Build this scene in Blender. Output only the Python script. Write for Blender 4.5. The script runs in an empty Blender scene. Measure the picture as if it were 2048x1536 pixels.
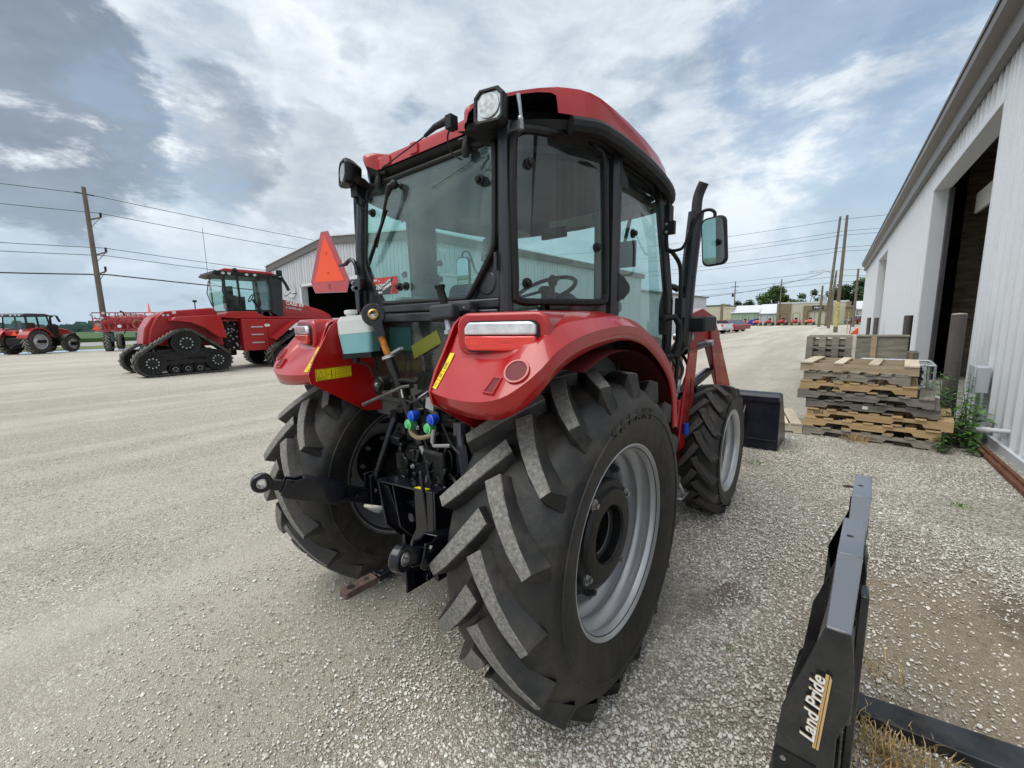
import bpy, bmesh, math, random
from mathutils import Vector, Matrix, Euler
random.seed(7)
R = math.radians
scene = bpy.context.scene
col = scene.collection

# ------------------------------------------------------------------ camera
CAM = (1.6327, -1.5666, 1.5845, 0.6859, -0.1440, -0.0174, 837.17)
def cam_axes():
    yaw, pitch, roll = CAM[3:6]
    cy, sy = math.cos(yaw), math.sin(yaw)
    f = Vector((-sy*math.cos(pitch), cy*math.cos(pitch), math.sin(pitch)))
    r = Vector((cy, sy, 0)); u = r.cross(f)
    return r*math.cos(roll)+u*math.sin(roll), -r*math.sin(roll)+u*math.cos(roll), f
cr, cu, cf = cam_axes()
cam_d = bpy.data.cameras.new('camera'); cam = bpy.data.objects.new('camera', cam_d); col.objects.link(cam)
cam.matrix_world = Matrix(((cr.x, cu.x, -cf.x, CAM[0]), (cr.y, cu.y, -cf.y, CAM[1]), (cr.z, cu.z, -cf.z, CAM[2]), (0, 0, 0, 1)))
cam_d.sensor_width = 36; cam_d.lens = CAM[6]*36/2048; cam_d.clip_start = .02; cam_d.clip_end = 3000
scene.camera = cam
scene.view_settings.view_transform = 'Standard'
scene.view_settings.look = 'None'
scene.view_settings.exposure = 0.72
scene.cycles.max_bounces = 7; scene.cycles.diffuse_bounces = 3; scene.cycles.glossy_bounces = 3; scene.cycles.transparent_max_bounces = 10; scene.cycles.caustics_reflective = False; scene.cycles.caustics_refractive = False
scene.view_settings.gamma = 1
scene.view_settings.use_curve_mapping = False

# ------------------------------------------------------------------ sky and sun
SUN_EL, SUN_AZ = R(64), R(-150)      # azimuth measured from +Y towards +X
world = bpy.data.worlds.new('World'); scene.world = world; world.use_nodes = True
def node(nt, kind, **kw):
    n = nt.nodes.new(kind)
    for k, v in kw.items():
        if k.startswith('i_'):
            n.inputs[k[2:].replace('_', ' ')].default_value = v
        else:
            setattr(n, k, v)
    return n
def build_sky():
    nt = world.node_tree; nt.nodes.clear(); L = nt.links.new
    out = node(nt, 'ShaderNodeOutputWorld')
    tc = node(nt, 'ShaderNodeTexCoord')
    sky = node(nt, 'ShaderNodeTexSky', sky_type='NISHITA', sun_disc=False, sun_elevation=SUN_EL, sun_rotation=SUN_AZ, air_density=1.3, dust_density=2.2)
    bg1 = node(nt, 'ShaderNodeBackground', i_Strength=.10)
    L(sky.outputs[0], bg1.inputs[0])
    sep = node(nt, 'ShaderNodeSeparateXYZ'); L(tc.outputs['Generated'], sep.inputs[0])
    def M(op, a, b=None, c=None, clamp=False):
        m = node(nt, 'ShaderNodeMath', operation=op, use_clamp=clamp)
        for i, v in enumerate((a, b, c)):
            if v is None: continue
            if isinstance(v, (int, float)): m.inputs[i].default_value = v
            else: L(v, m.inputs[i])
        return m.outputs[0]
    sc3 = node(nt, 'ShaderNodeMapping'); sc3.inputs['Scale'].default_value = (1, 1, 1.9); L(tc.outputs['Generated'], sc3.inputs[0])
    def noise(scale, detail, rough, off=(0, 0, 0), dist=0.0, stretch=(1, 1, 1), rot=(0, 0, 0)):
        mp = node(nt, 'ShaderNodeMapping'); mp.inputs['Location'].default_value = off; mp.inputs['Scale'].default_value = stretch
        mp.inputs['Rotation'].default_value = rot
        L(sc3.outputs[0], mp.inputs[0])
        n = node(nt, 'ShaderNodeTexNoise', noise_dimensions='3D'); n.inputs['Scale'].default_value = scale
        n.inputs['Detail'].default_value = detail; n.inputs['Roughness'].default_value = rough; n.inputs['Distortion'].default_value = dist
        L(mp.outputs[0], n.inputs['Vector']); return n.outputs['Fac']
    big = noise(1.3, 3, .5, (3.1, 1.7, 0), .3)
    med = noise(3.0, 12, .60, (1.3, 4.2, 2.0), .25)
    fin = noise(10.0, 10, .62, (5.3, .2, 4.0), .3, (1, 1, 1.3))
    def ramp(fac, stops):
        r = node(nt, 'ShaderNodeValToRGB'); e = r.color_ramp.elements
        while len(e) < len(stops): e.new(.5)
        for el, (p, c) in zip(e, stops): el.position = p; el.color = (*c, 1)
        L(fac, r.inputs[0]); return r.outputs[0]
    def blob(d, c0, c1):          # soft patch of sky around a direction
        v = node(nt, 'ShaderNodeVectorMath', operation='DOT_PRODUCT'); L(tc.outputs['Generated'], v.inputs[0])
        dv = Vector(d).normalized(); v.inputs[1].default_value = dv
        mr = node(nt, 'ShaderNodeMapRange', interpolation_type='SMOOTHSTEP'); L(v.outputs['Value'], mr.inputs[0])
        mr.inputs[1].default_value = c0; mr.inputs[2].default_value = c1; return mr.outputs[0]
    def S(v, a_, b_, c_=0.0, d_=1.0):
        mr = node(nt, 'ShaderNodeMapRange', interpolation_type='SMOOTHSTEP'); L(v, mr.inputs[0])
        for i_, q in enumerate((a_, b_, c_, d_)): mr.inputs[i_+1].default_value = q
        return mr.outputs[0]
    nz = M('ADD', M('MULTIPLY', M('SUBTRACT', med, .5), 2.6), M('MULTIPLY', M('SUBTRACT', fin, .5), 1.1))
    cum = noise(4.6, 12, .52, (2.2, 8.1, .4))
    def mass(d, c0, c1, k=1.0, a=.42, b=.80): return S(M('ADD', M('MULTIPLY', blob(d, c0, c1), .95), M('MULTIPLY', nz, k)), a, b)
    dark = M('MAXIMUM', mass(DARK1, .968, .997, .9, .40, .72), M('MULTIPLY', mass(DARK2, .988, .9995, .9), .60))
    dark = M('MAXIMUM', dark, M('MULTIPLY', mass(DARK3, .988, .9995, 1.0), .30))
    blue = M('MAXIMUM', M('MULTIPLY', mass(BLUE1, .90, 1.0, 1.1, .45, 1.0), .62), M('MULTIPLY', mass(BLUE2, .98, .9995, 1.2, .5, 1.0), .35))
    lumps = S(cum, .50, .60)
    soft = M('MULTIPLY', M('SUBTRACT', M('ADD', M('MULTIPLY', big, .5), M('MULTIPLY', med, .5)), .5), 2.6)
    v = M('ADD', M('ADD', .40, soft), M('MULTIPLY', lumps, .36)); v = M('ADD', v, M('MULTIPLY', M('SUBTRACT', fin, .5), .9), clamp=True)
    c = ramp(v, [(.10, (.58, .62, .655)), (.34, (.475, .52, .56)), (.56, (.385, .435, .485)), (.80, (.30, .355, .415)), (1.0, (.235, .285, .35))])
    dk = ramp(M('ADD', M('MULTIPLY', fin, .6), .2), [(.3, (.17, .21, .26)), (.6, (.125, .155, .20)), (.8, (.20, .235, .28))])
    mc = node(nt, 'ShaderNodeMix', data_type='RGBA'); L(M('MULTIPLY', dark, .90), mc.inputs[0]); L(c, mc.inputs[6]); L(dk, mc.inputs[7]); c = mc.outputs[2]
    bg2 = node(nt, 'ShaderNodeBackground', i_Strength=1.0); L(c, bg2.inputs[0])
    mix = node(nt, 'ShaderNodeMixShader'); L(M('SUBTRACT', .97, blue), mix.inputs[0]); L(bg1.outputs[0], mix.inputs[1]); L(bg2.outputs[0], mix.inputs[2])
    # pale veil towards the horizon
    hz = node(nt, 'ShaderNodeMapRange', interpolation_type='SMOOTHSTEP'); L(sep.outputs[2], hz.inputs[0])
    hz.inputs[1].default_value = .30; hz.inputs[2].default_value = -.02; hz.inputs[3].default_value = 0; hz.inputs[4].default_value = .72
    bg3 = node(nt, 'ShaderNodeBackground', i_Strength=1.0); bg3.inputs[0].default_value = (.31, .40, .49, 1)
    mix2 = node(nt, 'ShaderNodeMixShader'); L(hz.outputs[0], mix2.inputs[0]); L(mix.outputs[0], mix2.inputs[1]); L(bg3.outputs[0], mix2.inputs[2])
    L(mix2.outputs[0], out.inputs[0])
DARK1 = (-.945, .075, .325); DARK2 = (-.893, .292, .335); DARK3 = (-.83, .42, .30); BLUE1 = (.03, .915, .385); BLUE2 = (-.93, .20, .315)
build_sky()
sun_d = bpy.data.lights.new('sun', 'SUN'); sun_d.energy = 1.5; sun_d.angle = R(50); sun_d.color = (1, .96, .9)
sun = bpy.data.objects.new('sun', sun_d); col.objects.link(sun)
sun.rotation_euler = Vector((math.cos(SUN_EL)*math.sin(SUN_AZ), math.cos(SUN_EL)*math.cos(SUN_AZ), math.sin(SUN_EL))).to_track_quat('Z', 'Y').to_euler()
sun.location = (0, 0, 30)

# ------------------------------------------------------------------ helpers
class G:
    """collects geometry; build() links it as one mesh object"""
    def __init__(s): s.v = []; s.f = []; s.m = []
    def add(s, vs, fs, m=0):
        b = len(s.v); s.v += [tuple(v) for v in vs]; s.f += [tuple(b+i for i in f) for f in fs]; s.m += [m]*len(fs); return s
    def box(s, lo, hi, m=0):
        x0, y0, z0 = lo; x1, y1, z1 = hi
        return s.add([(x0,y0,z0),(x1,y0,z0),(x1,y1,z0),(x0,y1,z0),(x0,y0,z1),(x1,y0,z1),(x1,y1,z1),(x0,y1,z1)],
                     [(3,2,1,0),(4,5,6,7),(0,1,5,4),(1,2,6,5),(2,3,7,6),(3,0,4,7)], m)
    def obox(s, c, size, rot=(0,0,0), m=0):
        e = Euler(rot).to_matrix(); h = Vector(size)/2; c = Vector(c)
        vs = [c+e@Vector((sx*h.x, sy*h.y, sz*h.z)) for sz in (-1,1) for sx, sy in ((-1,-1),(1,-1),(1,1),(-1,1))]
        return s.add(vs, [(3,2,1,0),(4,5,6,7),(0,1,5,4),(1,2,6,5),(2,3,7,6),(3,0,4,7)], m)
    def beam(s, p0, p1, w, h, up=(0,0,1), m=0, w1=None, h1=None):
        p0 = Vector(p0); p1 = Vector(p1); d = (p1-p0).normalized(); x = d.cross(Vector(up))
        x = x.normalized() if x.length > 1e-5 else Vector((1,0,0)); z = x.cross(d)
        w1 = w if w1 is None else w1; h1 = h if h1 is None else h1
        vs = [p+x*(a*ww/2)+z*(b*hh/2) for p, ww, hh in ((p0,w,h),(p1,w1,h1)) for a, b in ((-1,-1),(1,-1),(1,1),(-1,1))]
        return s.add(vs, [(3,2,1,0),(4,5,6,7),(0,1,5,4),(1,2,6,5),(2,3,7,6),(3,0,4,7)], m)
    def tube(s, pts, r, n=10, m=0, caps=True, close=False):
        P = [Vector(p) for p in pts]; k = len(P); rr = r if isinstance(r, (list, tuple)) else [r]*k
        T = []
        for i in range(k):
            if close: t = P[(i+1)%k]-P[i-1]
            else: t = (P[min(i+1,k-1)]-P[max(i-1,0)])
            T.append(t.normalized())
        a = Vector((0,0,1)) if abs(T[0].z) < .9 else Vector((1,0,0)); nrm = (a-T[0]*a.dot(T[0])).normalized(); vs = []
        for i in range(k):
            nrm = (nrm-T[i]*nrm.dot(T[i])).normalized(); b = T[i].cross(nrm)
            vs += [P[i]+(nrm*math.cos(2*math.pi*j/n)+b*math.sin(2*math.pi*j/n))*rr[i] for j in range(n)]
        fs = []
        for i in range(k if close else k-1):
            i2 = (i+1) % k
            fs += [(i*n+j, i*n+(j+1)%n, i2*n+(j+1)%n, i2*n+j) for j in range(n)]
        if caps and not close: fs += [tuple(range(n-1,-1,-1)), tuple((k-1)*n+j for j in range(n))]
        return s.add(vs, fs, m)
    def cyl(s, p0, p1, r0, r1=None, n=16, m=0): return s.tube([p0, p1], [r0, r0 if r1 is None else r1], n, m)
    def lathe(s, prof, o=(0,0,0), ax='x', n=32, m=0, a0=0, a1=2*math.pi, closed=False, ms=None):
        o = Vector(o); full = abs(a1-a0-2*math.pi) < 1e-6; cnt = n if full else n+1; vs = []
        for a, r in prof:
            for j in range(cnt):
                t = a0+(a1-a0)*j/n; c, q = r*math.cos(t), r*math.sin(t)
                vs.append(o+{'x': Vector((a,c,q)), 'y': Vector((q,a,c)), 'z': Vector((c,q,a))}[ax])
        k = len(prof)
        for i in range(k if closed else k-1):
            i2 = (i+1) % k
            fs = [(i*cnt+j, i2*cnt+j, i2*cnt+(j+1)%cnt, i*cnt+(j+1)%cnt) for j in range(n)]
            if i == 0: s.add(vs, fs, m if ms is None else ms[i]); b = len(s.v)-len(vs)
            else:
                s.f += [tuple(b+q for q in f) for f in fs]; s.m += [m if ms is None else ms[i]]*len(fs)
        return s
    def disc(s, c, r, ax='x', n=24, m=0, flip=False):
        c = Vector(c); vs = []
        for j in range(n):
            t = 2*math.pi*j/n; a, q = r*math.cos(t), r*math.sin(t)
            vs.append(c+{'x': Vector((0,a,q)), 'y': Vector((q,0,a)), 'z': Vector((a,q,0))}[ax])
        return s.add(vs, [tuple(range(n))[::-1 if flip else 1]], m)
    def prism(s, poly, vec, m=0, ms=None):      # 3-D polygon extruded by a vector
        P = [Vector(p) for p in poly]; n = len(P); v = Vector(vec)
        return s.add(P+[p+v for p in P], [tuple(range(n-1,-1,-1)), tuple(range(n,2*n))]+[(i,(i+1)%n,n+(i+1)%n,n+i) for i in range(n)], m)
    def px(s, poly, x0, x1, m=0): return s.prism([(x0,a,b) for a, b in poly], (x1-x0,0,0), m)
    def py(s, poly, y0, y1, m=0): return s.prism([(a,y0,b) for a, b in poly], (0,y1-y0,0), m)
    def pz(s, poly, z0, z1, m=0): return s.prism([(a,b,z0) for a, b in poly], (0,0,z1-z0), m)
    def sphere(s, c, r, n=12, k=8, m=0):
        sc = (r,r,r) if isinstance(r, (int,float)) else r; vs = []; fs = []
        for i in range(k+1):
            p = math.pi*i/k
            for j in range(n):
                t = 2*math.pi*j/n; vs.append((c[0]+sc[0]*math.sin(p)*math.cos(t), c[1]+sc[1]*math.sin(p)*math.sin(t), c[2]+sc[2]*math.cos(p)))
        for i in range(k): fs += [(i*n+j, (i+1)*n+j, (i+1)*n+(j+1)%n, i*n+(j+1)%n) for j in range(n)]
        return s.add(vs, fs, m)
    def grid(s, rows, m=0, wrap=False):
        n = len(rows[0]); vs = [p for r in rows for p in r]; fs = []
        for i in range(len(rows)-1):
            for j in range(n if wrap else n-1): fs.append((i*n+j, i*n+(j+1)%n, (i+1)*n+(j+1)%n, (i+1)*n+j))
        return s.add(vs, fs, m)
    def bolt(s, c, r, h, ax='x', sgn=1, m=0):
        d = {'x': Vector((sgn,0,0)), 'y': Vector((0,sgn,0)), 'z': Vector((0,0,sgn))}[ax]; c = Vector(c)
        return s.tube([c, c+d*h*.35, c+d*h*.36, c+d*h], [r*1.25, r*1.25, r*.85, r*.8], 6, m)
    def mirror(s, k=0):                           # mirrored copy across x = 0 added to itself
        n = len(s.v); b = list(s.f); mm = list(s.m)
        s.v += [(-x,y,z) for x, y, z in s.v]; s.f += [tuple(n+i for i in f[::-1]) for f in b]; s.m += mm; return s
    def build(s, name, mats, parent=None, ang=32, bevel=0, seg=2, loc=None, rot=None, fix=False):
        me = bpy.data.meshes.new(name); me.from_pydata(s.v, [], s.f); me.validate()
        mats = mats if isinstance(mats, (list, tuple)) else [mats]
        for x in mats: me.materials.append(x)
        if len(mats) > 1 and len(me.polygons) == len(s.m): me.polygons.foreach_set('material_index', s.m)
        if ang:
            me.polygons.foreach_set('use_smooth', [True]*len(me.polygons)); me.set_sharp_from_angle(angle=R(ang))
        if fix:
            bm = bmesh.new(); bm.from_mesh(me); bmesh.ops.remove_doubles(bm, verts=bm.verts, dist=1e-4); bmesh.ops.recalc_face_normals(bm, faces=bm.faces); bm.to_mesh(me); bm.free()
        o = bpy.data.objects.new(name, me); col.objects.link(o)
        if parent: o.parent = parent
        if loc: o.location = loc
        if rot: o.rotation_euler = rot
        if bevel:
            b = o.modifiers.new('bevel', 'BEVEL'); b.width = bevel; b.segments = seg; b.limit_method = 'ANGLE'; b.angle_limit = R(35); b.harden_normals = False
        return o
def mirrored(g): return G_m(g)
def G_m(g):
    h = G(); h.v = [(-x,y,z) for x, y, z in g.v]; h.f = [f[::-1] for f in g.f]; h.m = list(g.m); return h
def tag(o, label=None, cat=None, group=None, kind=None):
    for k, v in (('label', label), ('category', cat), ('group', group), ('kind', kind)):
        if v: o[k] = v
    return o
def thing(name, label, cat, loc=(0,0,0), rz=0, group=None):
    o = bpy.data.objects.new(name, None); col.objects.link(o); o.empty_display_size = .2
    o.location = loc; o.rotation_euler = (0,0,rz); return tag(o, label, cat, group)
KIDS = {}
def copy_tree(o, parent=None):
    c = o.copy(); col.objects.link(c)
    if parent: c.parent = parent
    for ch in [k for k in bpy.data.objects if k.parent is o]: copy_tree(ch, c)
    return c
def inst(o, name=None, parent=None, loc=None, rot=None, scale=None):
    c = o.copy(); col.objects.link(c)
    if parent: c.parent = parent
    if loc is not None: c.location = loc
    if rot is not None: c.rotation_euler = rot
    if scale is not None: c.scale = scale
    return c
def arc(c, r, a0, a1, n, plane='yz', x=0):
    out = []
    for i in range(n+1):
        t = a0+(a1-a0)*i/n; a, b = c[0]+r*math.cos(t), c[1]+r*math.sin(t)
        out.append((x,a,b) if plane == 'yz' else (a,x,b) if plane == 'xz' else (a,b,x))
    return out
def rrect(w, h, r, n=4, cx=0, cy=0):
    out = []
    for sx, sy, a in ((1,1,0),(-1,1,90),(-1,-1,180),(1,-1,270)):
        for i in range(n+1):
            t = R(a+90*i/n); out.append((cx+sx*(w/2-r)+r*math.cos(t), cy+sy*(h/2-r)+r*math.sin(t)))
    return out
def spline(pts, k=6):
    P = [Vector(p) for p in pts]; out = []
    for i in range(len(P)-1):
        a, b, c, d = P[max(i-1,0)], P[i], P[i+1], P[min(i+2,len(P)-1)]
        for j in range(k):
            t = j/k; out.append(.5*((2*b)+(c-a)*t+(2*a-5*b+4*c-d)*t*t+(3*b-a-3*c+d)*t**3))
    return out+[P[-1]]
def text(name, s, size, o, xdir, ydir, m, parent=None, ext=.0012, bold=0, shear=0, align='CENTER', space=1.0):
    cu_ = bpy.data.curves.new(name, 'FONT'); cu_.body = s; cu_.size = size; cu_.extrude = ext; cu_.offset = bold; cu_.shear = shear
    cu_.align_x = align; cu_.align_y = 'CENTER'; cu_.space_character = space; cu_.resolution_u = 3
    t = bpy.data.objects.new(name, cu_); col.objects.link(t)
    dg = bpy.context.evaluated_depsgraph_get(); me = bpy.data.meshes.new_from_object(t.evaluated_get(dg)); me.name = name
    col.objects.unlink(t); bpy.data.objects.remove(t)
    ob = bpy.data.objects.new(name, me); col.objects.link(ob); me.materials.clear(); me.materials.append(m)
    x = Vector(xdir).normalized(); y = Vector(ydir); y = (y-x*y.dot(x)).normalized(); z = x.cross(y); o = Vector(o)
    mw = Matrix(((x.x,y.x,z.x,o.x),(x.y,y.y,z.y,o.y),(x.z,y.z,z.z,o.z),(0,0,0,1)))
    if parent: ob.parent = parent
    ob.matrix_local = mw
    return ob

# ------------------------------------------------------------------ materials
def mat(name, c, rough=.5, metal=0, coat=0, var=.12, vs=3.0, dirt=None, bump=None, spec=.5, c2=None, ts=None, emit=None, rnd=0, coords='Object', rvar=.0):
    """principled with noise variation; dirt=(colour, amount 0..1, scale, lo, hi); bump=(scale, strength, detail)"""
    m = bpy.data.materials.new(name); m.use_nodes = True; nt = m.node_tree; L = nt.links.new
    b = nt.nodes['Principled BSDF']; tc = node(nt, 'ShaderNodeTexCoord')
    vec = tc.outputs[coords]
    if ts:
        mp = node(nt, 'ShaderNodeMapping'); mp.inputs['Scale'].default_value = ts; L(vec, mp.inputs[0]); vec = mp.outputs[0]
    n1 = node(nt, 'ShaderNodeTexNoise', i_Scale=vs, i_Detail=5.0, i_Roughness=.6); L(vec, n1.inputs['Vector'])
    mx = node(nt, 'ShaderNodeMix', data_type='RGBA')
    cc2 = c2 if c2 else tuple(max(0, min(1, q*(1+var*2.2))) for q in c); c1 = c if c2 else tuple(q*(1-var*1.6) for q in c)
    mx.inputs[6].default_value = (*c1, 1); mx.inputs[7].default_value = (*cc2, 1)
    mr = node(nt, 'ShaderNodeMapRange', i_From_Min=.32, i_From_Max=.68); L(n1.outputs['Fac'], mr.inputs[0]); L(mr.outputs[0], mx.inputs[0])
    outc = mx.outputs[2]
    if rnd:
        oi = node(nt, 'ShaderNodeObjectInfo'); hs = node(nt, 'ShaderNodeHueSaturation')
        r2 = node(nt, 'ShaderNodeMapRange', i_To_Min=1-rnd, i_To_Max=1+rnd); L(oi.outputs['Random'], r2.inputs[0]); L(r2.outputs[0], hs.inputs['Value']); L(outc, hs.inputs['Color']); outc = hs.outputs[0]
    rough_out = None
    if dirt:
        dc, da, ds, lo, hi = dirt
        n2 = node(nt, 'ShaderNodeTexNoise', i_Scale=ds, i_Detail=8.0, i_Roughness=.7); L(vec, n2.inputs['Vector'])
        m2 = node(nt, 'ShaderNodeMapRange', i_From_Min=lo, i_From_Max=hi, i_To_Max=da); L(n2.outputs['Fac'], m2.inputs[0])
        mx2 = node(nt, 'ShaderNodeMix', data_type='RGBA'); L(m2.outputs[0], mx2.inputs[0]); L(outc, mx2.inputs[6]); mx2.inputs[7].default_value = (*dc, 1); outc = mx2.outputs[2]
        m3 = node(nt, 'ShaderNodeMapRange', i_To_Min=rough, i_To_Max=min(1, rough+.45)); L(m2.outputs[0], m3.inputs[0]); rough_out = m3.outputs[0]
    elif rvar:
        m3 = node(nt, 'ShaderNodeMapRange', i_From_Min=.3, i_From_Max=.7, i_To_Min=rough, i_To_Max=rough+rvar); L(n1.outputs['Fac'], m3.inputs[0]); rough_out = m3.outputs[0]
    L(outc, b.inputs['Base Color']); b.inputs['Roughness'].default_value = rough
    if rough_out: L(rough_out, b.inputs['Roughness'])
    b.inputs['Metallic'].default_value = metal; b.inputs['Coat Weight'].default_value = coat; b.inputs['Coat Roughness'].default_value = .06
    b.inputs['Specular IOR Level'].default_value = spec
    if emit: b.inputs['Emission Color'].default_value = (*emit[0], 1); b.inputs['Emission Strength'].default_value = emit[1]
    if bump:
        n3 = node(nt, 'ShaderNodeTexNoise', i_Scale=bump[0], i_Detail=float(bump[2] if len(bump) > 2 else 4)); L(vec, n3.inputs['Vector'])
        bp = node(nt, 'ShaderNodeBump', i_Strength=bump[1], i_Distance=.01); L(n3.outputs['Fac'], bp.inputs['Height']); L(bp.outputs[0], b.inputs['Normal'])
    return m
def glass(name, tint, ior=1.45, dust=0.0):
    m = bpy.data.materials.new(name); m.use_nodes = True; nt = m.node_tree; nt.nodes.clear(); L = nt.links.new
    o = node(nt, 'ShaderNodeOutputMaterial'); t = node(nt, 'ShaderNodeBsdfTransparent'); t.inputs[0].default_value = (*tint, 1)
    g = node(nt, 'ShaderNodeBsdfGlossy', i_Roughness=.015); x = node(nt, 'ShaderNodeMixShader'); g.inputs[0].default_value = (.95, 1, 1, 1)
    ge = node(nt, 'ShaderNodeNewGeometry'); dp = node(nt, 'ShaderNodeVectorMath', operation='DOT_PRODUCT'); L(ge.outputs['Incoming'], dp.inputs[0]); L(ge.outputs['Normal'], dp.inputs[1])
    def MM(op, a_, b_=0.0):
        q = node(nt, 'ShaderNodeMath', operation=op)
        for i_, v_ in ((0, a_), (1, b_)):
            if isinstance(v_, (int, float)): q.inputs[i_].default_value = v_
            else: L(v_, q.inputs[i_])
        return q.outputs[0]
    fr = MM('ADD', MM('MULTIPLY', MM('POWER', MM('SUBTRACT', 1.0, MM('ABSOLUTE', dp.outputs['Value'])), 4.2), .93), .065)   # two glass faces, the same from both sides
    L(fr, x.inputs[0]); L(t.outputs[0], x.inputs[1]); L(g.outputs[0], x.inputs[2])
    last = x.outputs[0]
    if dust:
        tc = node(nt, 'ShaderNodeTexCoord'); n = node(nt, 'ShaderNodeTexNoise', i_Scale=2.5, i_Detail=6.0); mp = node(nt, 'ShaderNodeMapping'); mp.inputs['Scale'].default_value = (2, 2, .4)
        L(tc.outputs['Object'], mp.inputs[0]); L(mp.outputs[0], n.inputs['Vector'])
        mr = node(nt, 'ShaderNodeMapRange', i_From_Min=.35, i_From_Max=.75, i_To_Max=dust); L(n.outputs['Fac'], mr.inputs[0])
        d = node(nt, 'ShaderNodeBsdfDiffuse'); d.inputs[0].default_value = (.5, .52, .48, 1); x2 = node(nt, 'ShaderNodeMixShader')
        L(mr.outputs[0], x2.inputs[0]); L(last, x2.inputs[1]); L(d.outputs[0], x2.inputs[2]); last = x2.outputs[0]
    L(last, o.inputs[0]); return m
DUST = (.33, .30, .25)
red = mat('red_paint', (.40, .0045, .005), .32, coat=.6, var=.05, vs=1.5, dirt=((.40, .10, .08), .06, 4, .45, .8))
red_dull = mat('red_paint_dusty', (.33, .012, .016), .42, coat=.35, var=.08, dirt=(DUST, .30, 3, .45, .8))
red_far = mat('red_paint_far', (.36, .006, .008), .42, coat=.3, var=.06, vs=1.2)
black_gloss = mat('black_enamel', (.004, .005, .009), .24, coat=.3, var=.2, dirt=(DUST, .06, 9, .5, .8), spec=.4)
black_plast = mat('black_plastic', (.006, .0065, .007), .50, var=.2, vs=8, dirt=(DUST, .06, 5, .45, .8), bump=(90, .12), spec=.35)
black_trim = mat('black_rubber_trim', (.006, .0065, .007), .42, var=.2, dirt=(DUST, .05, 6, .45, .8), spec=.35)
grey_cover = mat('charcoal_lever_cover', (.035, .038, .042), .65, var=.15)
rubber = mat('tyre_rubber', (.016, .0155, .015), .52, var=.25, vs=6, dirt=((.15, .125, .09), .55, 4.5, .46, .80), bump=(26, .35, 10))
rubber_side = mat('tyre_sidewall_rubber', (.019, .020, .020), .5, var=.25, vs=5, dirt=((.15, .135, .11), .45, 4, .45, .85), bump=(14, .15, 8))
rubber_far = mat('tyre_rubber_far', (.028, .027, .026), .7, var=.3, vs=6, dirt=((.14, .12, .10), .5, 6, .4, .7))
silver = mat('silver_wheel_paint', (.50, .51, .52), .38, metal=.55, var=.06, vs=4, coat=.1)
silver_dk = mat('wheel_disc_paint_shaded', (.035, .037, .04), .5, metal=.2, var=.1, dirt=(DUST, .25, 6, .4, .8))  # dark outer disc face, its colour deepened for the shade inside the rim
cast_black = mat('black_casting', (.005, .0055, .006), .38, var=.3, vs=10, dirt=((.08, .07, .06), .25, 12, .5, .75), bump=(50, .25), spec=.4)
steel = mat('bright_steel', (.42, .42, .42), .3, metal=1, var=.1, vs=20)
galv = mat('galvanised_steel', (.50, .52, .54), .42, metal=.7, var=.12, vs=14)
brass = mat('yellow_zinc', (.50, .30, .10), .4, metal=.8, var=.25, vs=30)
rust = mat('rusty_steel', (.10, .035, .018), .85, c2=(.20, .085, .045), vs=14, bump=(40, .4))
orange_rust = mat('orange_rusty_thread', (.40, .14, .02), .7, var=.4, vs=40)
lens_red = mat('red_lens', (.80, .03, .02), .15, coat=1, var=.25, vs=14, ts=(1, 1, 22), emit=None)
lens_white = mat('clear_lens', (.72, .74, .78), .10, metal=.35, coat=1, var=.12, vs=26)
lamp_glass = mat('lamp_lens', (.62, .64, .62), .12, metal=.6, coat=1, var=.2, vs=60)
yellow = mat('yellow_decal', (.80, .62, .01), .4, var=.03)
decal_black = mat('black_print', (.015, .015, .015), .5, var=.05)
white = mat('white_print', (.78, .78, .76), .45, var=.04)
orange_fl = mat('fluorescent_orange', (.98, .10, .03), .5, var=.03, emit=None)
red_refl = mat('red_reflective_border', (.46, .05, .055), .35, var=.08, coat=.4)
blue_cap = mat('blue_cap', (.005, .06, .48), .4, var=.1)
green_cap = mat('green_cap', (.08, .42, .14), .4, var=.1)
cab_glass = glass('tinted_cab_glass', (.70, .865, .84), dust=.09)
clear_glass = glass('clear_glass', (.8, .88, .86))
mirror = mat('mirror_glass', (.80, .82, .80), .02, metal=1, var=.0)
headliner = mat('cab_interior_grey', (.10, .105, .10), .8, var=.12)
seat_mat = mat('seat_fabric', (.022, .024, .026), .9, var=.2, bump=(200, .3))
console = mat('light_grey_console', (.42, .44, .43), .6, var=.05)
hose = mat('hydraulic_hose', (.013, .013, .014), .45, var=.2)
tan_tube = mat('tan_hose', (.28, .22, .12), .5, var=.1)
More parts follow.
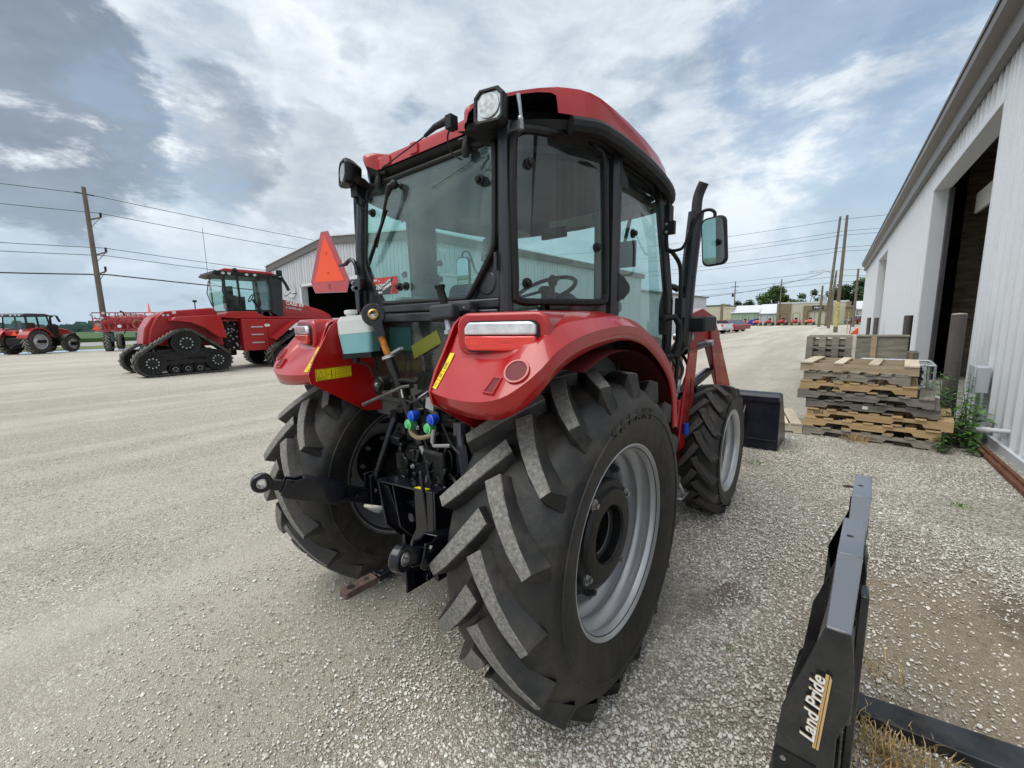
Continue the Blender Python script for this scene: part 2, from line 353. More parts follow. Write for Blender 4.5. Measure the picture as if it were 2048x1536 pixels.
# ================================================================== SETTING
def ground_mat():
    m = bpy.data.materials.new('gravel_ground'); m.use_nodes = True; nt = m.node_tree; L = nt.links.new
    b = nt.nodes['Principled BSDF']; b.inputs['Roughness'].default_value = .92; b.inputs['Specular IOR Level'].default_value = .25
    tc = node(nt, 'ShaderNodeTexCoord'); P = tc.outputs['Object']
    def N(scale, detail=6, rough=.6, dist=0, vec=None, st=None):
        n = node(nt, 'ShaderNodeTexNoise', i_Scale=scale, i_Detail=float(detail), i_Roughness=rough, i_Distortion=float(dist))
        v = vec or P
        if st: mp = node(nt, 'ShaderNodeMapping'); mp.inputs['Scale'].default_value = st[:3]; mp.inputs['Rotation'].default_value = (0,0,st[3]); L(v, mp.inputs[0]); v = mp.outputs[0]
        L(v, n.inputs['Vector']); return n.outputs['Fac']
    def MR(v, a, b_, c=0, d=1, smooth=True):
        r = node(nt, 'ShaderNodeMapRange', interpolation_type='SMOOTHSTEP' if smooth else 'LINEAR'); L(v, r.inputs[0])
        for i, q in enumerate((a, b_, c, d)): r.inputs[i+1].default_value = q
        return r.outputs[0]
    def MX(f, a, c, blend='MIX'):
        x = node(nt, 'ShaderNodeMix', data_type='RGBA', blend_type=blend)
        if isinstance(f, (int, float)): x.inputs[0].default_value = f
        else: L(f, x.inputs[0])
        for i, q in ((6, a), (7, c)):
            if isinstance(q, tuple): x.inputs[i].default_value = (*q, 1)
            else: L(q, x.inputs[i])
        return x.outputs[2]
    def MT(op, a, b_):
        x = node(nt, 'ShaderNodeMath', operation=op)
        for i, q in ((0, a), (1, b_)):
            if isinstance(q, (int, float)): x.inputs[i].default_value = q
            else: L(q, x.inputs[i])
        return x.outputs[0]
    def stones(scale, ramp):
        mp = node(nt, 'ShaderNodeVectorMath', operation='MULTIPLY_ADD'); w = node(nt, 'ShaderNodeTexNoise', i_Scale=scale*.7, i_Detail=2.0); L(P, w.inputs['Vector'])
        L(w.outputs['Color'], mp.inputs[0]); mp.inputs[1].default_value = (.6/scale,)*3; L(P, mp.inputs[2])
        v = node(nt, 'ShaderNodeTexVoronoi', feature='F1', i_Scale=scale); L(mp.outputs[0], v.inputs['Vector'])
        e = node(nt, 'ShaderNodeTexVoronoi', feature='DISTANCE_TO_EDGE', i_Scale=scale); L(mp.outputs[0], e.inputs['Vector'])
        s = node(nt, 'ShaderNodeSeparateColor'); L(v.outputs['Color'], s.inputs[0])
        r = node(nt, 'ShaderNodeValToRGB'); el = r.color_ramp.elements
        while len(el) < len(ramp): el.new(.5)
        for q, (p, c) in zip(el, ramp): q.position = p; q.color = (*c, 1)
        L(s.outputs[0], r.inputs[0]); return r.outputs[0], e.outputs['Distance']
    ramp = [(0, (.20, .185, .155)), (.2, (.40, .375, .325)), (.5, (.56, .535, .475)), (.8, (.70, .68, .62)), (1, (.82, .81, .77))]
    c1, e1 = stones(68, ramp); c2, e2 = stones(135, [(0, (.24, .215, .175)), (.4, (.46, .43, .37)), (.8, (.64, .61, .54)), (1, (.80, .78, .72))])
    gap1 = MX(MR(e1, 0, .12), (.17, .15, .115), c1); gap2 = MX(MR(e2, 0, .10), (.17, .15, .12), c2)
    # compacted lanes on the left, loose stone on the right and in patches
    sp = node(nt, 'ShaderNodeSeparateXYZ'); L(P, sp.inputs[0])
    loose = MR(MT('ADD', MT('MULTIPLY', sp.outputs[0], .55), MT('MULTIPLY', N(.55, 5, .6), 3.2)), 1.5, 2.4)
    fine = MX(N(2.3, 6), (.42, .39, .33), (.60, .565, .495))
    comp = MX(.80, fine, gap2); comp = MX(MR(N(6, 7, .75), .42, .60), comp, gap1)
    lane = MR(N(.35, 7, .6, .8, st=(1.9, .16, 1, .03)), .40, .64)
    comp = MX(MT('MULTIPLY', lane, .50), comp, (.64, .61, .55))
    st = MX(loose, comp, gap1)
    # bare brown soil near the fork frame and dark oily patches
    def spot(cx, cy, r0, r1, sx=1, sy=1):
        v = node(nt, 'ShaderNodeVectorMath', operation='SUBTRACT'); L(P, v.inputs[0]); v.inputs[1].default_value = (cx, cy, 0)
        v2 = node(nt, 'ShaderNodeVectorMath', operation='MULTIPLY'); L(v.outputs[0], v2.inputs[0]); v2.inputs[1].default_value = (sx, sy, 0)
        ln = node(nt, 'ShaderNodeVectorMath', operation='LENGTH'); L(v2.outputs[0], ln.inputs[0])
        d = MT('ADD', ln.outputs['Value'], MT('MULTIPLY', MT('SUBTRACT', N(3.5, 7, .65), .5), 1.1)); return MR(d, r1, r0)
    soil = MX(N(14, 8, .7), (.24, .19, .13), (.45, .385, .29))
    st = MX(MT('MULTIPLY', spot(2.20, 1.15, .25, 1.15, 1, .75), .80), st, soil)
    st = MX(MT('MULTIPLY', spot(2.62, 1.55, .02, .50), .75), st, (.075, .055, .04))
    st = MX(MT('MULTIPLY', spot(1.14, .95, .02, .26), .7), st, (.10, .07, .045))
    st = MX(MT('MULTIPLY', spot(3.2, 3.5, .1, .8, 2, .5), .55), st, (.16, .13, .09))
    st = MX(MT('MULTIPLY', spot(-.2, -.3, .3, 1.5, .7, .5), .55), st, (.42, .385, .32))
    st = MX(.42, st, MX(N(.12, 6, .6), (.80, .78, .76), (1.12, 1.10, 1.08)), 'MULTIPLY')
    st = MX(1.0, st, MX(N(1.3, 6, .65), (.88, .87, .845), (1.22, 1.205, 1.175)), 'MULTIPLY')
    L(st, b.inputs['Base Color'])
    h = MT('ADD', MT('MULTIPLY', MR(e1, 0, .35), MT('ADD', MT('MULTIPLY', loose, .7), .3)), MT('MULTIPLY', MR(e2, 0, .3), .35))
    h = MT('ADD', h, MT('MULTIPLY', N(30, 6), .5))
    bp = node(nt, 'ShaderNodeBump', i_Strength=.75, i_Distance=.012); L(h, bp.inputs['Height']); L(bp.outputs[0], b.inputs['Normal'])
    return m
def gz(x, y):      # the yard rises very slightly far beyond the shop
    t = max(0, min(1, (y-45)/50)); return .30*t*t*(3-2*t)*(1 if x > -60 else 0)
def sheet(name, x0, x1, y0, y1, z, m, step=None, xs=None, ys=None):
    g = G(); xs = xs or [x0, x1]; ys = ys or [y0, y1]
    g.grid([[(x, y, z+gz(x, y)) for x in xs] for y in ys])
    o = g.build(name, m, ang=0, fix=True); return tag(o, kind='structure')
gravel = ground_mat()
YS = [-2000, -200, -60, -20, 0, 20, 45]+[45+i*5 for i in range(1, 11)]+[120, 200, 400, 900, 2000]
XS = [-45.2, -30, -20, -10, 0, 10, 40, 100, 400, 2000]
# near part is cut fine enough for gentle undulation
def near_ground():
    g = G(); xs = [-45.2]+[-44+i*2 for i in range(20)]+[-4+i*.25 for i in range(40)]+[6+i*4 for i in range(8)]+[60, 200, 2000]
    ys = [-2000, -200, -40, -12]+[-6+i*.3 for i in range(50)]+[9+i*2 for i in range(19)]+[47+i*4 for i in range(16)]+[130, 300, 2000]
    rng = random.Random(3)
    def h(x, y):
        if not (-44 < x < 6 and -6 < y < 44): return gz(x, y)
        f = 1 if (-3 < x < 5 and y < 8) else 1
        return gz(x, y)+.006*math.sin(x*2.1+y*.7)+.005*math.sin(y*3.3-x*1.1)+rng.uniform(-.002, .002)-.004
    g.grid([[(x, y, h(x, y)) for x in xs] for y in ys])
    return tag(g.build('gravel_yard', gravel, ang=60, fix=True), kind='structure')
near_ground()
grass = mat('mown_grass', (.10, .13, .035), .9, c2=(.20, .19, .07), vs=.8, dirt=((.06, .10, .02), .8, 6, .4, .7), bump=(30, .5))
crop = mat('crop_field', (.035, .085, .018), .9, c2=(.06, .13, .03), vs=.05, dirt=((.03, .06, .012), .5, 1.5, .4, .7), ts=(1, .15, 1))
asphalt = mat('pale_road_concrete', (.30, .29, .27), .9, var=.06, vs=.6)
sheet('grass_verge', -62.3, -45.2, -2000, 2000, -.03, grass)
sheet('road', -79.5, -62.3, -2000, 2000, .01, asphalt)
g = G(); g.box((-2000, -2000, -.2), (-79.5, 2000, .55)); tag(g.build('crop_field', crop, ang=0), kind='structure')
sheet('far_grass_strip', -45, 40, 93, 116, .03, grass, ys=[93, 96, 100, 116])
conc = mat('old_concrete', (.34, .325, .29), .9, var=.1, vs=2, dirt=((.16, .14, .11), .6, 1.6, .45, .7), bump=(25, .3))

# ------------------------------------------------------------------ white shop on the right
WT = R(1.92); WD = Vector((-math.sin(WT), math.cos(WT), 0)); WN = Vector((math.cos(WT), math.sin(WT), 0)); WO = 3.28
shop = thing('metal_workshop', 'long white ribbed metal workshop with open doorway on the right', 'building', (WN.x*WO, WN.y*WO, 0), WT)
# local frame: y along the wall (s), x into the building
white_metal = mat('white_sheet_metal', (.74, .765, .79), .40, var=.03, vs=.7, dirt=((.36, .35, .31), .28, 1.3, .45, .8), ts=(1, 1, .35))
trim_brown = mat('brown_grey_trim', (.115, .105, .095), .45, var=.05)
trim_white = mat('white_trim', (.66, .69, .72), .45, var=.04, dirt=((.3, .28, .25), .25, 3, .45, .8))
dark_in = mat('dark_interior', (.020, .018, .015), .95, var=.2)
ply = mat('weathered_plywood', (.19, .155, .105), .85, var=.3, vs=2, ts=(1, 1, 6), bump=(8, .3))
def rib_profile(w, ribs=3, d=.042):     # (along, out) profile of one panel
    p = [(0, 0)]; pitch = w/ribs
    for i in range(ribs):
        c = pitch*(i+.5)
        p += [(c-.030, 0), (c-.016, d), (c+.016, d), (c+.030, 0)]
        if i < ribs-1: p += [(c+pitch*.42, 0), (c+pitch*.46, .006), (c+pitch*.5, .006), (c+pitch*.54, 0)]
    return p+[(w, 0)]
def panel_mesh(w, z0, z1, z1b=None):     # outside is -x, along +y; top may slope to z1b
    g = G(); pr = rib_profile(w); z1b = z1 if z1b is None else z1b
    g.grid([[(-d, a, z0) for a, d in pr], [(-d, a, z1+(z1b-z1)*a/w) for a, d in pr]])
    g.add([(-.0015, w-.004, z0), (-.010, w-.004, z0), (-.010, w+.004, z0), (-.0015, w+.004, z0), (-.0015, w-.004, z1b), (-.010, w-.004, z1b), (-.010, w+.004, z1b), (-.0015, w+.004, z1b)], [(0,1,5,4),(1,2,6,5),(2,3,7,6)])
    n = len(g.v); g.add([(.03, 0, z0), (.03, w, z0), (.03, w, z1b), (.03, 0, z1)], [(0,1,2,3)]); return g
PW = .914
def wall_run(parent, s0, s1, z0, z1, ztop=None, M=white_metal, xform=None, first=None):
    """panels along local y from s0 to s1; shares one mesh when heights agree"""
    s = s0; proto = None; k = 0
    while s < s1-.05:
        w = min(PW, s1-s)
        if ztop is None and proto is not None and abs(w-PW) < 1e-3: o = inst(proto)
        else:
            zt0, zt1 = (z1, z1) if ztop is None else (ztop(s), ztop(s+w))
            o = panel_mesh(w, z0, zt0, zt1).build('wall_panel', M, ang=20)
            if abs(w-PW) < 1e-3: proto = o
        o.parent = parent
        if xform: o.location, o.rotation_euler = xform(s)
        else: o.location = (0, s, 0)
        s += w; k += 1
EV = 5.32; S0, S1 = .6, 40.3; D1 = (7.55, 12.75, 4.5); D2 = (23.4, 28.1, 4.5); D0 = None
wall_run(shop, S0, D1[0], .03, EV); wall_run(shop, D1[0], D1[1], D1[2], EV); wall_run(shop, D1[1], D2[0], .03, EV); wall_run(shop, D2[0], D2[1], D2[2], EV); wall_run(shop, D2[1], S1, .03, EV)
g = G(); g.box((-.16, S0, EV-.30), (-.05, S1+.12, EV+.02)); g.prism([(-.16, S0, EV-.02), (-.30, S0, EV+.06), (-.30, S0, EV+.22), (-.05, S0, EV+.22), (-.05, S0, EV-.02)], (0, S1-S0+.15, 0)); g.build('eave_fascia', trim_brown, shop, bevel=.01)
g = G(); g.prism([(-.32, S0, EV+.22), (-.32, S0, EV+.28), (9, S0, EV+1.7), (18.4, S0, EV+.28), (18.4, S0, EV+.2), (9, S0, EV+1.6)], (0, S1-S0+.2, 0)); g.build('roof', trim_brown, shop, ang=0)
g = G()
for x0, x1 in ((.03, 18),): g.box((x1-.1, S0, 0), (x1, S1, EV)); g.box((x0, S1-.12, 0), (x1, S1-.02, EV+.3)); g.box((x0, S0, 0), (x1, S0+.1, EV+.3))
g.build('far_walls', trim_white, shop, ang=0)
g = G(); g.box((.05, D1[1]+.01, 0), (.12, D2[0]-.01, EV)); g.box((.05, S0+.1, 0), (.12, D1[0]-.01, EV)); g.box((.14, D1[0]-3, .0), (7.6, D1[0]-2.9, EV)); g.box((.7, D1[1]+1.2, 0), (7.6, D1[1]+1.3, EV)); g.box((7.6, D1[0]-3, 0), (7.7, D1[1]+1.3, EV)); g.box((.06, S0+.1, EV+.02), (17.8, S1-.2, EV+.1))
g.build('interior_walls', ply, shop, ang=0)
g = G(); g.box((-1.05, D1[0]-.4, -.05), (17.8, D1[1]+1.0, .045)); g.build('concrete_apron', conc, shop, ang=0, bevel=.01)
for ds, de, zt in (D1, D2):
    dep = .24 if ds < 20 else .30
    for s, sg in ((ds, 1), (de, -1)):
        g = G(); g.box((-.045, min(s, s-sg*.10), .02), (dep, max(s, s-sg*.10), zt+.10)); g.build('door_jamb', trim_white, shop, bevel=.006)
        g = G(); a = s+sg*.02; g.box((dep-.03, min(a, a+sg*.14), .05), (dep+.06, max(a, a+sg*.14), zt)); g.build('inner_jamb', mat('door_frame_steel', (.06, .055, .06), .6), shop, bevel=.01)
    g = G(); g.box((-.05, ds-.1, zt), (dep, de+.1, zt+.11)); g.build('door_head', trim_white if ds < 20 else trim_white, shop, bevel=.006)
secdoor = mat('sectional_door_paint', (.46, .45, .40), .5, var=.05)
for k in range(3):
    g = G(); g.box((.72+k*.45, D1[0]+.05, 4.18-k*.02), (1.12+k*.45, D1[1]-.05, 4.24-k*.02)); g.build('door_section', secdoor, shop, bevel=.01)
g = G(); g.box((.66, D1[0]+.05, 3.86), (.72, D1[1]-.05, 4.3)); g.build('door_section', secdoor, shop, bevel=.01)
for k in range(9):
    g = G(); g.box((.34, D2[0]+.02, .05+k*.49), (.39, D2[1]-.02, .05+k*.49+.475)); g.box((.325, D2[0]+.06, .05+k*.49+.08), (.345, D2[1]-.06, .05+k*.49+.40)); g.build('door_section', secdoor, shop, bevel=.006)
g = G(); g.box((-.07, .6, -.03), (-.03, S1, .10)); g.build('base_trim', trim_white, shop)
def wp(s, out, z=0): return Vector((WN.x*(WO-out)+WD.x*s, WN.y*(WO-out)+WD.y*s, z))
# meter box, conduit
mb = thing('utility_box', 'light grey metal utility box fixed low on the white wall by the doorway', 'box', wp(6.45, .05, 0), WT)
boxm = mat('box_paint', (.50, .54, .58), .4, var=.05)
g = G(); g.box((-.13, -.15, .58), (0, .15, .92)); g.build('box_body', boxm, mb, bevel=.010); g = G(); g.box((-.145, -.16, .57), (-.13, .16, .93)); g.build('box_lid', boxm, mb, bevel=.006)
g = G(); g.cyl((-.06, 0, .05), (-.06, 0, .6), .022, n=12); g.build('conduit', galv, mb)
pp = thing('drain_pipe', 'short white plastic pipe elbow leaving the wall among weeds', 'pipe', wp(5.55, 0, 0), WT)
pvc = mat('white_pvc', (.66, .68, .68), .35)
g = G(); g.tube(spline([(.02, 0, .25), (-.18, 0, .25), (-.27, .02, .24), (-.36, .07, .20), (-.47, .13, .16)], 5), .028, 12); g.build('pipe_run', pvc, pp); g = G(); g.cyl((-.15, 0, .25), (-.24, .01, .247), .036, n=14); g.build('pipe_collar', pvc, pp); g = G(); g.cyl((-.33, .05, .215), (-.39, .085, .19), .036, n=14); g.build('elbow', pvc, pp)
g = G(); g.box((0,-.01,.22),(.02,.01,.28))
rl = G(); rl.box((-.05, -2.2, -.02), (.05, 1.6, .045)); rl.box((-.012, -2.2, .045), (.012, 1.6, .075))
o = rl.build('rusty_rail', rust, loc=(2.915, 4.75, 0), rot=(0, 0, R(1.6)), bevel=.004); tag(o, 'rusty brown steel bar lying in the gravel along the wall', 'rail')
# bollards
bol = mat('brown_bollard_paint', (.085, .075, .070), .6, var=.1, dirt=((.18, .15, .12), .4, 6, .5, .8))
for i, (x, y, h, lab) in enumerate(((2.71, 6.75, 1.60, 'thick brown steel bollard nearest the camera beside the tall weeds'), (2.54, 11.57, 1.60, 'brown steel bollard standing behind the pallet stack at the far jamb'), (2.26, 21.4, 1.55, 'brown steel bollard right of the closed door, in the middle distance'), (2.11, 26.1, 1.55, 'farthest brown steel bollard near the workshop corner'))):
    t = thing('bollard', lab, 'bollard', (x, y, 0), 0, 'bollards along the workshop wall')
    g = G(); g.cyl((0, 0, -.05), (0, 0, h), .078, n=28); g.build('post', bol, t, bevel=.004)
    g = G(); g.lathe([(h, .079), (h+.012, .07), (h+.02, .0)], ax='z', n=28); g.build('cap', conc, t)
# teal machine in the doorway
tl = mat('teal_paint', (.02, .16, .14), .45, var=.2)
t = thing('air_compressor', 'teal machine with tank and motor in the dark doorway', 'machine', (4.75, 11.3, .05), .1)
g = G(); g.lathe([(0, 0), (.03, .25), (.1, .30), (1.5, .30), (1.58, .25), (1.62, 0)], (0, 0, .15), 'z', 24); g.build('tank', tl, t)
g = G(); g.box((-.35, -.3, 1.7), (.35, .3, 1.85)); g.sphere((0, 0, 2.0), (.22, .2, .2)); g.cyl((-.3, 0, 2.0), (-.15, 0, 2.0), .13); g.build('pump', tl, t, bevel=.02)
g = G(); g.cyl((.15, -.2, 2.0), (.4, -.2, 2.0), .14); g.build('motor', cast_black, t); g = G(); g.box((-.4, -.4, 0), (.4, .4, .15)); g.build('base', ply, t)
t = thing('leaning_planks', 'old boards leaning inside the dark doorway against the jamb', 'boards', (4.1, 15.2, .03), 0)
for i in range(3):
    g = G(); g.obox((i*.14, 0, .62), (.10, .03, 1.3), (0, .18+i*.06, 0)); g.build('board', ply, t)

# ------------------------------------------------------------------ white barn behind the tractor
barn_m = mat('white_barn_metal', (.60, .62, .65), .45, var=.04, vs=.5, dirt=((.30, .29, .26), .25, 1, .45, .8))
barn = thing('metal_barn', 'white ribbed metal barn with a shallow gable and a big dark doorway', 'building', (-13.3, 10.6, 0), 0)
BW, BL, BE, BR_ = 16.0, 24.2, 5.35, 6.17
def bz(u): return BE+(BR_-BE)*(1-abs(u-BW/2)/(BW/2))    # top at distance u from the right corner
BD = (4.05, 11.45, 4.0)                                   # gable door between these distances
def gx(s): return ((-s, 0, 0), (0, 0, R(90)))
wall_run(barn, 0, BD[0], 0, 0, ztop=bz, M=barn_m, xform=gx); wall_run(barn, BD[0], BD[1], BD[2], 0, ztop=bz, M=barn_m, xform=gx); wall_run(barn, BD[1], BW, 0, 0, ztop=bz, M=barn_m, xform=gx)
wall_run(barn, 0, BL, 0, BE, M=barn_m, xform=lambda s: ((0, min(s+PW, BL), 0), (0, 0, math.pi)))
g = G()
g.prism([(.12, -.14, BE-.10), (.12, -.14, BE+.26), (-BW/2, -.14, BR_+.26), (-BW/2, -.14, BR_-.10)], (0, .10, 0)); g.prism([(-BW-.12, -.14, BE+.26), (-BW-.12, -.14, BE-.10), (-BW/2, -.14, BR_-.10), (-BW/2, -.14, BR_+.26)], (0, .10, 0)); g.build('rake_trim', trim_brown, barn, ang=0)
g = G(); g.box((.045, -.14, BE-.10), (.20, BL+.3, BE+.26)); g.build('eave_fascia', trim_brown, barn, ang=0)
g = G(); g.prism([(.20, -.2, BE+.27), (-BW/2, -.2, BR_+.27), (-BW-.2, -.2, BE+.27), (-BW-.2, -.2, BE+.33), (-BW/2, -.2, BR_+.34), (.20, -.2, BE+.33)], (0, BL+.6, 0)); g.build('roof', trim_white, barn, ang=0)
g = G()
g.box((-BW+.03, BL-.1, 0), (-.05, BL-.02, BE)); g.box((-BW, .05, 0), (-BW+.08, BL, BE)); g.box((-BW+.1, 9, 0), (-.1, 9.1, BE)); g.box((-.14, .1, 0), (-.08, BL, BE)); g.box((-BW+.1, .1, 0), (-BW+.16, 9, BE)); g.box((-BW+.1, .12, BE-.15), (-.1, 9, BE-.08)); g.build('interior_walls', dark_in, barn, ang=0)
g = G(); g.box((-BW+.1, .0, -.05), (-.1, BL-.2, .03)); g.build('floor_slab', conc, barn, ang=0)
for u in (BD[0], BD[1]):
    g = G(); a = -u; s = 1 if u == BD[0] else -1; g.box((min(a, a+s*.14), -.05, 0), (max(a, a+s*.14), .35, BD[2]+.12)); g.build('door_jamb', trim_white, barn)
g = G(); g.box((-BD[1]-.12, -.05, BD[2]), (-BD[0]+.12, .35, BD[2]+.14)); g.build('door_head', trim_white, barn)
g = G(); g.box((-BD[1]+.2, .5, 2.0), (-BD[0]-1, .56, 2.06)); g.cyl((-7.5, 3, 3.55), (-7.5, 3, 3.75), .28); g.build('hanging_rail', trim_white, barn)
# sliding door outline and lamp on the long side
g = G(); g.box((.04, 1.0, 3.80), (.13, 9.6, 3.92)); g.box((.04, .95, 0), (.10, 1.05, 3.80)); g.build('sliding_door_track', trim_white, barn)
g = G(); g.box((.04, 1.1, .05), (.075, 5.6, 3.78)); g.box((.05, 1.8, 3.45), (.12, 2.9, 3.58)); g.build('sliding_door', barn_m, barn)
g = G(); g.cyl((.05, .9, 4.98), (.45, .85, 4.85), .04); g.lathe([(0, .03), (.1, .16), (.2, .18)], (.45, .85, 4.68), 'z', 14); g.build('wall_lamp', trim_white, barn)
for y, z in ((7.5, 6.0), (12, 6.0), (13.2, 5.95)):
    g = G(); g.cyl((-2, y, 5.7), (-2, y, z), .09); g.build('roof_vent', galv, barn)
t = thing('satellite_dish', 'pale grey round satellite dish on the gable of the white barn', 'dish', (-25.9, 10.45, 3.85), 0)
g = G(); g.lathe([(0, .0), (.02, .25), (.08, .42), (.10, .44), (.11, .42), (.05, .25), (.03, 0)], (0, 0, 0), 'y', 24); g.v = [(x, -y*1+.05, z) for x, y, z in g.v]; g.build('reflector', trim_white, t, rot=(R(12), 0, R(15))); g = G(); g.tube([(0, .0, -.1), (0, -.35, -.38), (0, -.42, -.30)], .025, 6); g.tube([(-.5, .08, -.2), (.5, .08, -.2)], .03, 6); g.build('mount_arm', cast_black, t)

# ------------------------------------------------------------------ simple buildings
def block(name, label, x, y, rz, w, d, h, wall, roofm=None, roof='flat', rh=1.0, over=.25, ribs=True, z=0, win=None):
    t = thing(name, label, 'building', (x, y, z), rz)
    if ribs:
        n = max(2, int(w/1.2)); ww = w/n; proto = None
        for k in range(n):
            if proto is None:
                g = G(); g.box((-.06, 0, 0), (.02, ww-.02, h)); g.prism([(-.10, ww-.12, 0), (-.10, ww-.04, 0), (-.06, ww-.01, 0), (-.06, ww-.16, 0)], (0, 0, h)); proto = g.build('wall_panel', wall, t, ang=0, loc=(0, 0, 0), rot=(0, 0, R(-90))); continue
            inst(proto, parent=t, loc=(k*ww, 0, 0))
        proto.location = (0, 0, 0)
    g = G(); g.box((0, .04, 0), (w, d, h)); g.build('wall', wall, t, ang=0)
    g = G(); rm = roofm or trim_brown
    if roof == 'flat': g.box((-.1, -.1, h), (w+.1, d+.1, h+.35))
    elif roof == 'front': g.prism([(-over, -over, h-.05), (-over, -over, h+.1), (-over, d/2, h+rh), (-over, d+over, h+.1), (-over, d+over, h-.05), (-over, d/2, h+rh-.15)], (w+2*over, 0, 0))
    elif roof == 'gable': g.prism([(-over, -over, h), (-over, -over, h+.15), (w/2, -over, h+rh), (w+over, -over, h+.15), (w+over, -over, h), (w/2, -over, h+rh-.15)], (0, d+2*over, 0))
    if roof == 'gable': g2 = G(); g2.prism([(0, .02, h-.01), (w/2, .02, h+rh-.14), (w, .02, h-.01)], (0, .1, 0)); g2.build('gable_wall', wall, t, ang=0)
    g.build('roof', rm, t, ang=0)
    return t
white_roof = mat('white_metal_roof', (.66, .68, .71), .4, var=.04, vs=.4)
cream = mat('cream_stucco', (.56, .53, .42), .85, var=.04); tan_b = mat('tan_brick', (.24, .18, .12), .9, var=.08, vs=1.5); green_w = mat('pale_green_metal', (.33, .42, .32), .5, var=.05); grey_w = mat('grey_white_metal', (.50, .52, .53), .5, var=.04)
win_m = mat('dark_window_glass', (.03, .04, .05), .08, coat=.6)
# low white shed past the barn, seen through the cab and left of the exhaust stack
block('white_shed', 'long low white metal shed beyond the barn, left of the exhaust stack', -14.9, 36.0, R(86.5), 21.0, 12, 4.40, barn_m, trim_brown, 'front', 1.2)
FZ = .3
b = block('shop_front', 'cream and tan brick commercial building behind the parked pickup', -43.3, 116.6, R(2), 18.4, 14, 4.7, cream, trim_brown, 'flat', z=FZ)
for x0, x1 in ((-.05, 2.5), (11, 13.2), (17.6, 18.6)): g = G(); g.box((x0, -.35, 0), (x1, .05, 5.3)); g.build('brick_pier', tan_b, b)
for x0 in (3, 6, 9, 13.8): g = G(); g.box((x0, -.12, 0), (x0+2.4, -.06, 2.4)); g.build('window', win_m, b)
b = block('cream_annex', 'small cream stucco building with a banded cornice beside the tan shop front', -24.85, 116.2, R(2), 1.95, 9, 4.1, cream, cream, 'flat', z=FZ)
b = block('green_metal_building', 'pale green metal building with a white roof, centre of the far row', -22.8, 116, R(2), 5.7, 16, 2.85, green_w, white_roof, 'front', 2.0, z=FZ)
b = block('grey_metal_building', 'pale grey metal building with a white roof beside the green one', -17.0, 116.3, R(2), 3.9, 16, 2.5, grey_w, white_roof, 'front', 2.5, z=FZ)
b = block('cream_store', 'cream building with tan brick entrance surround and dark sign', -13.0, 116, R(1), 13.0, 14, 4.65, cream, white_roof, 'flat', z=FZ)
g = G(); g.box((-.2, -.3, 0), (2.6, .05, 4.75)); g.build('brick_pier', tan_b, b); g = G(); g.box((12.6, -.3, 0), (13.5, .05, 4.75)); g.build('brick_pier', tan_b, b)
g = G(); g.box((5.0, -.4, 0), (6.1, .05, 4.1)); g.box((9.3, -.4, 0), (10.3, .05, 4.1)); g.box((5.0, -.42, 3.05), (10.3, .05, 4.1)); g.build('entrance_surround', tan_b, b)
g = G(); g.box((6.6, -.5, 3.25), (8.7, -.43, 4.05)); g.build('sign_board', decal_black, b); text('sign_lettering', 'Harry', .62, (7.65, -.52, 3.62), (1, 0, 0), (0, 0, 1), white, b, shear=.35, bold=.012)
b = block('white_far_building', 'white metal building with a long white roof behind the leaning poles', 1.6, 118, R(1), 14, 14, 3.0, grey_w, white_roof, 'front', 2.0, z=FZ)
b2 = block('brick_gatehouse', 'small tan brick block between the far stores and the poles', -.4, 114.6, R(1), 1.6, 3, 3.4, tan_b, tan_b, 'flat', z=FZ, ribs=False)

# ------------------------------------------------------------------ poles and wires
wood = mat('weathered_pole_wood', (.12, .095, .07), .9, c2=(.19, .16, .125), vs=3, ts=(3, 3, .3), bump=(10, .4))
wire_m = mat('dark_wire', (.03, .032, .035), .6)
def pole(label, x, y, h, r=.17, lean=(0, 0), arms=(), z=0):
    t = thing('utility_pole', label, 'pole', (x, y, z)); t['group'] = 'wooden utility poles'
    g = G(); g.tube([(0, 0, -.3), (lean[0]*.5, lean[1]*.5, h*.5), (lean[0], lean[1], h)], [r, r*.82, r*.62], 14); g.build('pole_shaft', wood, t)
    return t
lp = pole('tall wooden utility pole with stacked side insulators beyond the tracked tractor', -42.6, 3.8, 11.9, .20)
for z, L_ in ((9.95, .75), (7.45, .75), (6.05, .55)):
    g = G(); g.beam((.12, 0, z-.35), (.12+L_*.0, L_*.95, z-.05), .09, .10); g.beam((.05, 0, z-.95), (.05, L_*.85, z-.1), .04, .04); g.build('side_bracket', wood, lp)
    g = G(); g.lathe([(0, .04), (.05, .09), (.1, .05), (.15, .10), (.2, .05), (.27, .10), (.34, .04)], (.12, L_*.9, z-.05), 'z', 10); g.build('insulator', cast_black, lp)
g = G(); g.beam((0, -.5, 11.45), (0, .5, 11.4), .07, .07); g.build('pole_top_pin', cast_black, lp)
def wire(label, a, b, sag=.6, r=.018, n=14):
    g = G(); a = Vector(a); b = Vector(b); g.tube([a.lerp(b, i/n)-Vector((0, 0, sag*4*(i/n)*(1-i/n))) for i in range(n+1)], r, 5)
    return tag(g.build('overhead_wire', wire_m), label, 'wire', 'overhead wires')
for z, lab in ((11.45, 'uppermost thin wire over the tracked tractor and barn'), (10.2, 'second wire from the top on the left pole'), (7.7, 'third wire from the top on the left pole'), (7.15, 'fourth wire, just under the third on the left pole'), (5.75, 'lowest and thickest cable on the left pole')):
    dy = .65 if z != 11.45 else 0
    wire(lab+', span left of the pole', (-42.6, 3.8+dy, z), (-44, -52, z+.6), .9, .022 if z > 6 else .05); c = wire(lab+', span right of the pole', (-42.6, 3.8+dy, z), (-44.5, 66, z-.4), 1.0, .022 if z > 6 else .05)
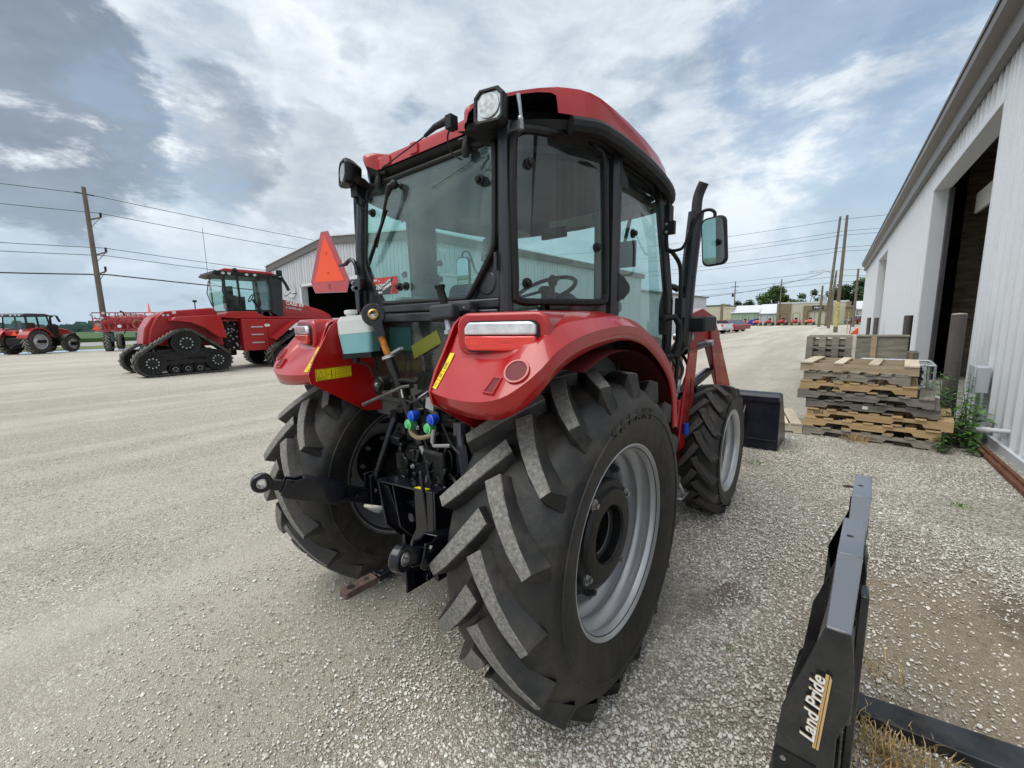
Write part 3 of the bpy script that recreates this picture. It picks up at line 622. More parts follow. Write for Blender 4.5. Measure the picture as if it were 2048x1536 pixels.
p2 = pole('nearer tall pole of the pair left of the workshop corner, yellow guard at its foot', -.05, 55, 11.9, .19, (.1, 0), z=.03)
g = G(); g.cyl((0, 0, .6), (0, 0, 3.2), .21, n=14); g.build('guard_sleeve', mat('faded_yellow_tape', (.42, .36, .14), .8, var=.3, vs=5), p2)
p1 = pole('tallest pole of the leaning pair, carrying the street lamp arm', -2.2, 84, 16.9, .24, (.6, 0), z=FZ)
g = G(); g.tube(spline([(.1, 0, 8.3), (-.8, -.2, 8.8), (-2.2, -.5, 8.75)], 5), .05, 8); g.obox((-2.5, -.6, 8.72), (.7, .3, .14)); g.build('lamp_arm', galv, p1)
g = G(); g.cyl((-.45, -.3, 3.9), (-.45, -.3, 4.9), .26, n=14); g.cyl((-1.0, -.3, 3.9), (-1.0, -.3, 4.8), .24, n=14); g.beam((-1.3, -.1, 4.1), (.2, -.1, 4.1), .1, .1); g.build('transformer', galv, p1)
pole('short stout pole just left of the leaning pair', -2.9, 80, 6.2, .20, (.05, 0), z=FZ); pole('lower brace pole between the leaning pair', -1.3, 70, 7.5, .17, (.35, 0), z=.2)
p5 = pole('shorter grey pole with a small flood lamp right of the leaning pair', 1.25, 78, 8.2, .19, z=FZ); g = G(); g.tube([(0, 0, 6.2), (.8, -.2, 6.4)], .04, 6); g.obox((1.0, -.25, 6.35), (.5, .3, .12)); g.build('flood_lamp', cast_black, p5)
p6 = pole('distant pole with crossarm left of the green building', -27.3, 140, 12.5, .2, z=FZ); g = G(); g.beam((-1.1, 0, 11), (1.1, 0, 11), .12, .12); g.beam((-.8, 0, 9.8), (.8, 0, 9.8), .1, .1); g.cyl((-.5, -.2, 8), (-.5, -.2, 9), .3); g.build('crossarm', cast_black, p6)
p7 = pole('distant pale pole against the rounded tree', -11.2, 104, 9.5, .16, z=FZ); g = G(); g.beam((-.6, 0, 8.6), (.6, 0, 8.6), .1, .1); g.build('crossarm', galv, p7)
for k, (za, zb, sg, ra) in enumerate(((11.6, 14.2, 1.0, .018), (10.4, 12.6, 1.2, .018), (10.0, 12.0, 1.2, .018), (8.8, 10.2, 1.2, .018), (8.4, 9.4, 1.2, .018), (6.5, 7.0, 1.0, .018), (5.9, 6.2, 1.0, .018), (5.3, 5.4, 1.0, .018))):
    a = Vector((-.05, 55, za)); o = wire('thin wire crossing the sky right of the exhaust stack, number varies only in height', a, (-62, 74, zb*1.18), sg, ra, 20); o['label'] = ['highest', 'second highest', 'third highest', 'fourth highest', 'fourth lowest', 'third lowest', 'second lowest', 'lowest'][k]+' of the thin wires running left from the corner poles'
    wire(['highest', 'second highest', 'third highest', 'fourth highest', 'fourth lowest', 'third lowest', 'second lowest', 'lowest'][k]+' short wire span right of the corner poles', a, (24, 52, za*1.05), .6, ra)
wire('heavy sagging service cable from the lamp pole towards the white shed', (-3.2, 83, 8.6), (-24, 62, 5.0), 1.2, .035, 18)
for x, y, lab in ((-596, 44.1, 'left one of two faint poles on the field horizon'), (-596, 51.2, 'right one of two faint poles on the field horizon')):
    t = pole(lab, x, y, 9.5, .30)

# ------------------------------------------------------------------ trees
leaf_m = [mat('leaf_'+n, c, .75, var=.35, vs=.9, rnd=.25) for n, c in (('dark_green', (.045, .085, .026)), ('mid_green', (.07, .125, .032)))]
bark = mat('tree_bark', (.07, .055, .04), .95, bump=(12, .5))
def tree(label, x, y, h, w, seed, z=0, dens=1.0, m=0, d=None, low=.18, kind='tree'):
    rng = random.Random(seed); t = thing('tree', label, 'tree', (x, y, z), 0, 'trees behind the far buildings')
    g = G(); g.tube([(0, 0, 0), (.1, 0, h*.3), (.0, .1, h*.62)], [h*.035, h*.025, h*.012], 8)
    blobs = []
    for i in range(int(11+w)):
        a = rng.uniform(0, 6.28); q = rng.uniform(.15, .95)**.6; zz = rng.uniform(low, .93); rad = w/2*q*math.sqrt(max(.08, 1-((zz-.5)/.55)**2))
        c = Vector((rad*math.cos(a), rad*math.sin(a), zz*h)); blobs.append((c, rng.uniform(.13, .22)*w))
        g.tube([(0, 0, h*min(.55, zz*.6)), c*.55+Vector((0, 0, c.z*.35)), c], [h*.012, h*.008, h*.003], 5, caps=False)
    g.build('trunk', bark, t)
    g = G()
    for c, br in blobs:
        for k in range(int(230*dens)):
            u = Vector((rng.gauss(0, 1), rng.gauss(0, 1), rng.gauss(0, .8))); u = u.normalized()*br*(rng.uniform(.25, 1.12)); p = c+u
            s = rng.uniform(.16, .34)*(1+h*.03); n1 = Vector((rng.uniform(-1,1), rng.uniform(-1,1), rng.uniform(-.6,.6))).normalized(); n2 = n1.cross(Vector((rng.uniform(-1,1), rng.uniform(-1,1), 1))).normalized()
            g.add([p-n1*s, p+n2*s*.6, p+n1*s, p-n2*s*.6], [(0,1,2,3)])
    g.build('crown', leaf_m[m], t, ang=0); return t
tree('tallest rounded tree rising behind the green building', -17.8, 146, 10.8, 8.0, 3, FZ, 1.3, 1)
tree('low spreading tree left of the rounded tree', -26.5, 148, 6.6, 7.5, 4, FZ, 1.1, 0); tree('small feathery tree at the left end of the far row', -31.5, 150, 5.8, 4.5, 5, FZ, .7, 0)
tree('broad low tree in the middle of the far row', -13.5, 146, 7.0, 7, 6, FZ, 1.1, 0); tree('open-crowned tree with a raised top behind the store roof', -9.3, 147, 9.0, 6.5, 8, FZ, .8, 1); tree('wide bushy tree behind the cream store', -11.6, 140, 6.2, 6, 18, FZ, 1.1, 1)
tree('dark tree joining the big tree left of the poles', -5.5, 146, 6.8, 6.5, 9, FZ, 1.1, 0)
tree('broad dense tree filling the gap by the workshop corner', 0.2, 140, 11.0, 9.5, 10, FZ, 1.5, 0); tree('dark tree half hidden by the workshop corner', 5.4, 142, 8.0, 7, 12, FZ, 1.2, 0)
# hazy wood along the field horizon
g = G(); rng = random.Random(5)
for i in range(900):
    y = rng.uniform(-120, 190); x = -520+rng.uniform(-30, 30)
    hh = 3.5+3.0*math.sin(y*.05)+2.6*math.sin(y*.13+1)+rng.uniform(0, 2); hh = max(1.2, hh)
    s = rng.uniform(2, 4.5); c = Vector((x, y, rng.uniform(0, hh)))
    g.add([c+Vector((0, -s, -s*.5)), c+Vector((0, s, -s*.5)), c+Vector((0, s*.7, s*.6)), c+Vector((0, -s*.5, s*.7))], [(0,1,2,3)])
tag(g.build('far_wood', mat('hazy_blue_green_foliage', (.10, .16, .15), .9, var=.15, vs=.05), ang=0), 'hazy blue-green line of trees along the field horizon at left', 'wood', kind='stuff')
t = thing('farm_shed', 'grey farm shed far across the field behind the sprayer', 'building', (-300, 31, .5), 0); g = G(); g.box((0, 0, 0), (10, 14, 3.2)); g.build('wall', grey_w, t); g = G(); g.prism([(-.5, -.5, 3.2), (10.5, -.5, 3.2), (5, -.5, 5.2)], (0, 15, 0)); g.build('roof', trim_brown, t, ang=0)
# ================================================================== MAIN TRACTOR (its rear axle is over the origin, forward is +Y)
T = thing('farm_tractor', 'large red utility tractor with closed cab and front loader, seen from behind in the foreground', 'tractor')
def tyre_geo(Rt, W, rim, nl, lag, lh, phase=0, seg=72, lw=.055, xin=-.03, bead=.90):
    """axis x, centred on x=0; lugs: material 1 top, 0 sides and carcass"""
    g = G(); hw = W/2; rc = Rt-lh; sh = hw*.93
    prof = [(-hw*bead, rim-.012), (-hw*.98, rim+.02), (-hw*1.09, rim+(Rt-rim)*.33), (-hw*1.105, rim+(Rt-rim)*.44), (-hw*1.125, rim+(Rt-rim)*.45), (-hw*1.125, rim+(Rt-rim)*.465), (-hw*1.10, rim+(Rt-rim)*.475), (-hw*1.09, rim+(Rt-rim)*.58), (-hw*1.04, rc-.065), (-sh*.97, rc-.03), (-sh*.80, rc-.012), (-sh*.4, rc-.001)]
    prof = prof+[(0, rc)]+[(-a, r) for a, r in prof[::-1]]; g.lathe(prof, n=seg)
    def crad(x):
        x = abs(x); P = [(a, r) for a, r in prof if a >= 0]
        for (a0, r0), (a1, r1) in zip(P[:-1], P[1:]):
            if a0 <= x <= a1: return r0+(r1-r0)*(x-a0)/max(1e-6, a1-a0)
        return P[8][1]
    for sg in (1, -1):
        for k in range(nl):
            th0 = R(phase)+2*math.pi*(k+(0 if sg == 1 else .5))/nl
            st = []          # x, theta offset, top radius, top half width, base half width
            for q in (0, .2, .45, .7, 1.0):
                x = xin+(sh-xin)*q; th = R(lag)*((1-q)**1.06+.035*math.sin(math.pi*q)*-1)
                st.append((x, th, Rt-.010*(x/sh)**2, lw*(.52+.20*(1-q)**2 if q < 1 else .46), lw*(1.12 if q < 1 else .95), q))
            rings = []
            for i, (x, th, rt, a, b, q) in enumerate(st):
                x2, th2 = st[min(i+1, len(st)-1)][:2]; x1, th1 = st[max(i-1, 0)][:2]
                dx, dt = (x2-x1), (th2-th1)*Rt; ln = math.hypot(dx, dt); nx, nt_ = -dt/ln, dx/ln
                rb = crad(x)-.012
                if q == 1.0: nx = nx*.9
                ring = []
                for w, r in ((-b, rb), (-a*1.02, rt-.004), (-a*.93, rt), (a*.93, rt), (a*1.02, rt-.004), (b, rb)):
                    xx = (x+nx*w)
                    if q == 0: xx = max(xx, xin-.022)
                    ring.append((xx, th+nt_*w/Rt, r))
                rings.append(ring)
            # buttress running down the sidewall
            xe, te = st[-1][0], st[-1][1]
            for dx, dth, r, a in ((hw*.09, -.012, rc-.050, .85), (hw*.13, -.02, rc-.105, .6)):
                rings.append([(xe+dx-.02, te+dth-lw*a*.8/Rt, r-.03), (xe+dx, te+dth-lw*a*.5/Rt, r), (xe+dx+.001, te+dth-lw*a*.4/Rt, r), (xe+dx+.001, te+dth+lw*a*.2/Rt, r), (xe+dx, te+dth+lw*a*.3/Rt, r), (xe+dx-.02, te+dth+lw*a*.6/Rt, r-.03)])
            base = len(g.v)
            for ring in rings:
                for x, th, r in ring:
                    t = th0+th; g.v.append((sg*x, -r*math.cos(t), r*math.sin(t)))
            n = len(rings)
            for i in range(n-1):
                for j in range(5):
                    f = (base+i*6+j, base+i*6+j+1, base+(i+1)*6+j+1, base+(i+1)*6+j)
                    g.f.append(f if sg == -1 else f[::-1]); g.m.append(1 if (1 <= j <= 3 and i < 4) else 0)
            f = tuple(base+j for j in range(6)); g.f.append(f[::-1] if sg == -1 else f); g.m.append(0)
    return g
lug_top = mat('worn_dusty_lug_faces', (.13, .125, .11), .85, c2=(.27, .26, .235), vs=75, dirt=((.06, .055, .05), .5, 55, .5, .7), bump=(120, .5))
tyre_mats = [rubber, lug_top]
XC, ZR = .740, .6783
rear_tyre = tyre_geo(.708, .44, .395, 18, 20.5, .048, phase=14.0, lw=.047, xin=-.006)
def rim_geo(rr, xo, xi):       # xo outer flange, xi inner flange (relative); lip, stepped barrel
    t = .006
    prof = [(xo-.010, rr), (xo, rr+.004), (xo+.004, rr-.004), (xo-.004, rr-.016), (xo-.020, rr-.026), (xo-.034, rr-.030), (xo-.044, rr-.020), (xo-.056, rr-.020), (xo-.066, rr-.034), (xo-.082, rr-.050), (xo-.096, rr-.052), (xo-.106, rr-.042), (xo-.120, rr-.044), (xo-.132, rr-.066), (xo-.150, rr-.084), (xo-.19, rr-.088), (xi+.12, rr-.082), (xi+.09, rr-.05), (xi+.05, rr-.024), (xi+.02, rr-.018), (xi+.002, rr-.004), (xi-.004, rr+.003), (xi+.006, rr+.002)]
    back = [(a, r+.008) for a, r in prof[::-1]][1:-1]
    return G().lathe(prof+back, n=96, closed=True)
disc_lightened = mat('disc_inner_face_lightened', (.42, .42, .41), .6, var=.1, dirt=(DUST, .3, 6, .4, .8))  # dusty grey inner face, lightened to offset the shade under the fender
def make_rear_wheel(sg):
    w = thing('rear_wheel', None, None); w.parent = T; w.location = (0, 0, ZR)
    flip = (lambda g: g if sg == 1 else G_m(g))
    g = rim_geo(.405, .9476, .527); o = flip(g).build('rim', silver, w, ang=40)
    g = G(); g.v = [(x+XC, y, z) for x, y, z in rear_tyre.v]; g.f = rear_tyre.f; g.m = rear_tyre.m
    flip(g).build('tyre', tyre_mats, w, ang=28)
    # wheel disc: dished plate whose edge touches the rim only at eight lugs
    g = G(); n = 96
    def edge(t): return .318 if abs(math.sin(4*t)) < .45 else .296
    xs = [(.10, .835), (.19, .835), (.225, .800), (.27, .790), (1, .775)]
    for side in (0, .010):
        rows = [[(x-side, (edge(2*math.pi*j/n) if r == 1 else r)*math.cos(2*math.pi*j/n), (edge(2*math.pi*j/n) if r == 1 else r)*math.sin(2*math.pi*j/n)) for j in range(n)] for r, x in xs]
        g.grid(rows, wrap=True); flip(g).build('wheel_disc' if side == 0 else 'disc_inner_face', silver_dk if side == 0 else disc_lightened, w, ang=40); g = G()
    for k in range(8):
        a = 2*math.pi*(k)/8; g = G(); c = (.775, .305*math.cos(a), .305*math.sin(a)); g.obox((.760, .300*math.cos(a), .300*math.sin(a)), (.05, .07, .05), (a, 0, 0)); g.bolt((.785, c[1], c[2]), .018, .03); flip(g).build('rim_clamp_bolt', silver_dk, w)
    # black cast weight with a stepped bore on the outside
    g = G(); g.lathe([(.80, .235), (.852, .238), (.862, .230), (.866, .205), (.880, .195), (.884, .150), (.882, .128), (.874, .122), (.80, .120)], n=72); flip(g).build('wheel_weight', cast_black, w, ang=30)
    g = G(); g.lathe([(.80, .055), (.795, .085), (.76, .09)], n=40); g.disc((.80, 0, 0), .055); g.lathe([(.775, .125), (.775, .085)], n=40); g.lathe([(.884, .128), (.87, .124), (.775, .122)], n=48); flip(g).build('hub', cast_black, w)
    for k in range(8):
        a = 2*math.pi*k/8+.2; g = G(); g.bolt((.776, .105*math.cos(a), .105*math.sin(a)), .012, .022); flip(g).build('wheel_bolt', steel if k % 2 else cast_black, w)
    for k in range(4):
        a = 2*math.pi*k/4+.62; g = G(); g.cyl((.862, .213*math.cos(a), .213*math.sin(a)), (.872, .213*math.cos(a), .213*math.sin(a)), .026, n=16); g.bolt((.872, .213*math.cos(a), .213*math.sin(a)), .015, .016); flip(g).build('weight_bolt', steel, w)
    # inner hub flange and studs seen on the far wheel
    g = G(); g.lathe([(.66, .13), (.70, .13), (.71, .10), (.825, .10)], n=40); g.lathe([(.815, .185), (.80, .185), (.80, .10)], n=48); flip(g).build('axle_flange', cast_black, w)
    for k in range(8):
        a = 2*math.pi*k/8; g = G(); g.bolt((.80, .155*math.cos(a), .155*math.sin(a)), .013, .03, sgn=-1); flip(g).build('stud', galv, w)
    return w
wr = make_rear_wheel(1); wl = make_rear_wheel(-1)
# raised maker's lettering round the right sidewall
rub_letter = mat('tyre_letter_rubber', (.012, .012, .012), .45, var=.1)
def ring_text(s, r, x, c, a_mid, step, size, parent, m=rub_letter, sg=1, ext=.003):
    for i, ch in enumerate(s):
        if ch == ' ': continue
        a = a_mid-(i-(len(s)-1)/2)*step      # angle from +Y towards +Z, reading left to right as seen from outside
        o = Vector((x, c[0]+r*math.cos(a), c[1]+r*math.sin(a))); up = Vector((0, math.cos(a), math.sin(a))); xd = up.cross(Vector((1, 0, 0)))
        text('sidewall_letter', ch, size, o, xd if sg == 1 else -xd, up, m, parent, ext=ext, bold=.0016)
for ch_i in (0,):
    ring_text('GALAXY', .535, .9830, (0, 0), R(92), R(7.6), .060, wr, ext=.0045)
# ------------------------------------------------------------------ front wheels
YF, ZF = 2.1613, .5131
front_tyre = tyre_geo(.536, .285, .322, 17, 22, .034, phase=5, lw=.036, xin=-.008)
def make_front_wheel(sg):
    w = thing('front_wheel', None, None); w.parent = T; w.location = (0, YF, ZF)
    flip = (lambda g: g if sg == 1 else G_m(g))
    flip(rim_geo(.33, .9065, .622)).build('rim', silver, w, ang=40)
    g = G(); g.v = [(x+.765, y, z) for x, y, z in front_tyre.v]; g.f = front_tyre.f; g.m = front_tyre.m; flip(g).build('tyre', [rubber, mat('front_lug_faces', (.045, .042, .038), .8, c2=(.095, .088, .078), vs=40, bump=(90, .4))], w, ang=28)
    g = G(); g.lathe([(.70, .255), (.69, .16), (.74, .12), (.74, 0)], n=48); g.lathe([(.69, .255), (.68, .16), (.73, .12), (.73, 0)], n=48); flip(g).build('wheel_disc', silver, w)
    g = G(); g.lathe([(.74, .10), (.84, .09), (.85, .07), (.85, 0)], n=32); flip(g).build('hub', cast_black, w)
    for k in range(8):
        a = 2*math.pi*k/8; g = G(); g.bolt((.74, .14*math.cos(a), .14*math.sin(a)), .012, .02); flip(g).build('wheel_bolt', steel, w)
make_front_wheel(1); make_front_wheel(-1)
g = G(); g.beam((-.72, YF, ZF), (.72, YF, ZF), .16, .16); g.cyl((.55, YF, ZF), (.72, YF, ZF), .12); g.cyl((-.55, YF, ZF), (-.72, YF, ZF), .12); g.build('front_axle', cast_black, T, bevel=.01)

# ------------------------------------------------------------------ fenders
SURF = []
def surf(r, c, off=.0):
    """point on the fender grid at fractional row r and column c, lifted by off"""
    i, j = min(int(r), len(SURF)-2), min(int(c), len(SURF[0])-2); u, v = r-i, c-j
    q = [Vector(SURF[a][b]) for a, b in ((i, j), (i, j+1), (i+1, j), (i+1, j+1))]; p = (q[0]*(1-v)+q[1]*v)*(1-u)+(q[2]*(1-v)+q[3]*v)*u
    n = (q[1]-q[0]).cross(q[2]-q[0]).normalized(); n = n if n.y < 0 else -n
    return p+n*off, n
def make_fender(sg):
    # columns run from the inner rear corner round the outside to the front foot; rows E lower edge, K crease, M slope, Tt top
    E = [(.470,-.597,1.300),(.56,-.625,1.290),(.66,-.638,1.284),(.75,-.640,1.284),(.82,-.625,1.292),(.875,-.595,1.320),(.912,-.552,1.362),(.930,-.500,1.405),(.935,-.42,1.447),(.935,-.30,1.478),(.935,-.16,1.500),(.935,0,1.510),(.935,.14,1.498),(.935,.26,1.466),(.935,.38,1.410),(.935,.48,1.350),(.935,.56,1.285),(.935,.61,1.20),(.935,.635,1.11),(.935,.645,1.02)]
    K = [(.470,-.607,1.348),(.56,-.632,1.342),(.66,-.645,1.340),(.75,-.645,1.345),(.82,-.628,1.362),(.872,-.590,1.400),(.905,-.540,1.445),(.918,-.480,1.490),(.925,-.40,1.522),(.927,-.29,1.545),(.928,-.16,1.560),(.928,0,1.568),(.928,.14,1.556),(.928,.27,1.522),(.928,.40,1.463),(.928,.515,1.390),(.928,.600,1.310),(.928,.655,1.21),(.928,.68,1.11),(.928,.69,1.02)]
    M = [(.478,-.558,1.420),(.56,-.570,1.412),(.66,-.574,1.412),(.745,-.570,1.418),(.800,-.570,1.440),(.838,-.535,1.475),(.862,-.490,1.520),(.872,-.44,1.556),(.878,-.37,1.580),(.885,-.28,1.590),(.890,-.16,1.600),(.890,0,1.604),(.890,.14,1.592),(.890,.28,1.556),(.890,.42,1.492),(.890,.545,1.408),(.890,.636,1.315),(.890,.69,1.21),(.890,.715,1.11),(.890,.725,1.02)]
    N = [(.486,-.528,1.470),(.56,-.522,1.466),(.66,-.518,1.464),(.735,-.512,1.470),(.780,-.505,1.492),(.805,-.480,1.530),(.820,-.44,1.560),(.825,-.40,1.585),(.825,-.34,1.604),(.82,-.27,1.612),(.815,-.16,1.622),(.81,0,1.626),(.81,.15,1.612),(.81,.30,1.574),(.81,.45,1.505),(.81,.57,1.418),(.81,.66,1.318),(.81,.712,1.21),(.81,.735,1.11),(.81,.745,1.02)]
    U = [(.500,-.480,1.575),(.56,-.46,1.60),(.66,-.455,1.605),(.72,-.45,1.607),(.75,-.44,1.612),(.76,-.42,1.615),(.76,-.39,1.618),(.75,-.36,1.622),(.72,-.31,1.627),(.68,-.25,1.630),(.64,-.16,1.634),(.62,0,1.634),(.62,.15,1.620),(.62,.30,1.582),(.62,.45,1.512),(.62,.57,1.425),(.62,.66,1.322),(.62,.712,1.21),(.62,.735,1.11),(.62,.745,1.02)]
    V = [(.500,-.470,1.590),(.50,-.46,1.60),(.50,-.45,1.608),(.50,-.44,1.612),(.49,-.43,1.615),(.485,-.41,1.618),(.48,-.38,1.622),(.475,-.34,1.627),(.47,-.30,1.630),(.465,-.24,1.632),(.463,-.16,1.634),(.463,0,1.634),(.463,.15,1.620),(.463,.30,1.582),(.463,.45,1.512),(.463,.57,1.425),(.463,.66,1.322),(.463,.712,1.21),(.463,.735,1.11),(.463,.745,1.02)]
    rows = []
    def lerp(a, b, t): return [tuple(p[i]+(q[i]-p[i])*t for i in range(3)) for p, q in zip(a, b)]
    E0 = [(x-(.006 if i > 4 else 0), y+(.004 if i < 7 else 0), z) for i, (x, y, z) in enumerate(E)]
    def fine(row): return [tuple(v) for v in spline(row, 4)]
    E = [(x-(.018 if i > 5 else .006*i/2), y+(.016 if i < 5 else .010 if i < 7 else 0), z) for i, (x, y, z) in enumerate(E)]
    R_ = [fine(r) for r in (E, lerp(E, K, .5), K, lerp(K, M, .35), lerp(K, M, .7), M, N, U, V)]; SURF[:] = R_
    g = G(); g.grid(R_)
    if sg == -1: g = G_m(g)
    o = g.build('fender_shell', red, F, ang=16, fix=True)
    s = o.modifiers.new('solidify', 'SOLIDIFY'); s.thickness = .006; s.offset = -1 
    # inner side wall
    poly = [(-.597,1.300),(-.607,1.348),(-.575,1.420),(-.530,1.490),(-.475,1.585),(-.44,1.612),(-.30,1.630),(0,1.634),(.15,1.620),(.30,1.582),(.45,1.512),(.57,1.425),(.66,1.322),(.712,1.21),(.745,1.02),(.64,1.0),(.55,1.22),(.40,1.36),(.15,1.30),(-.05,1.13),(-.20,1.105),(-.30,1.115),(-.35,1.145)]
    g = G(); g.px(poly, .458, .468)
    (g if sg == 1 else G_m(g)).build('inner_panel', red, F, ang=20)
    g = G(); g.lathe([(.47, .80), (.80, .80), (.92, .79)], (0, 0, ZR), 'x', 30, a0=R(8), a1=R(112)); (g if sg == 1 else G_m(g)).build('splash_liner', mat('dark_red_liner', (.10, .006, .008), .6), F, ang=40)
for sg in (1, -1):
    F = bpy.data.objects.new('rear_fender', None); col.objects.link(F); F.parent = T
    make_fender(sg)
    fl = (lambda g: g if sg == 1 else G_m(g))
    mm = sg
    # raised lamp housing: a rounded block turned outwards
    def ry(lst, y0, y1, cx, cz, yaw, m=0, g=None, cy=-.470):
        g = g or G(); c, s = math.cos(yaw), math.sin(yaw)
        vs = [(cx+a*c-y0*s, cy+a*s+y0*c, cz+b) for a, b in lst]
        return g.prism(vs, (-(y1-y0)*s, (y1-y0)*c, 0), m)
    yaw = R(12)
    g = ry([(a, b) for a, b in rrect(.355, .150, .05, 5)][::1], -.022, .20, .702, 1.548, yaw); fl(g).build('lamp_housing', red, F, bevel=.012, seg=3)
    g = ry(rrect(.280, .108, .026, 5), -.030, -.018, .705, 1.5405, yaw); fl(g).build('lamp_gasket', decal_black, F)
    L1 = [(-.134, .002), (-.134, .024), (-.120, .042), (-.112, .045), (.112, .045), (.127, .041), (.134, .03), (.134, .002)]
    L2 = [(-.134, -.001), (.134, -.001), (.134, -.030), (.127, -.045), (.112, -.052), (-.112, -.052), (-.127, -.045), (-.134, -.030)]
    tl = bpy.data.objects.new('tail_lamp', None); col.objects.link(tl); tl.parent = F
    g = ry(L1, -.046, -.025, .705, 1.545, yaw); fl(g).build('clear_lens', lens_white, F, bevel=.006); g = ry(L2, -.046, -.025, .705, 1.545, yaw); fl(g).build('red_lens', lens_red, F, bevel=.006)
    bpy.data.objects.remove(tl)
    # round and square blank recesses
    def disc_at(c, n, r, h, mt, name, seg=28, r2=None):
        n = Vector(n).normalized(); c = Vector(c); g = G(); g.cyl(c-n*h, c+n*.001, r, r, seg); return fl(g).build(name, mt, F)
    red_dark = mat('recess_shade_red', (.15, .004, .007), .6)  # wells are flat; the darker red stands in for recess shade
    n = Vector((.30, -.80, .50)).normalized()
    def plate_frame(c, n, pts_out, pts_in, h, name):
        n = Vector(n).normalized(); x = Vector((-n.y, n.x, 0)).normalized(); y = n.cross(x); c = Vector(c)
        P = lambda a, b, d: tuple(c+x*a+y*b+n*d); g = G(); k = len(pts_out)
        vs = [P(a, b, -.012) for a, b in pts_out]+[P(a, b, h*.6) for a, b in pts_out]+[P(a*.97, b*.97, h) for a, b in pts_out]+[P(a, b, h) for a, b in pts_in]+[P(a*.93, b*.93, -.03) for a, b in pts_in]
        for q in range(4): g.f += [(q*k+i, q*k+(i+1)%k, (q+1)*k+(i+1)%k, (q+1)*k+i) for i in range(k)]; g.m += [0]*k
        g.v = vs; fl(g).build(name+'_rim', red, F, ang=40)
        g = G(); g.add([P(a, b, .0035) for a, b in pts_in], [tuple(range(k))]); fl(g).build(name+'_well', red_dark, F)
    circ = lambda r: [(r*math.cos(2*math.pi*i/24), r*math.sin(2*math.pi*i/24)) for i in range(24)]
    p, n = surf(3.9, 18.6, .002); plate_frame(p, n, circ(.043), circ(.036), .006, 'round_blank')
    p, n = surf(3.6, 13.2, .002); plate_frame(p, n, [(-.024, -.032), (.024, -.032), (.024, .032), (-.015, .032)], [(-.019, -.027), (.019, -.027), (.019, .027), (-.012, .027)], .006, 'square_blank')
    # yellow warning strip along the inner rear edge, with its print
    def strip(r0, r1, c0, c1, off, n=10):
        A = []
        for k in range(n+1):
            r = r0+(r1-r0)*k/n; A.append([surf(r, c0, off)[0], surf(r, (c0+c1)/2, off)[0], surf(r, c1, off)[0]])
        q = G(); q.grid(A); return q
    fl(strip(2.5, 6.1, .25, 1.7, .0025)).build('warning_strip', yellow, F)
    g = G()
    for r in (3.6, 4.9):
        q = strip(r, r+.05, .3, 1.65, .0035, 1); g.add(q.v, q.f)
    for r0, r1, c0, c1 in ((5.15, 5.2, .6, 1.35), (5.2, 5.6, .62, .7), (5.2, 5.6, 1.25, 1.33), (5.3, 5.5, .9, 1.05), (4.0, 4.5, .6, .75), (4.1, 4.6, .8, .86), (4.0, 4.55, 1.15, 1.3), (2.8, 2.84, .5, 1.4), (3.0, 3.04, .5, 1.4), (3.2, 3.24, .5, 1.4)):
        q = strip(r0, r1, c0, c1, .0035, 3); g.add(q.v, q.f)
    fl(g).build('warning_print', decal_black, F)
    if sg == -1: FL = F
# warning label on the inner face of the left fender
def label_plane(o, xd, yd, w, h):
    return [Vector(o)+Vector(xd)*a*w/2+Vector(yd)*b*h/2 for a, b in ((-1,-1),(1,-1),(1,1),(-1,1))]
lb = bpy.data.objects.new('warning_label', None); bpy.data.objects.remove(lb)
g = G(); X = -.4535; g.px([(-.572, 1.310), (-.378, 1.318), (-.378, 1.376), (-.572, 1.372)], X-.003, X); g.build('warning_label', yellow, FL, ang=0)
g = G(); X2 = X+.0008
def bar(a, b, w=.0018): a = Vector((X, *a)); b = Vector((X, *b)); n = Vector((0, -(b-a).z, (b-a).y)).normalized()*w/2; g.prism([a-n, b-n, b+n, a+n], (.0008, 0, 0))
for a, b in (((-.520,1.313),(-.520,1.373)),((-.470,1.315),(-.470,1.374)),((-.566,1.316),(-.527,1.316)),((-.566,1.316),(-.547,1.360)),((-.547,1.360),(-.527,1.316)),((-.556,1.322),(-.537,1.330)),((-.556,1.330),(-.540,1.322)),((-.568,1.312),(-.380,1.320)),((-.568,1.371),(-.380,1.375)),((-.568,1.312),(-.568,1.371)),((-.380,1.320),(-.380,1.375)),((-.490,1.320),(-.490,1.365)),((-.484,1.330),(-.495,1.345)),((-.512,1.340),(-.500,1.340))): bar(a, b, .0025 if a[0] in (-.490,) else .0014)
for k in range(6): bar((-.462, 1.3245+k*.0085), (-.390-.012*(k % 3 == 1), 1.3275+k*.0085), .0011)
g.build('warning_print', decal_black, FL, ang=0)
# ------------------------------------------------------------------ cab
CB = bpy.data.objects.new('cab', None); col.objects.link(CB); CB.parent = T
def both(fn, name, m, par=None, **kw):
    for sg in (1, -1):
        g = fn(); (g if sg == 1 else G_m(g)).build(name, m, par or CB, **kw)
frame_m = mat('cab_frame_paint', (.016, .018, .024), .38, var=.12, coat=.15, dirt=(DUST, .10, 5, .45, .8))
# corner posts between rear window and quarter window, door posts, front posts
both(lambda: G().tube([(.520, -.235, 1.60), (.521, -.232, 2.0), (.505, -.205, 2.36)], .030, 10), 'rear_post', frame_m)
both(lambda: G().tube([(.712, .325, 1.55), (.716, .325, 2.0), (.712, .335, 2.36)], .034, 10), 'door_post', frame_m)
both(lambda: G().tube([(.70, 1.14, 1.30), (.715, 1.10, 1.7), (.68, .985, 2.34)], .030, 10), 'front_post', frame_m)
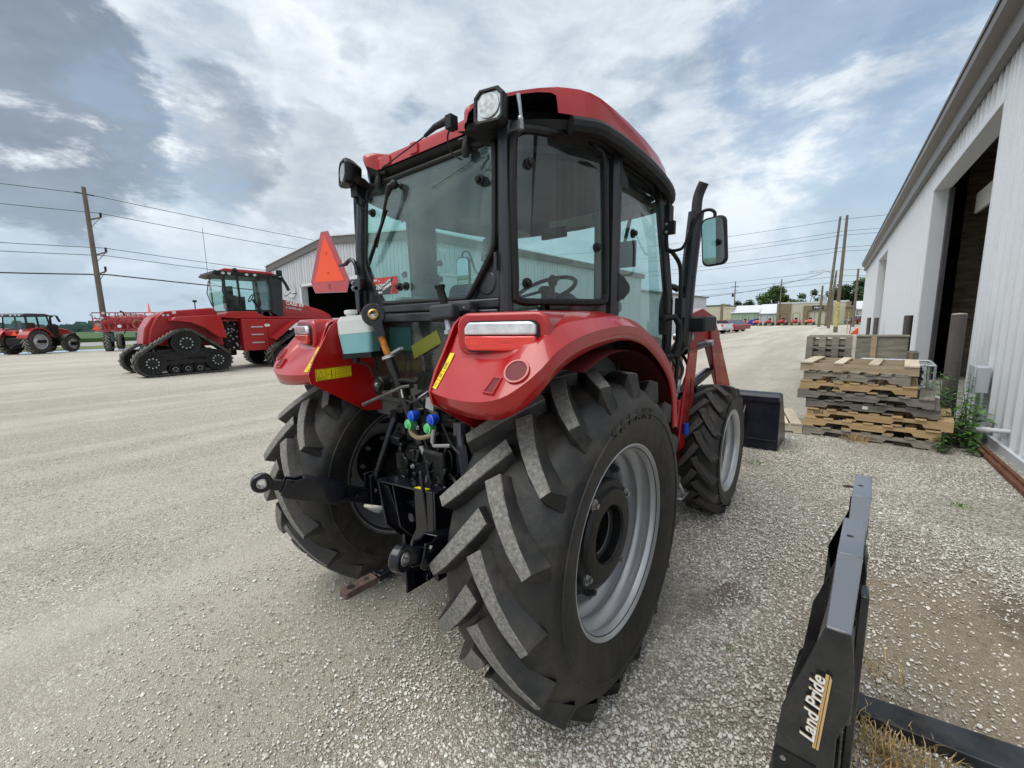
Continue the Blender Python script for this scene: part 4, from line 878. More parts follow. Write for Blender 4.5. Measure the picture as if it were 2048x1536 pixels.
# gusset that fills the lower corner of the rear window opening
both(lambda: G().py([(.325, 1.690), (.515, 1.690), (.512, 1.99), (.475, 1.93), (.462, 1.90)], -.232, -.215), 'corner_gusset', frame_m, bevel=.004)
g = G(); g.tube(spline([(.30, -.245, 1.695), (.335, -.247, 1.715), (.43, -.246, 1.835), (.462, -.244, 1.885), (.470, -.240, 1.95), (.462, -.220, 2.26), (.452, -.214, 2.295), (.425, -.210, 2.315)], 5), .0135, 8); g.build('window_seal', black_trim, CB)
g = G(); g.tube(spline([(-.30, -.245, 1.700), (-.335, -.247, 1.720), (-.43, -.246, 1.845), (-.460, -.244, 1.90), (-.463, -.240, 1.95), (-.452, -.220, 2.26), (-.442, -.214, 2.295), (-.415, -.210, 2.315)], 5), .009, 8); g.tube([(-.415, -.210, 2.315), (.425, -.210, 2.315)], .011, 8); g.tube([(-.30, -.245, 1.700), (.30, -.245, 1.695)], .012, 8); g.build('window_seal', black_trim, CB)
WIN = [(-.452, -.240, 1.905), (-.33, -.244, 1.715), (-.29, -.244, 1.702), (.295, -.244, 1.697), (.33, -.244, 1.712), (.456, -.240, 1.890), (.462, -.238, 1.95), (.455, -.217, 2.26), (.42, -.208, 2.312), (-.41, -.208, 2.312), (-.445, -.217, 2.26), (-.458, -.238, 1.95)]
g = G(); g.prism(WIN, (0, .005, 0)); g.build('rear_window', cab_glass, CB, ang=0)
# lower rear panel: two black rails, dark glass and label
g = G(); g.box((-.50, -.262, 1.650), (.50, -.205, 1.688)); g.build('window_sill', frame_m, CB, bevel=.006)
g = G(); g.box((-.48, -.272, 1.600), (.50, -.205, 1.643)); g.build('sill_rail', frame_m, CB, bevel=.006)
low_glass = mat('lower_rear_panel', (.022, .026, .022), .12, coat=.5, var=.25, vs=40)
g = G(); g.py([(-.47, 1.20), (.47, 1.20), (.48, 1.598), (-.47, 1.598)], -.245, -.235); g.build('lower_rear_panel', low_glass, CB, ang=0)
g = G(); g.prism([(-.08, -.2475, 1.415), (.13, -.2475, 1.500), (.10, -.2475, 1.560), (-.10, -.2475, 1.480)], (0, .002, 0)); g.build('faded_label', mat('olive_label', (.16, .17, .02), .4), CB)
g = G(); g.box((-.28, -.2475, 1.455), (-.10, -.2460, 1.575)); g.build('panel_window', mat('teal_pane', (.02, .065, .06), .15), CB)
# quarter windows (rounded frame + glass + knobs)
QA, QB = Vector((.545, -.215, 0)), Vector((.700, .265, 0))
def qp(u, z, off=0):
    d = QB-QA; n = Vector((d.y, -d.x, 0)).normalized(); bow = .022*math.sin(math.pi*max(0, min(1, u)))
    p = QA+d*u+n*(off+bow); return (p.x, p.y, z)
QP = [(0, 1.76), (.0, 1.70), (.05, 1.672), (.5, 1.672), (.93, 1.675), (1.0, 1.70), (1.0, 1.76), (.985, 2.0), (.96, 2.26), (.93, 2.315), (.84, 2.335), (.45, 2.338), (.12, 2.33), (.03, 2.31), (0, 2.25), (-.01, 2.0)]
def qframe():
    g = G(); pts = [qp(u, z, .012) for u, z in QP]; g.tube(spline(pts+[pts[0]], 4)[:-1], .016, 8, close=True); return g
both(qframe, 'quarter_window_frame', black_trim)
def qglass():
    g = G(); us = [i/8 for i in range(9)]
    def top(u): return 2.33-.02*abs(u-.5)*2 if .04 < u < .96 else 2.29
    rows = [[qp(u*.97+.01, 1.675+(top(u)-1.675)*t, .008) for u in us] for t in (0, .5, 1)]
    g.grid(rows); return g
both(qglass, 'quarter_window', cab_glass, ang=40)
def knob(c, n, r=.021):
    g = G(); c = Vector(c); n = Vector(n).normalized(); g.tube([c, c+n*.010, c+n*.012, c+n*.024, c+n*.027], [r, r, r*.62, r*.60, r*.45], 18); return g
qn = (QB-QA); qn = Vector((qn.y, -qn.x, 0)).normalized()
for u, z in ((.13, 2.205), (.10, 1.745), (.86, 1.915)): both(lambda: knob(qp(u, z, .010), qn), 'glass_knob', black_plast)
for x, z in ((.388, 2.170), (-.388, 2.172)): knob((x, -.226, z), (0, -1, 0)).build('glass_knob', black_plast, CB)
for x in (-.155, -.105): knob((x, -.250, 1.775), (0, -1, 0), .020).build('glass_knob', black_plast, CB)
# rear window hinges
for x in (-.316, .316):
    g = G(); g.tube([(x-.045, -.225, 2.352), (x+.045, -.215, 2.352)], .010, 8); g.obox((x, -.232, 2.330), (.022, .014, .05)); g.tube([(x, -.234, 2.335), (x, -.236, 2.30), (x, -.236, 2.275)], [.012, .020, .014], 10); g.build('window_hinge', black_plast, CB)
# wiper: arm, blade and motor cap
wp_ = bpy.data.objects.new('rear_wiper', None); col.objects.link(wp_); wp_.parent = CB
g = G(); g.tube([(-.175, -.25, 2.262), (-.185, -.262, 2.255), (-.205, -.266, 2.215)], [.018, .017, .012], 10); g.tube([(-.205, -.266, 2.215), (-.325, -.262, 1.985)], [.008, .005], 8); g.sphere((-.170, -.246, 2.265), .022); g.build('wiper_arm', black_plast, wp_)
g = G(); g.beam((-.225, -.258, 2.155), (-.405, -.262, 1.905), .010, .010); g.beam((-.235, -.270, 2.120), (-.385, -.274, 1.925), .008, .010); g.tube([(-.25, -.262, 2.10), (-.31, -.278, 2.02), (-.36, -.264, 1.955)], .004, 6); g.build('wiper_blade', black_trim, wp_)
g = G(); g.tube([(-.13, -.20, 2.245), (-.14, -.195, 2.215), (-.20, -.190, 2.10)], [.022, .018, .004], 10); g.sphere((-.158, -.215, 2.262), .014); g.build('motor_cover', black_plast, wp_)
# sticker inside the rear glass
st = bpy.data.objects.new('window_sticker', None); col.objects.link(st); st.parent = CB
SY = -.2475
g = G(); g.py([(-.395, 1.745), (-.185, 1.745), (-.185, 1.832), (-.398, 1.835)], SY, SY+.001); g.build('sticker_back', mat('sticker_dark', (.03, .03, .035), .3), st, ang=0)
g = G(); y = SY-.0006; g.py([(-.397, 1.800), (-.398, 1.834), (-.215, 1.832), (-.32, 1.800)], y, y+.0004); g.py([(-.25, 1.747), (-.187, 1.747), (-.187, 1.831), (-.215, 1.831)], y, y+.0004); g.build('sticker_red', mat('sticker_red', (.48, .035, .03), .35), st, ang=0)
g = G(); y = SY-.0012; g.py([(-.236, 1.752), (-.194, 1.752), (-.192, 1.782), (-.205, 1.800), (-.225, 1.790)], y, y+.0003); g.build('sticker_machine', mat('sticker_maroon', (.22, .012, .015), .4), st, ang=0)
X, Z = (1, 0, .04), (0, 0, 1)
text('sticker_text', '260', .038, (-.352, y, 1.786), X, Z, white, st, .0003, .0006, .25); text('sticker_text', 'AXIAL-FLOW', .016, (-.285, y, 1.802), (1, 0, .35), (0, 0, 1), white, st, .0003, .0005, .1); text('sticker_text', 'COMBINE', .019, (-.276, y, 1.784), (1, 0, .35), (0, 0, 1), white, st, .0003, .0008, .1)
text('sticker_text', 'NEW', .013, (-.375, y, 1.822), X, Z, white, st, .0003, .0005); text('sticker_text', 'TO', .011, (-.345, y, 1.815), X, Z, white, st, .0003, .0004); text('sticker_text', 'CASE IH', .014, (-.345, y, 1.757), X, Z, white, st, .0003, .0008)
# side doors: glass sheet with hinges, handle bar
def door():
    g = G(); pts0 = [(.716, .36), (.722, .60), (.718, .85), (.708, 1.06)]; rows = []
    for z, k in ((1.36, 1.0), (1.60, 1.0), (1.95, .985), (2.20, .96), (2.32, .93)):
        rows.append([(x-(.035*((z-1.9)/.4)**2 if z > 1.9 else 0), .36+(y-.36)*k*(.88+.12*(2.4-z)), z) for x, y in pts0])
    g.grid(rows); return g
both(door, 'door_glass', cab_glass, ang=40)
def doorframe():
    g = G(); g.tube(spline([(.722, .38, 1.345), (.724, .36, 1.6), (.722, .36, 2.0), (.690, .365, 2.325), (.68, .60, 2.33), (.675, .90, 2.315), (.685, .985, 2.24), (.706, 1.03, 1.95), (.712, 1.085, 1.60), (.710, 1.10, 1.36)], 5), .0075, 8); return g
both(doorframe, 'door_seal', black_trim)
def hinge_t():
    g = G(); g.px([(.345, 2.285), (.345, 2.205), (.40, 2.200), (.425, 2.215), (.425, 2.235), (.40, 2.262), (.37, 2.285)], .722, .742); g.box((.716, .325, 2.19), (.748, .352, 2.295)); return g
def hinge_b():
    g = G(); g.px([(.335, 1.80), (.335, 1.695), (.39, 1.690), (.455, 1.725), (.465, 1.745), (.455, 1.765), (.39, 1.800)], .722, .744); g.box((.716, .318, 1.68), (.750, .345, 1.81)); return g
both(hinge_t, 'door_hinge', black_plast, bevel=.003); both(hinge_b, 'door_hinge', black_plast, bevel=.003)
both(lambda: knob((.722, .52, 2.02), (1, 0, 0), .022), 'glass_knob', black_plast)
def dh():
    g = G(); g.tube([(.725, 1.03, 1.60), (.775, 1.055, 1.605), (.79, 1.09, 1.56), (.79, 1.10, 1.45), (.775, 1.08, 1.37), (.725, 1.05, 1.36)], .020, 10); g.box((.70, 1.0, 1.50), (.735, 1.05, 1.58)); return g
both(dh, 'door_handle', black_plast)
def grab():
    g = G(); g.tube(spline([(.735, 1.02, 2.00), (.76, 1.05, 1.97), (.775, 1.12, 1.90), (.775, 1.14, 1.74), (.775, 1.15, 1.45), (.76, 1.15, 1.12)], 5), .013, 8); g.box((.755, 1.10, 1.60), (.80, 1.17, 1.72)); return g
both(grab, 'grab_rail', black_plast, bevel=.003)
# windscreen and floor/firewall
g = G(); g.grid([[(-.66, 1.20, 1.35), (0, 1.30, 1.35), (.66, 1.20, 1.35)], [(-.62, 1.06, 2.32), (0, 1.12, 2.32), (.62, 1.06, 2.32)]]); g.build('windscreen', cab_glass, CB, ang=50)
g = G(); g.box((-.68, -.2, 1.08), (.68, 1.2, 1.16)); g.box((-.66, 1.16, 1.1), (.66, 1.2, 1.36)); g.build('cab_floor', headliner, CB)
g = G(); g.box((-.70, -.20, 1.16), (-.47, .60, 1.60)); g.box((.47, -.20, 1.16), (.70, .60, 1.60)); g.box((-.50, -.23, 1.16), (.50, -.19, 1.62)); g.build('cab_side_housing', headliner, CB, bevel=.02)
g = G(); g.obox((-.58, .25, 1.66), (.16, .62, .10)); g.obox((.60, .30, 1.66), (.14, .50, .06)); g.build('side_console', headliner, CB, bevel=.02)
g = G(); g.obox((-.38, .88, 1.70), (.60, .10, .075), (0, R(-3), R(-18))); g.obox((-.60, .35, 1.735), (.07, .60, .05)); g.build('pale_tray', console, CB, bevel=.012)
# seat
se = bpy.data.objects.new('driver_seat', None); col.objects.link(se); se.parent = CB
g = G(); g.obox((0, .35, 1.42), (.46, .46, .12)); g.build('seat_cushion', seat_mat, se, bevel=.05, seg=3); g = G(); g.obox((0, .13, 1.62), (.42, .11, .38), (R(-8), 0, 0)); g.build('seat_back', seat_mat, se, bevel=.05, seg=3); g = G(); g.obox((-.27, .30, 1.62), (.07, .30, .05)); g.obox((.27, .30, 1.62), (.07, .30, .05)); g.build('arm_rest', seat_mat, se, bevel=.02)
# steering wheel and column
sw = bpy.data.objects.new('steering_wheel', None); col.objects.link(sw); sw.parent = CB
cc = Vector((.0, .80, 1.80)); tl_ = R(28)
def swp(r, a): return cc+Vector((r*math.cos(a), r*math.sin(a)*math.cos(tl_), r*math.sin(a)*math.sin(tl_)))
g = G(); g.tube([swp(.205, 2*math.pi*i/36) for i in range(36)], .014, 10, close=True); g.build('wheel_rim', black_plast, sw)
g = G(); [g.tube([swp(.03, R(a)), swp(.2, R(a))], .010, 8) for a in (90, 210, 330)]; g.sphere(cc, (.05, .05, .03)); g.tube([cc, cc+Vector((0, .16, -.38))], [.035, .05], 12); g.build('wheel_spokes', black_plast, sw)
g = G(); g.obox((0, 1.02, 1.50), (.34, .2, .42)); g.obox((.0, .97, 1.73), (.26, .14, .08), (R(-20), 0, 0)); g.build('dashboard', headliner, CB, bevel=.03)
g = G(); g.tube([(.36, .35, 1.6), (.37, .33, 1.78)], .012, 8); g.sphere((.37, .33, 1.80), (.025, .025, .035)); g.tube([(-.36, .60, 1.6), (-.37, .58, 1.84)], .012, 8); g.sphere((-.37, .58, 1.86), .025); g.build('control_lever', black_plast, CB)
g = G(); g.obox((-.05, .98, 2.20), (.20, .03, .07)); g.tube([(.52, .95, 2.2), (.50, .92, 2.05), (.52, .9, 1.95)], .012, 8); g.obox((.53, .88, 1.98), (.12, .03, .15)); g.build('interior_mirror', black_plast, CB, bevel=.01)
# amber beacon plug and monitor bracket on the left post
g = G(); g.box((-.70, .30, 1.86), (-.60, .40, 1.92)); g.cyl((-.60, .34, 1.88), (-.52, .34, 1.88), .02); g.build('post_bracket', black_plast, CB)
both(lambda: G().box((.655, .24, 1.60), (.700, .44, 2.33)), 'post_inner_trim', headliner, bevel=.015)

# ------------------------------------------------------------------ roof
RF = bpy.data.objects.new('cab_roof', None); col.objects.link(RF); RF.parent = CB
HR = [(0,-.232,2.368,2.425),(.15,-.232,2.368,2.425),(.290,-.232,2.368,2.427),(.318,-.234,2.368,2.430),(.326,-.244,2.370,2.433),(.334,-.258,2.376,2.436),(.346,-.268,2.382,2.440),(.362,-.272,2.386,2.444),(.372,-.272,2.412,2.447),(.392,-.264,2.430,2.453),(.43,-.242,2.446,2.464),(.48,-.208,2.458,2.476),(.54,-.164,2.468,2.486),(.60,-.117,2.474,2.494),(.640,-.082,2.472,2.498),(.655,-.068,2.462,2.499),(.661,-.062,2.400,2.499),(.690,-.030,2.396,2.498),(.720,.005,2.391,2.496),(.745,.050,2.388,2.492),(.760,.10,2.386,2.487),(.768,.20,2.386,2.482),(.772,.35,2.385,2.474),(.771,.55,2.380,2.462),(.762,.75,2.370,2.444),(.745,.90,2.358,2.425),(.720,1.01,2.346,2.405),(.680,1.09,2.340,2.392),(.60,1.15,2.34,2.392),(.45,1.20,2.34,2.40),(.22,1.23,2.34,2.41)]
ring = HR+[(-x, y, a, b) for x, y, a, b in HR[:0:-1]]
cx0, cy0 = 0, .48
def inset(x, y, k, kk=None): return (x*(1-k), cy0+(y-cy0)*(1-k))
def zc(x, y): return 2.556-.045*(x/.7)**2-(.145 if y < .45 else .075)*((y-.45)/.75)**2
rows = [[(x, y, a) for x, y, a, b in ring], [(x, y, a+(b-a)*.7) for x, y, a, b in ring], [(*inset(x, y, .006), b-.004) for x, y, a, b in ring],
        [(*inset(x, y, .022), b+.004) for x, y, a, b in ring], [(*inset(x, y, .055), b+.012) for x, y, a, b in ring], [(*inset(x, y, .16), max(b+.016, zc(*inset(x, y, .16))-.010)) for x, y, a, b in ring], [(*inset(x, y, .34), zc(*inset(x, y, .34))) for x, y, a, b in ring], [(*inset(x, y, .7), zc(*inset(x, y, .7))) for x, y, a, b in ring], [(*inset(x, y, .995), zc(0, cy0)) for x, y, a, b in ring]]
g = G(); g.grid(rows, wrap=True); g.build('roof_shell', red, RF, ang=34, fix=True)
g = G(); g.grid([[(*inset(x, y, .004), a+.0005) for x, y, a, b in ring], [(*inset(x, y, .016), a+.001) for x, y, a, b in ring], [(*inset(x, y, .022), max(a, b-.018)) for x, y, a, b in ring], [(*inset(x, y, .18), max(a, b-.012)) for x, y, a, b in ring]], wrap=True); g.build('roof_liner', black_plast, RF, ang=34, fix=True)
# pressed ribs on the rear edge
for x in (-.235, -.02):
    g = G(); g.py([(x-.028, 2.372), (x+.028, 2.372), (x+.028, 2.412), (x+.016, 2.422), (x-.022, 2.422), (x-.028, 2.412)], -.2395, -.228); g.build('pressed_rib', red, RF, bevel=.003)
# dark underside, side lips and recess behind the lamps
rows = []
for k, z in ((.02, 2.384), (.035, 2.352), (.075, 2.335), (.075, 2.30)): rows.append([(*inset(x, y, k), min(z, a)) for x, y, a, b in ring])
g = G(); g.grid(rows, wrap=True); g.add([(*inset(x, y, .07), 2.335) for x, y, a, b in ring], [tuple(range(len(ring)))]); g.build('roof_underside', black_plast, RF, ang=30, fix=True)
rows = []
for k, z in ((.09, 2.25), (.16, 2.36), (.17, 2.47)): rows.append([(*inset(x, y, k), z) for x, y, a, b in ring])
g = G(); g.grid(rows, wrap=True); g.build('lamp_recess', black_plast, RF, ang=30, fix=True)
def lip():
    g = G(); pts = [(.700, -.035, 2.352), (.757, .06, 2.352), (.772, .15, 2.350), (.778, .30, 2.348), (.776, .60, 2.338), (.757, .88, 2.318), (.715, 1.06, 2.300), (.64, 1.14, 2.295), (.45, 1.205, 2.29), (0, 1.235, 2.285)]
    g.tube(spline(pts, 4), .034, 10); return g
both(lip, 'side_lip', black_plast, RF)
g = G(); g.grid([[(x*.93, cy0+(y-cy0)*.93, 2.318-.0*a) for x, y, a, b in ring], [(x*.02, cy0+(y-cy0)*.02, 2.33) for x, y, a, b in ring]], wrap=True); g.build('headliner', headliner, RF, ang=0)
both(lambda: G().grid([[(.36,-.33,2.330),(.42,-.31,2.325),(.60,-.12,2.325),(.73,.04,2.33)],[(.38,-.27,2.33),(.44,-.22,2.30),(.62,-.02,2.30),(.70,.12,2.31)],[(.40,-.2,2.30),(.5,-.18,2.27),(.64,.05,2.28),(.68,.2,2.30)]]), 'corner_tray', black_plast, RF, ang=40)
# rear work lamps
def lamp(c, yaw, pitch, par, s=.128, sg=1):
    L_ = bpy.data.objects.new('work_lamp', None); col.objects.link(L_); L_.parent = par; L_.location = c; L_.rotation_euler = (pitch, 0, yaw)
    def oct_(w, k=.2): h = w/2; q = w*k; return [(-h, -h+q*.6), (-h+q*.6, -h), (h-q*.6, -h), (h, -h+q*.6), (h, h-q), (h-q, h), (-h+q, h), (-h, h-q)]
    g = G(); a = oct_(s); b = oct_(s*.80); n = 8
    for pts, y in ((oct_(s*.62), .062), (oct_(s*.92), .02), (a, .0), (a, -.022), (oct_(s*.93), -.030), (b, -.030), (oct_(s*.76), -.018)): g.v += [(x, y, z) for x, z in pts]
    for q in range(6): g.f += [(q*n+i, q*n+(i+1)%n, (q+1)*n+(i+1)%n, (q+1)*n+i) for i in range(n)]
    g.f.append(tuple(range(n))); g.m = [0]*len(g.f); g.build('lamp_housing', black_plast, L_, ang=30)
    g = G(); g.add([(x, -.022, z) for x, z in oct_(s*.78, .1)], [tuple(range(8))[::-1]]); g.add([(s*.32*math.cos(t*.5236), -.028, s*.34*math.sin(t*.5236)) for t in range(12)], [tuple(range(12))[::-1]]); g.build('lamp_lens', lamp_glass, L_, ang=0)
    g = G(); g.lathe([(-.0275, s*.345), (-.0275, s*.31)], (0, 0, 0), 'y', 24); g.build('lens_ring', galv, L_)
    return L_
lamp((.510, -.288, 2.380), R(14), R(-4), RF); lamp((-.510, -.288, 2.380), R(-14), R(-4), RF)
g = G(); g.tube([(.590, -.225, 2.43), (.600, -.222, 2.33)], .008, 8); g.sphere((.598, -.226, 2.34), .013); g.obox((.587, -.235, 2.315), (.05, .02, .03)); g.build('lamp_bracket', steel, RF)
g = G(); g.obox((-.50, -.24, 2.30), (.06, .05, .06)); g.tube([(-.52, -.24, 2.34), (-.5, -.25, 2.24), (-.46, -.22, 2.2)], .008, 6); g.tube([(-.49, -.27, 2.36), (-.47, -.26, 2.27), (-.45, -.235, 2.24)], .006, 6); g.build('lamp_bracket', black_plast, RF)
# wiggly radio antenna in its clamp
g = G(); g.box((.335, -.365, 2.335), (.368, -.325, 2.385)); g.tube([(.345, -.345, 2.375), (.255, -.345, 2.372), (.195, -.35, 2.352)], [.016, .012, .007], 10); g.build('antenna_base', black_plast, RF, bevel=.003)
g = G(); g.tube([(.20, -.35, 2.353), (-.085, -.36, 2.296)], .003, 6); g.tube([(-.075, -.36, 2.298), (-.095, -.36, 2.294)], .005, 6); g.build('antenna_rod', black_plast, RF)
g = G(); g.tube(spline([(.35, -.35, 2.34), (.31, -.33, 2.32), (.305, -.30, 2.27), (.33, -.27, 2.25)], 5), .004, 6); g.build('antenna_cable', hose, RF)
# front corner work lamps, mirrors
for sg in (1, -1):
    g = G(); g.obox((sg*.715, 1.03, 2.205), (.055, .07, .10)); g.tube([(sg*.715, 1.03, 2.25), (sg*.715, 1.03, 2.29)], .008, 6); g.build('front_lamp', black_plast, RF, bevel=.012)
    g = G(); g.box((sg*.735-.035, 1.00, 2.085), (sg*.735+.035, 1.03, 2.160)); g.build('mirror_bracket', black_plast, CB, bevel=.003)
    for dz in (2.10, 2.145):
        g = G(); g.bolt((sg*.725, 1.0, dz), .007, .008, 'y', -1); g.build('bracket_bolt', steel, CB)
    g = G(); g.tube(spline([(sg*.725, 1.01, 2.10), (sg*.728, 1.01, 2.02), (sg*.745, 1.01, 1.995), (sg*.79, 1.005, 1.99), (sg*.83, 1.0, 2.01), (sg*.885, 1.0, 2.13), (sg*.91, 1.0, 2.175), (sg*.955, 1.0, 2.185), (sg*.985, 1.0, 2.165), (sg*.985, 1.0, 2.13)], 5), .009, 8); g.build('mirror_arm', black_plast, CB)
    mr_ = bpy.data.objects.new('side_mirror', None); col.objects.link(mr_); mr_.parent = CB; mr_.location = (sg*.985, 1.0, 2.013); mr_.rotation_euler = (R(4), R(sg*-3), R(sg*-9))
    g = G(); P = rrect(.135, .262, .035, 5); g.py(P, 0, .03); g.py([(x*.8, z*.85) for x, z in P], .03, .045); g.build('mirror_housing', black_plast, mr_, bevel=.008, seg=3)
    g = G(); g.py([(x*.86, z*.92) for x, z in P], -.0015, -.0005); g.build('mirror_face', mirror, mr_, ang=0)
# slow-moving-vehicle sign
SM = bpy.data.objects.new('slow_vehicle_sign', None); col.objects.link(SM); SM.parent = T; SM.location = (-.768, -.30, 1.945); SM.rotation_euler = (R(3), R(2), R(4))
tri = [(-.036, .178), (.036, .178), (.198, -.100), (.162, -.165), (-.162, -.165), (-.198, -.100)]
g = G(); g.py(tri, 0, .002); g.build('sign_plate', galv, SM, ang=0)
inn = [(0, .158), (.150, -.100), (-.150, -.100)]
g = G(); g.py(inn, -.0022, -.0018); g.build('orange_centre', orange_fl, SM, ang=0)
g = G(); g.py([(x*.985, z*.985) for x, z in tri], -.0012, -.0004); g.build('red_border', red_refl, SM, ang=0)
for z in (.06, -.05): g = G(); g.bolt((0, -.002, z), .006, .006, 'y', -1); g.build('sign_bolt', orange_fl, SM)
g = G(); [g.box((-.012+.004*(k % 2), -.0025, -.118-.006*k), (.012-.004*(k % 2), -.002, -.116-.006*k)) for k in range(5)]; g.build('sign_print', decal_black, SM, ang=0)
g = G(); g.tube(spline([(-.60, -.285, 1.925), (-.56, -.28, 1.945), (-.525, -.28, 1.935), (-.50, -.28, 1.895), (-.498, -.28, 1.86)], 5), .012, 8); g.tube([(-.72, -.285, 1.92), (-.60, -.285, 1.925)], .010, 8); g.box((-.53, -.30, 1.775), (-.445, -.26, 1.835)); g.box((-.500, -.30, 1.66), (-.462, -.27, 1.80)); g.build('sign_bracket', black_gloss, T, bevel=.004)
for z in (1.79, 1.818): g = G(); g.bolt((-.513, -.30, z), .008, .008, 'y', -1); g.build('bracket_bolt', steel, T)
# ------------------------------------------------------------------ chassis and rear end
g = G(); g.box((-.19, -.22, .44), (.19, 1.3, 1.06)); g.box((-.16, -.30, .52), (.16, -.22, .98)); g.box((-.24, .2, .38), (.24, 1.5, .75)); g.box((-.20, 1.2, .55), (.20, 2.7, 1.0)); g.build('transmission_housing', cast_black, T, bevel=.02)
g = G(); g.lathe([(-.66, .10), (-.45, .12), (-.40, .17), (-.19, .20), (.19, .20), (.40, .17), (.45, .12), (.66, .10)], (0, 0, ZR), n=28); g.build('axle_housing', cast_black, T)
rng = random.Random(11)
for k in range(46):
    g = G(); x, z = rng.uniform(-.2, .2), rng.uniform(.50, 1.28); g.obox((x, -.235-rng.uniform(.0, .07), z), (rng.uniform(.02, .08), rng.uniform(.02, .07), rng.uniform(.02, .09)), (rng.uniform(-.4, .4), rng.uniform(-.4, .4), 0)); g.build('valve_casting', cast_black, T, bevel=.004, seg=1)
for k in range(10):
    g = G(); x, z = rng.uniform(-.17, .17), rng.uniform(.55, 1.1); g.cyl((x, -.22, z), (x, -.33, z), rng.uniform(.012, .035), n=12); g.build('port_boss', cast_black, T, bevel=.004, seg=1)
for k in range(22):
    g = G(); x = rng.uniform(-.2, .2); z = rng.uniform(.8, 1.25); p = [Vector((x, -.26, z))]
    for q in range(4): p.append(p[-1]+Vector((rng.uniform(-.08, .08), rng.uniform(-.035, .015), rng.uniform(-.14, .0))))
    g.tube(spline(p, 4), rng.choice((.005, .007, .009)), 7); g.build('hydraulic_line', hose, T)
for k in range(12):
    g = G(); x, z = rng.uniform(-.18, .18), rng.uniform(.6, 1.2); g.bolt((x, -.305, z), .011, .012, 'y', -1); g.build('housing_bolt', galv if k % 3 == 0 else cast_black, T)
g = G(); g.cyl((.03, -.20, .66), (.03, -.40, .66), .022, n=18); g.lathe([(-.42, .085), (-.30, .095), (-.28, .0)], (.03, 0, .66), 'y', 20, a0=R(-100), a1=R(100)); g.build('pto_guard', black_gloss, T)
g = G(); g.prism([(.08, -.36, .63), (.14, -.40, .60), (.16, -.36, .70), (.10, -.34, .72)], (0, -.02, .0)); g.build('pto_flap', black_gloss, T)
# rockshaft and lift arms
g = G(); g.cyl((-.26, -.06, 1.04), (.26, -.06, 1.04), .05, n=20); g.beam((-.24, -.06, 1.04), (-.24, -.26, 1.105), .03, .07); g.beam((.24, -.06, 1.04), (.24, -.26, 1.105), .03, .07); g.build('lift_arms', black_gloss, T, bevel=.005)
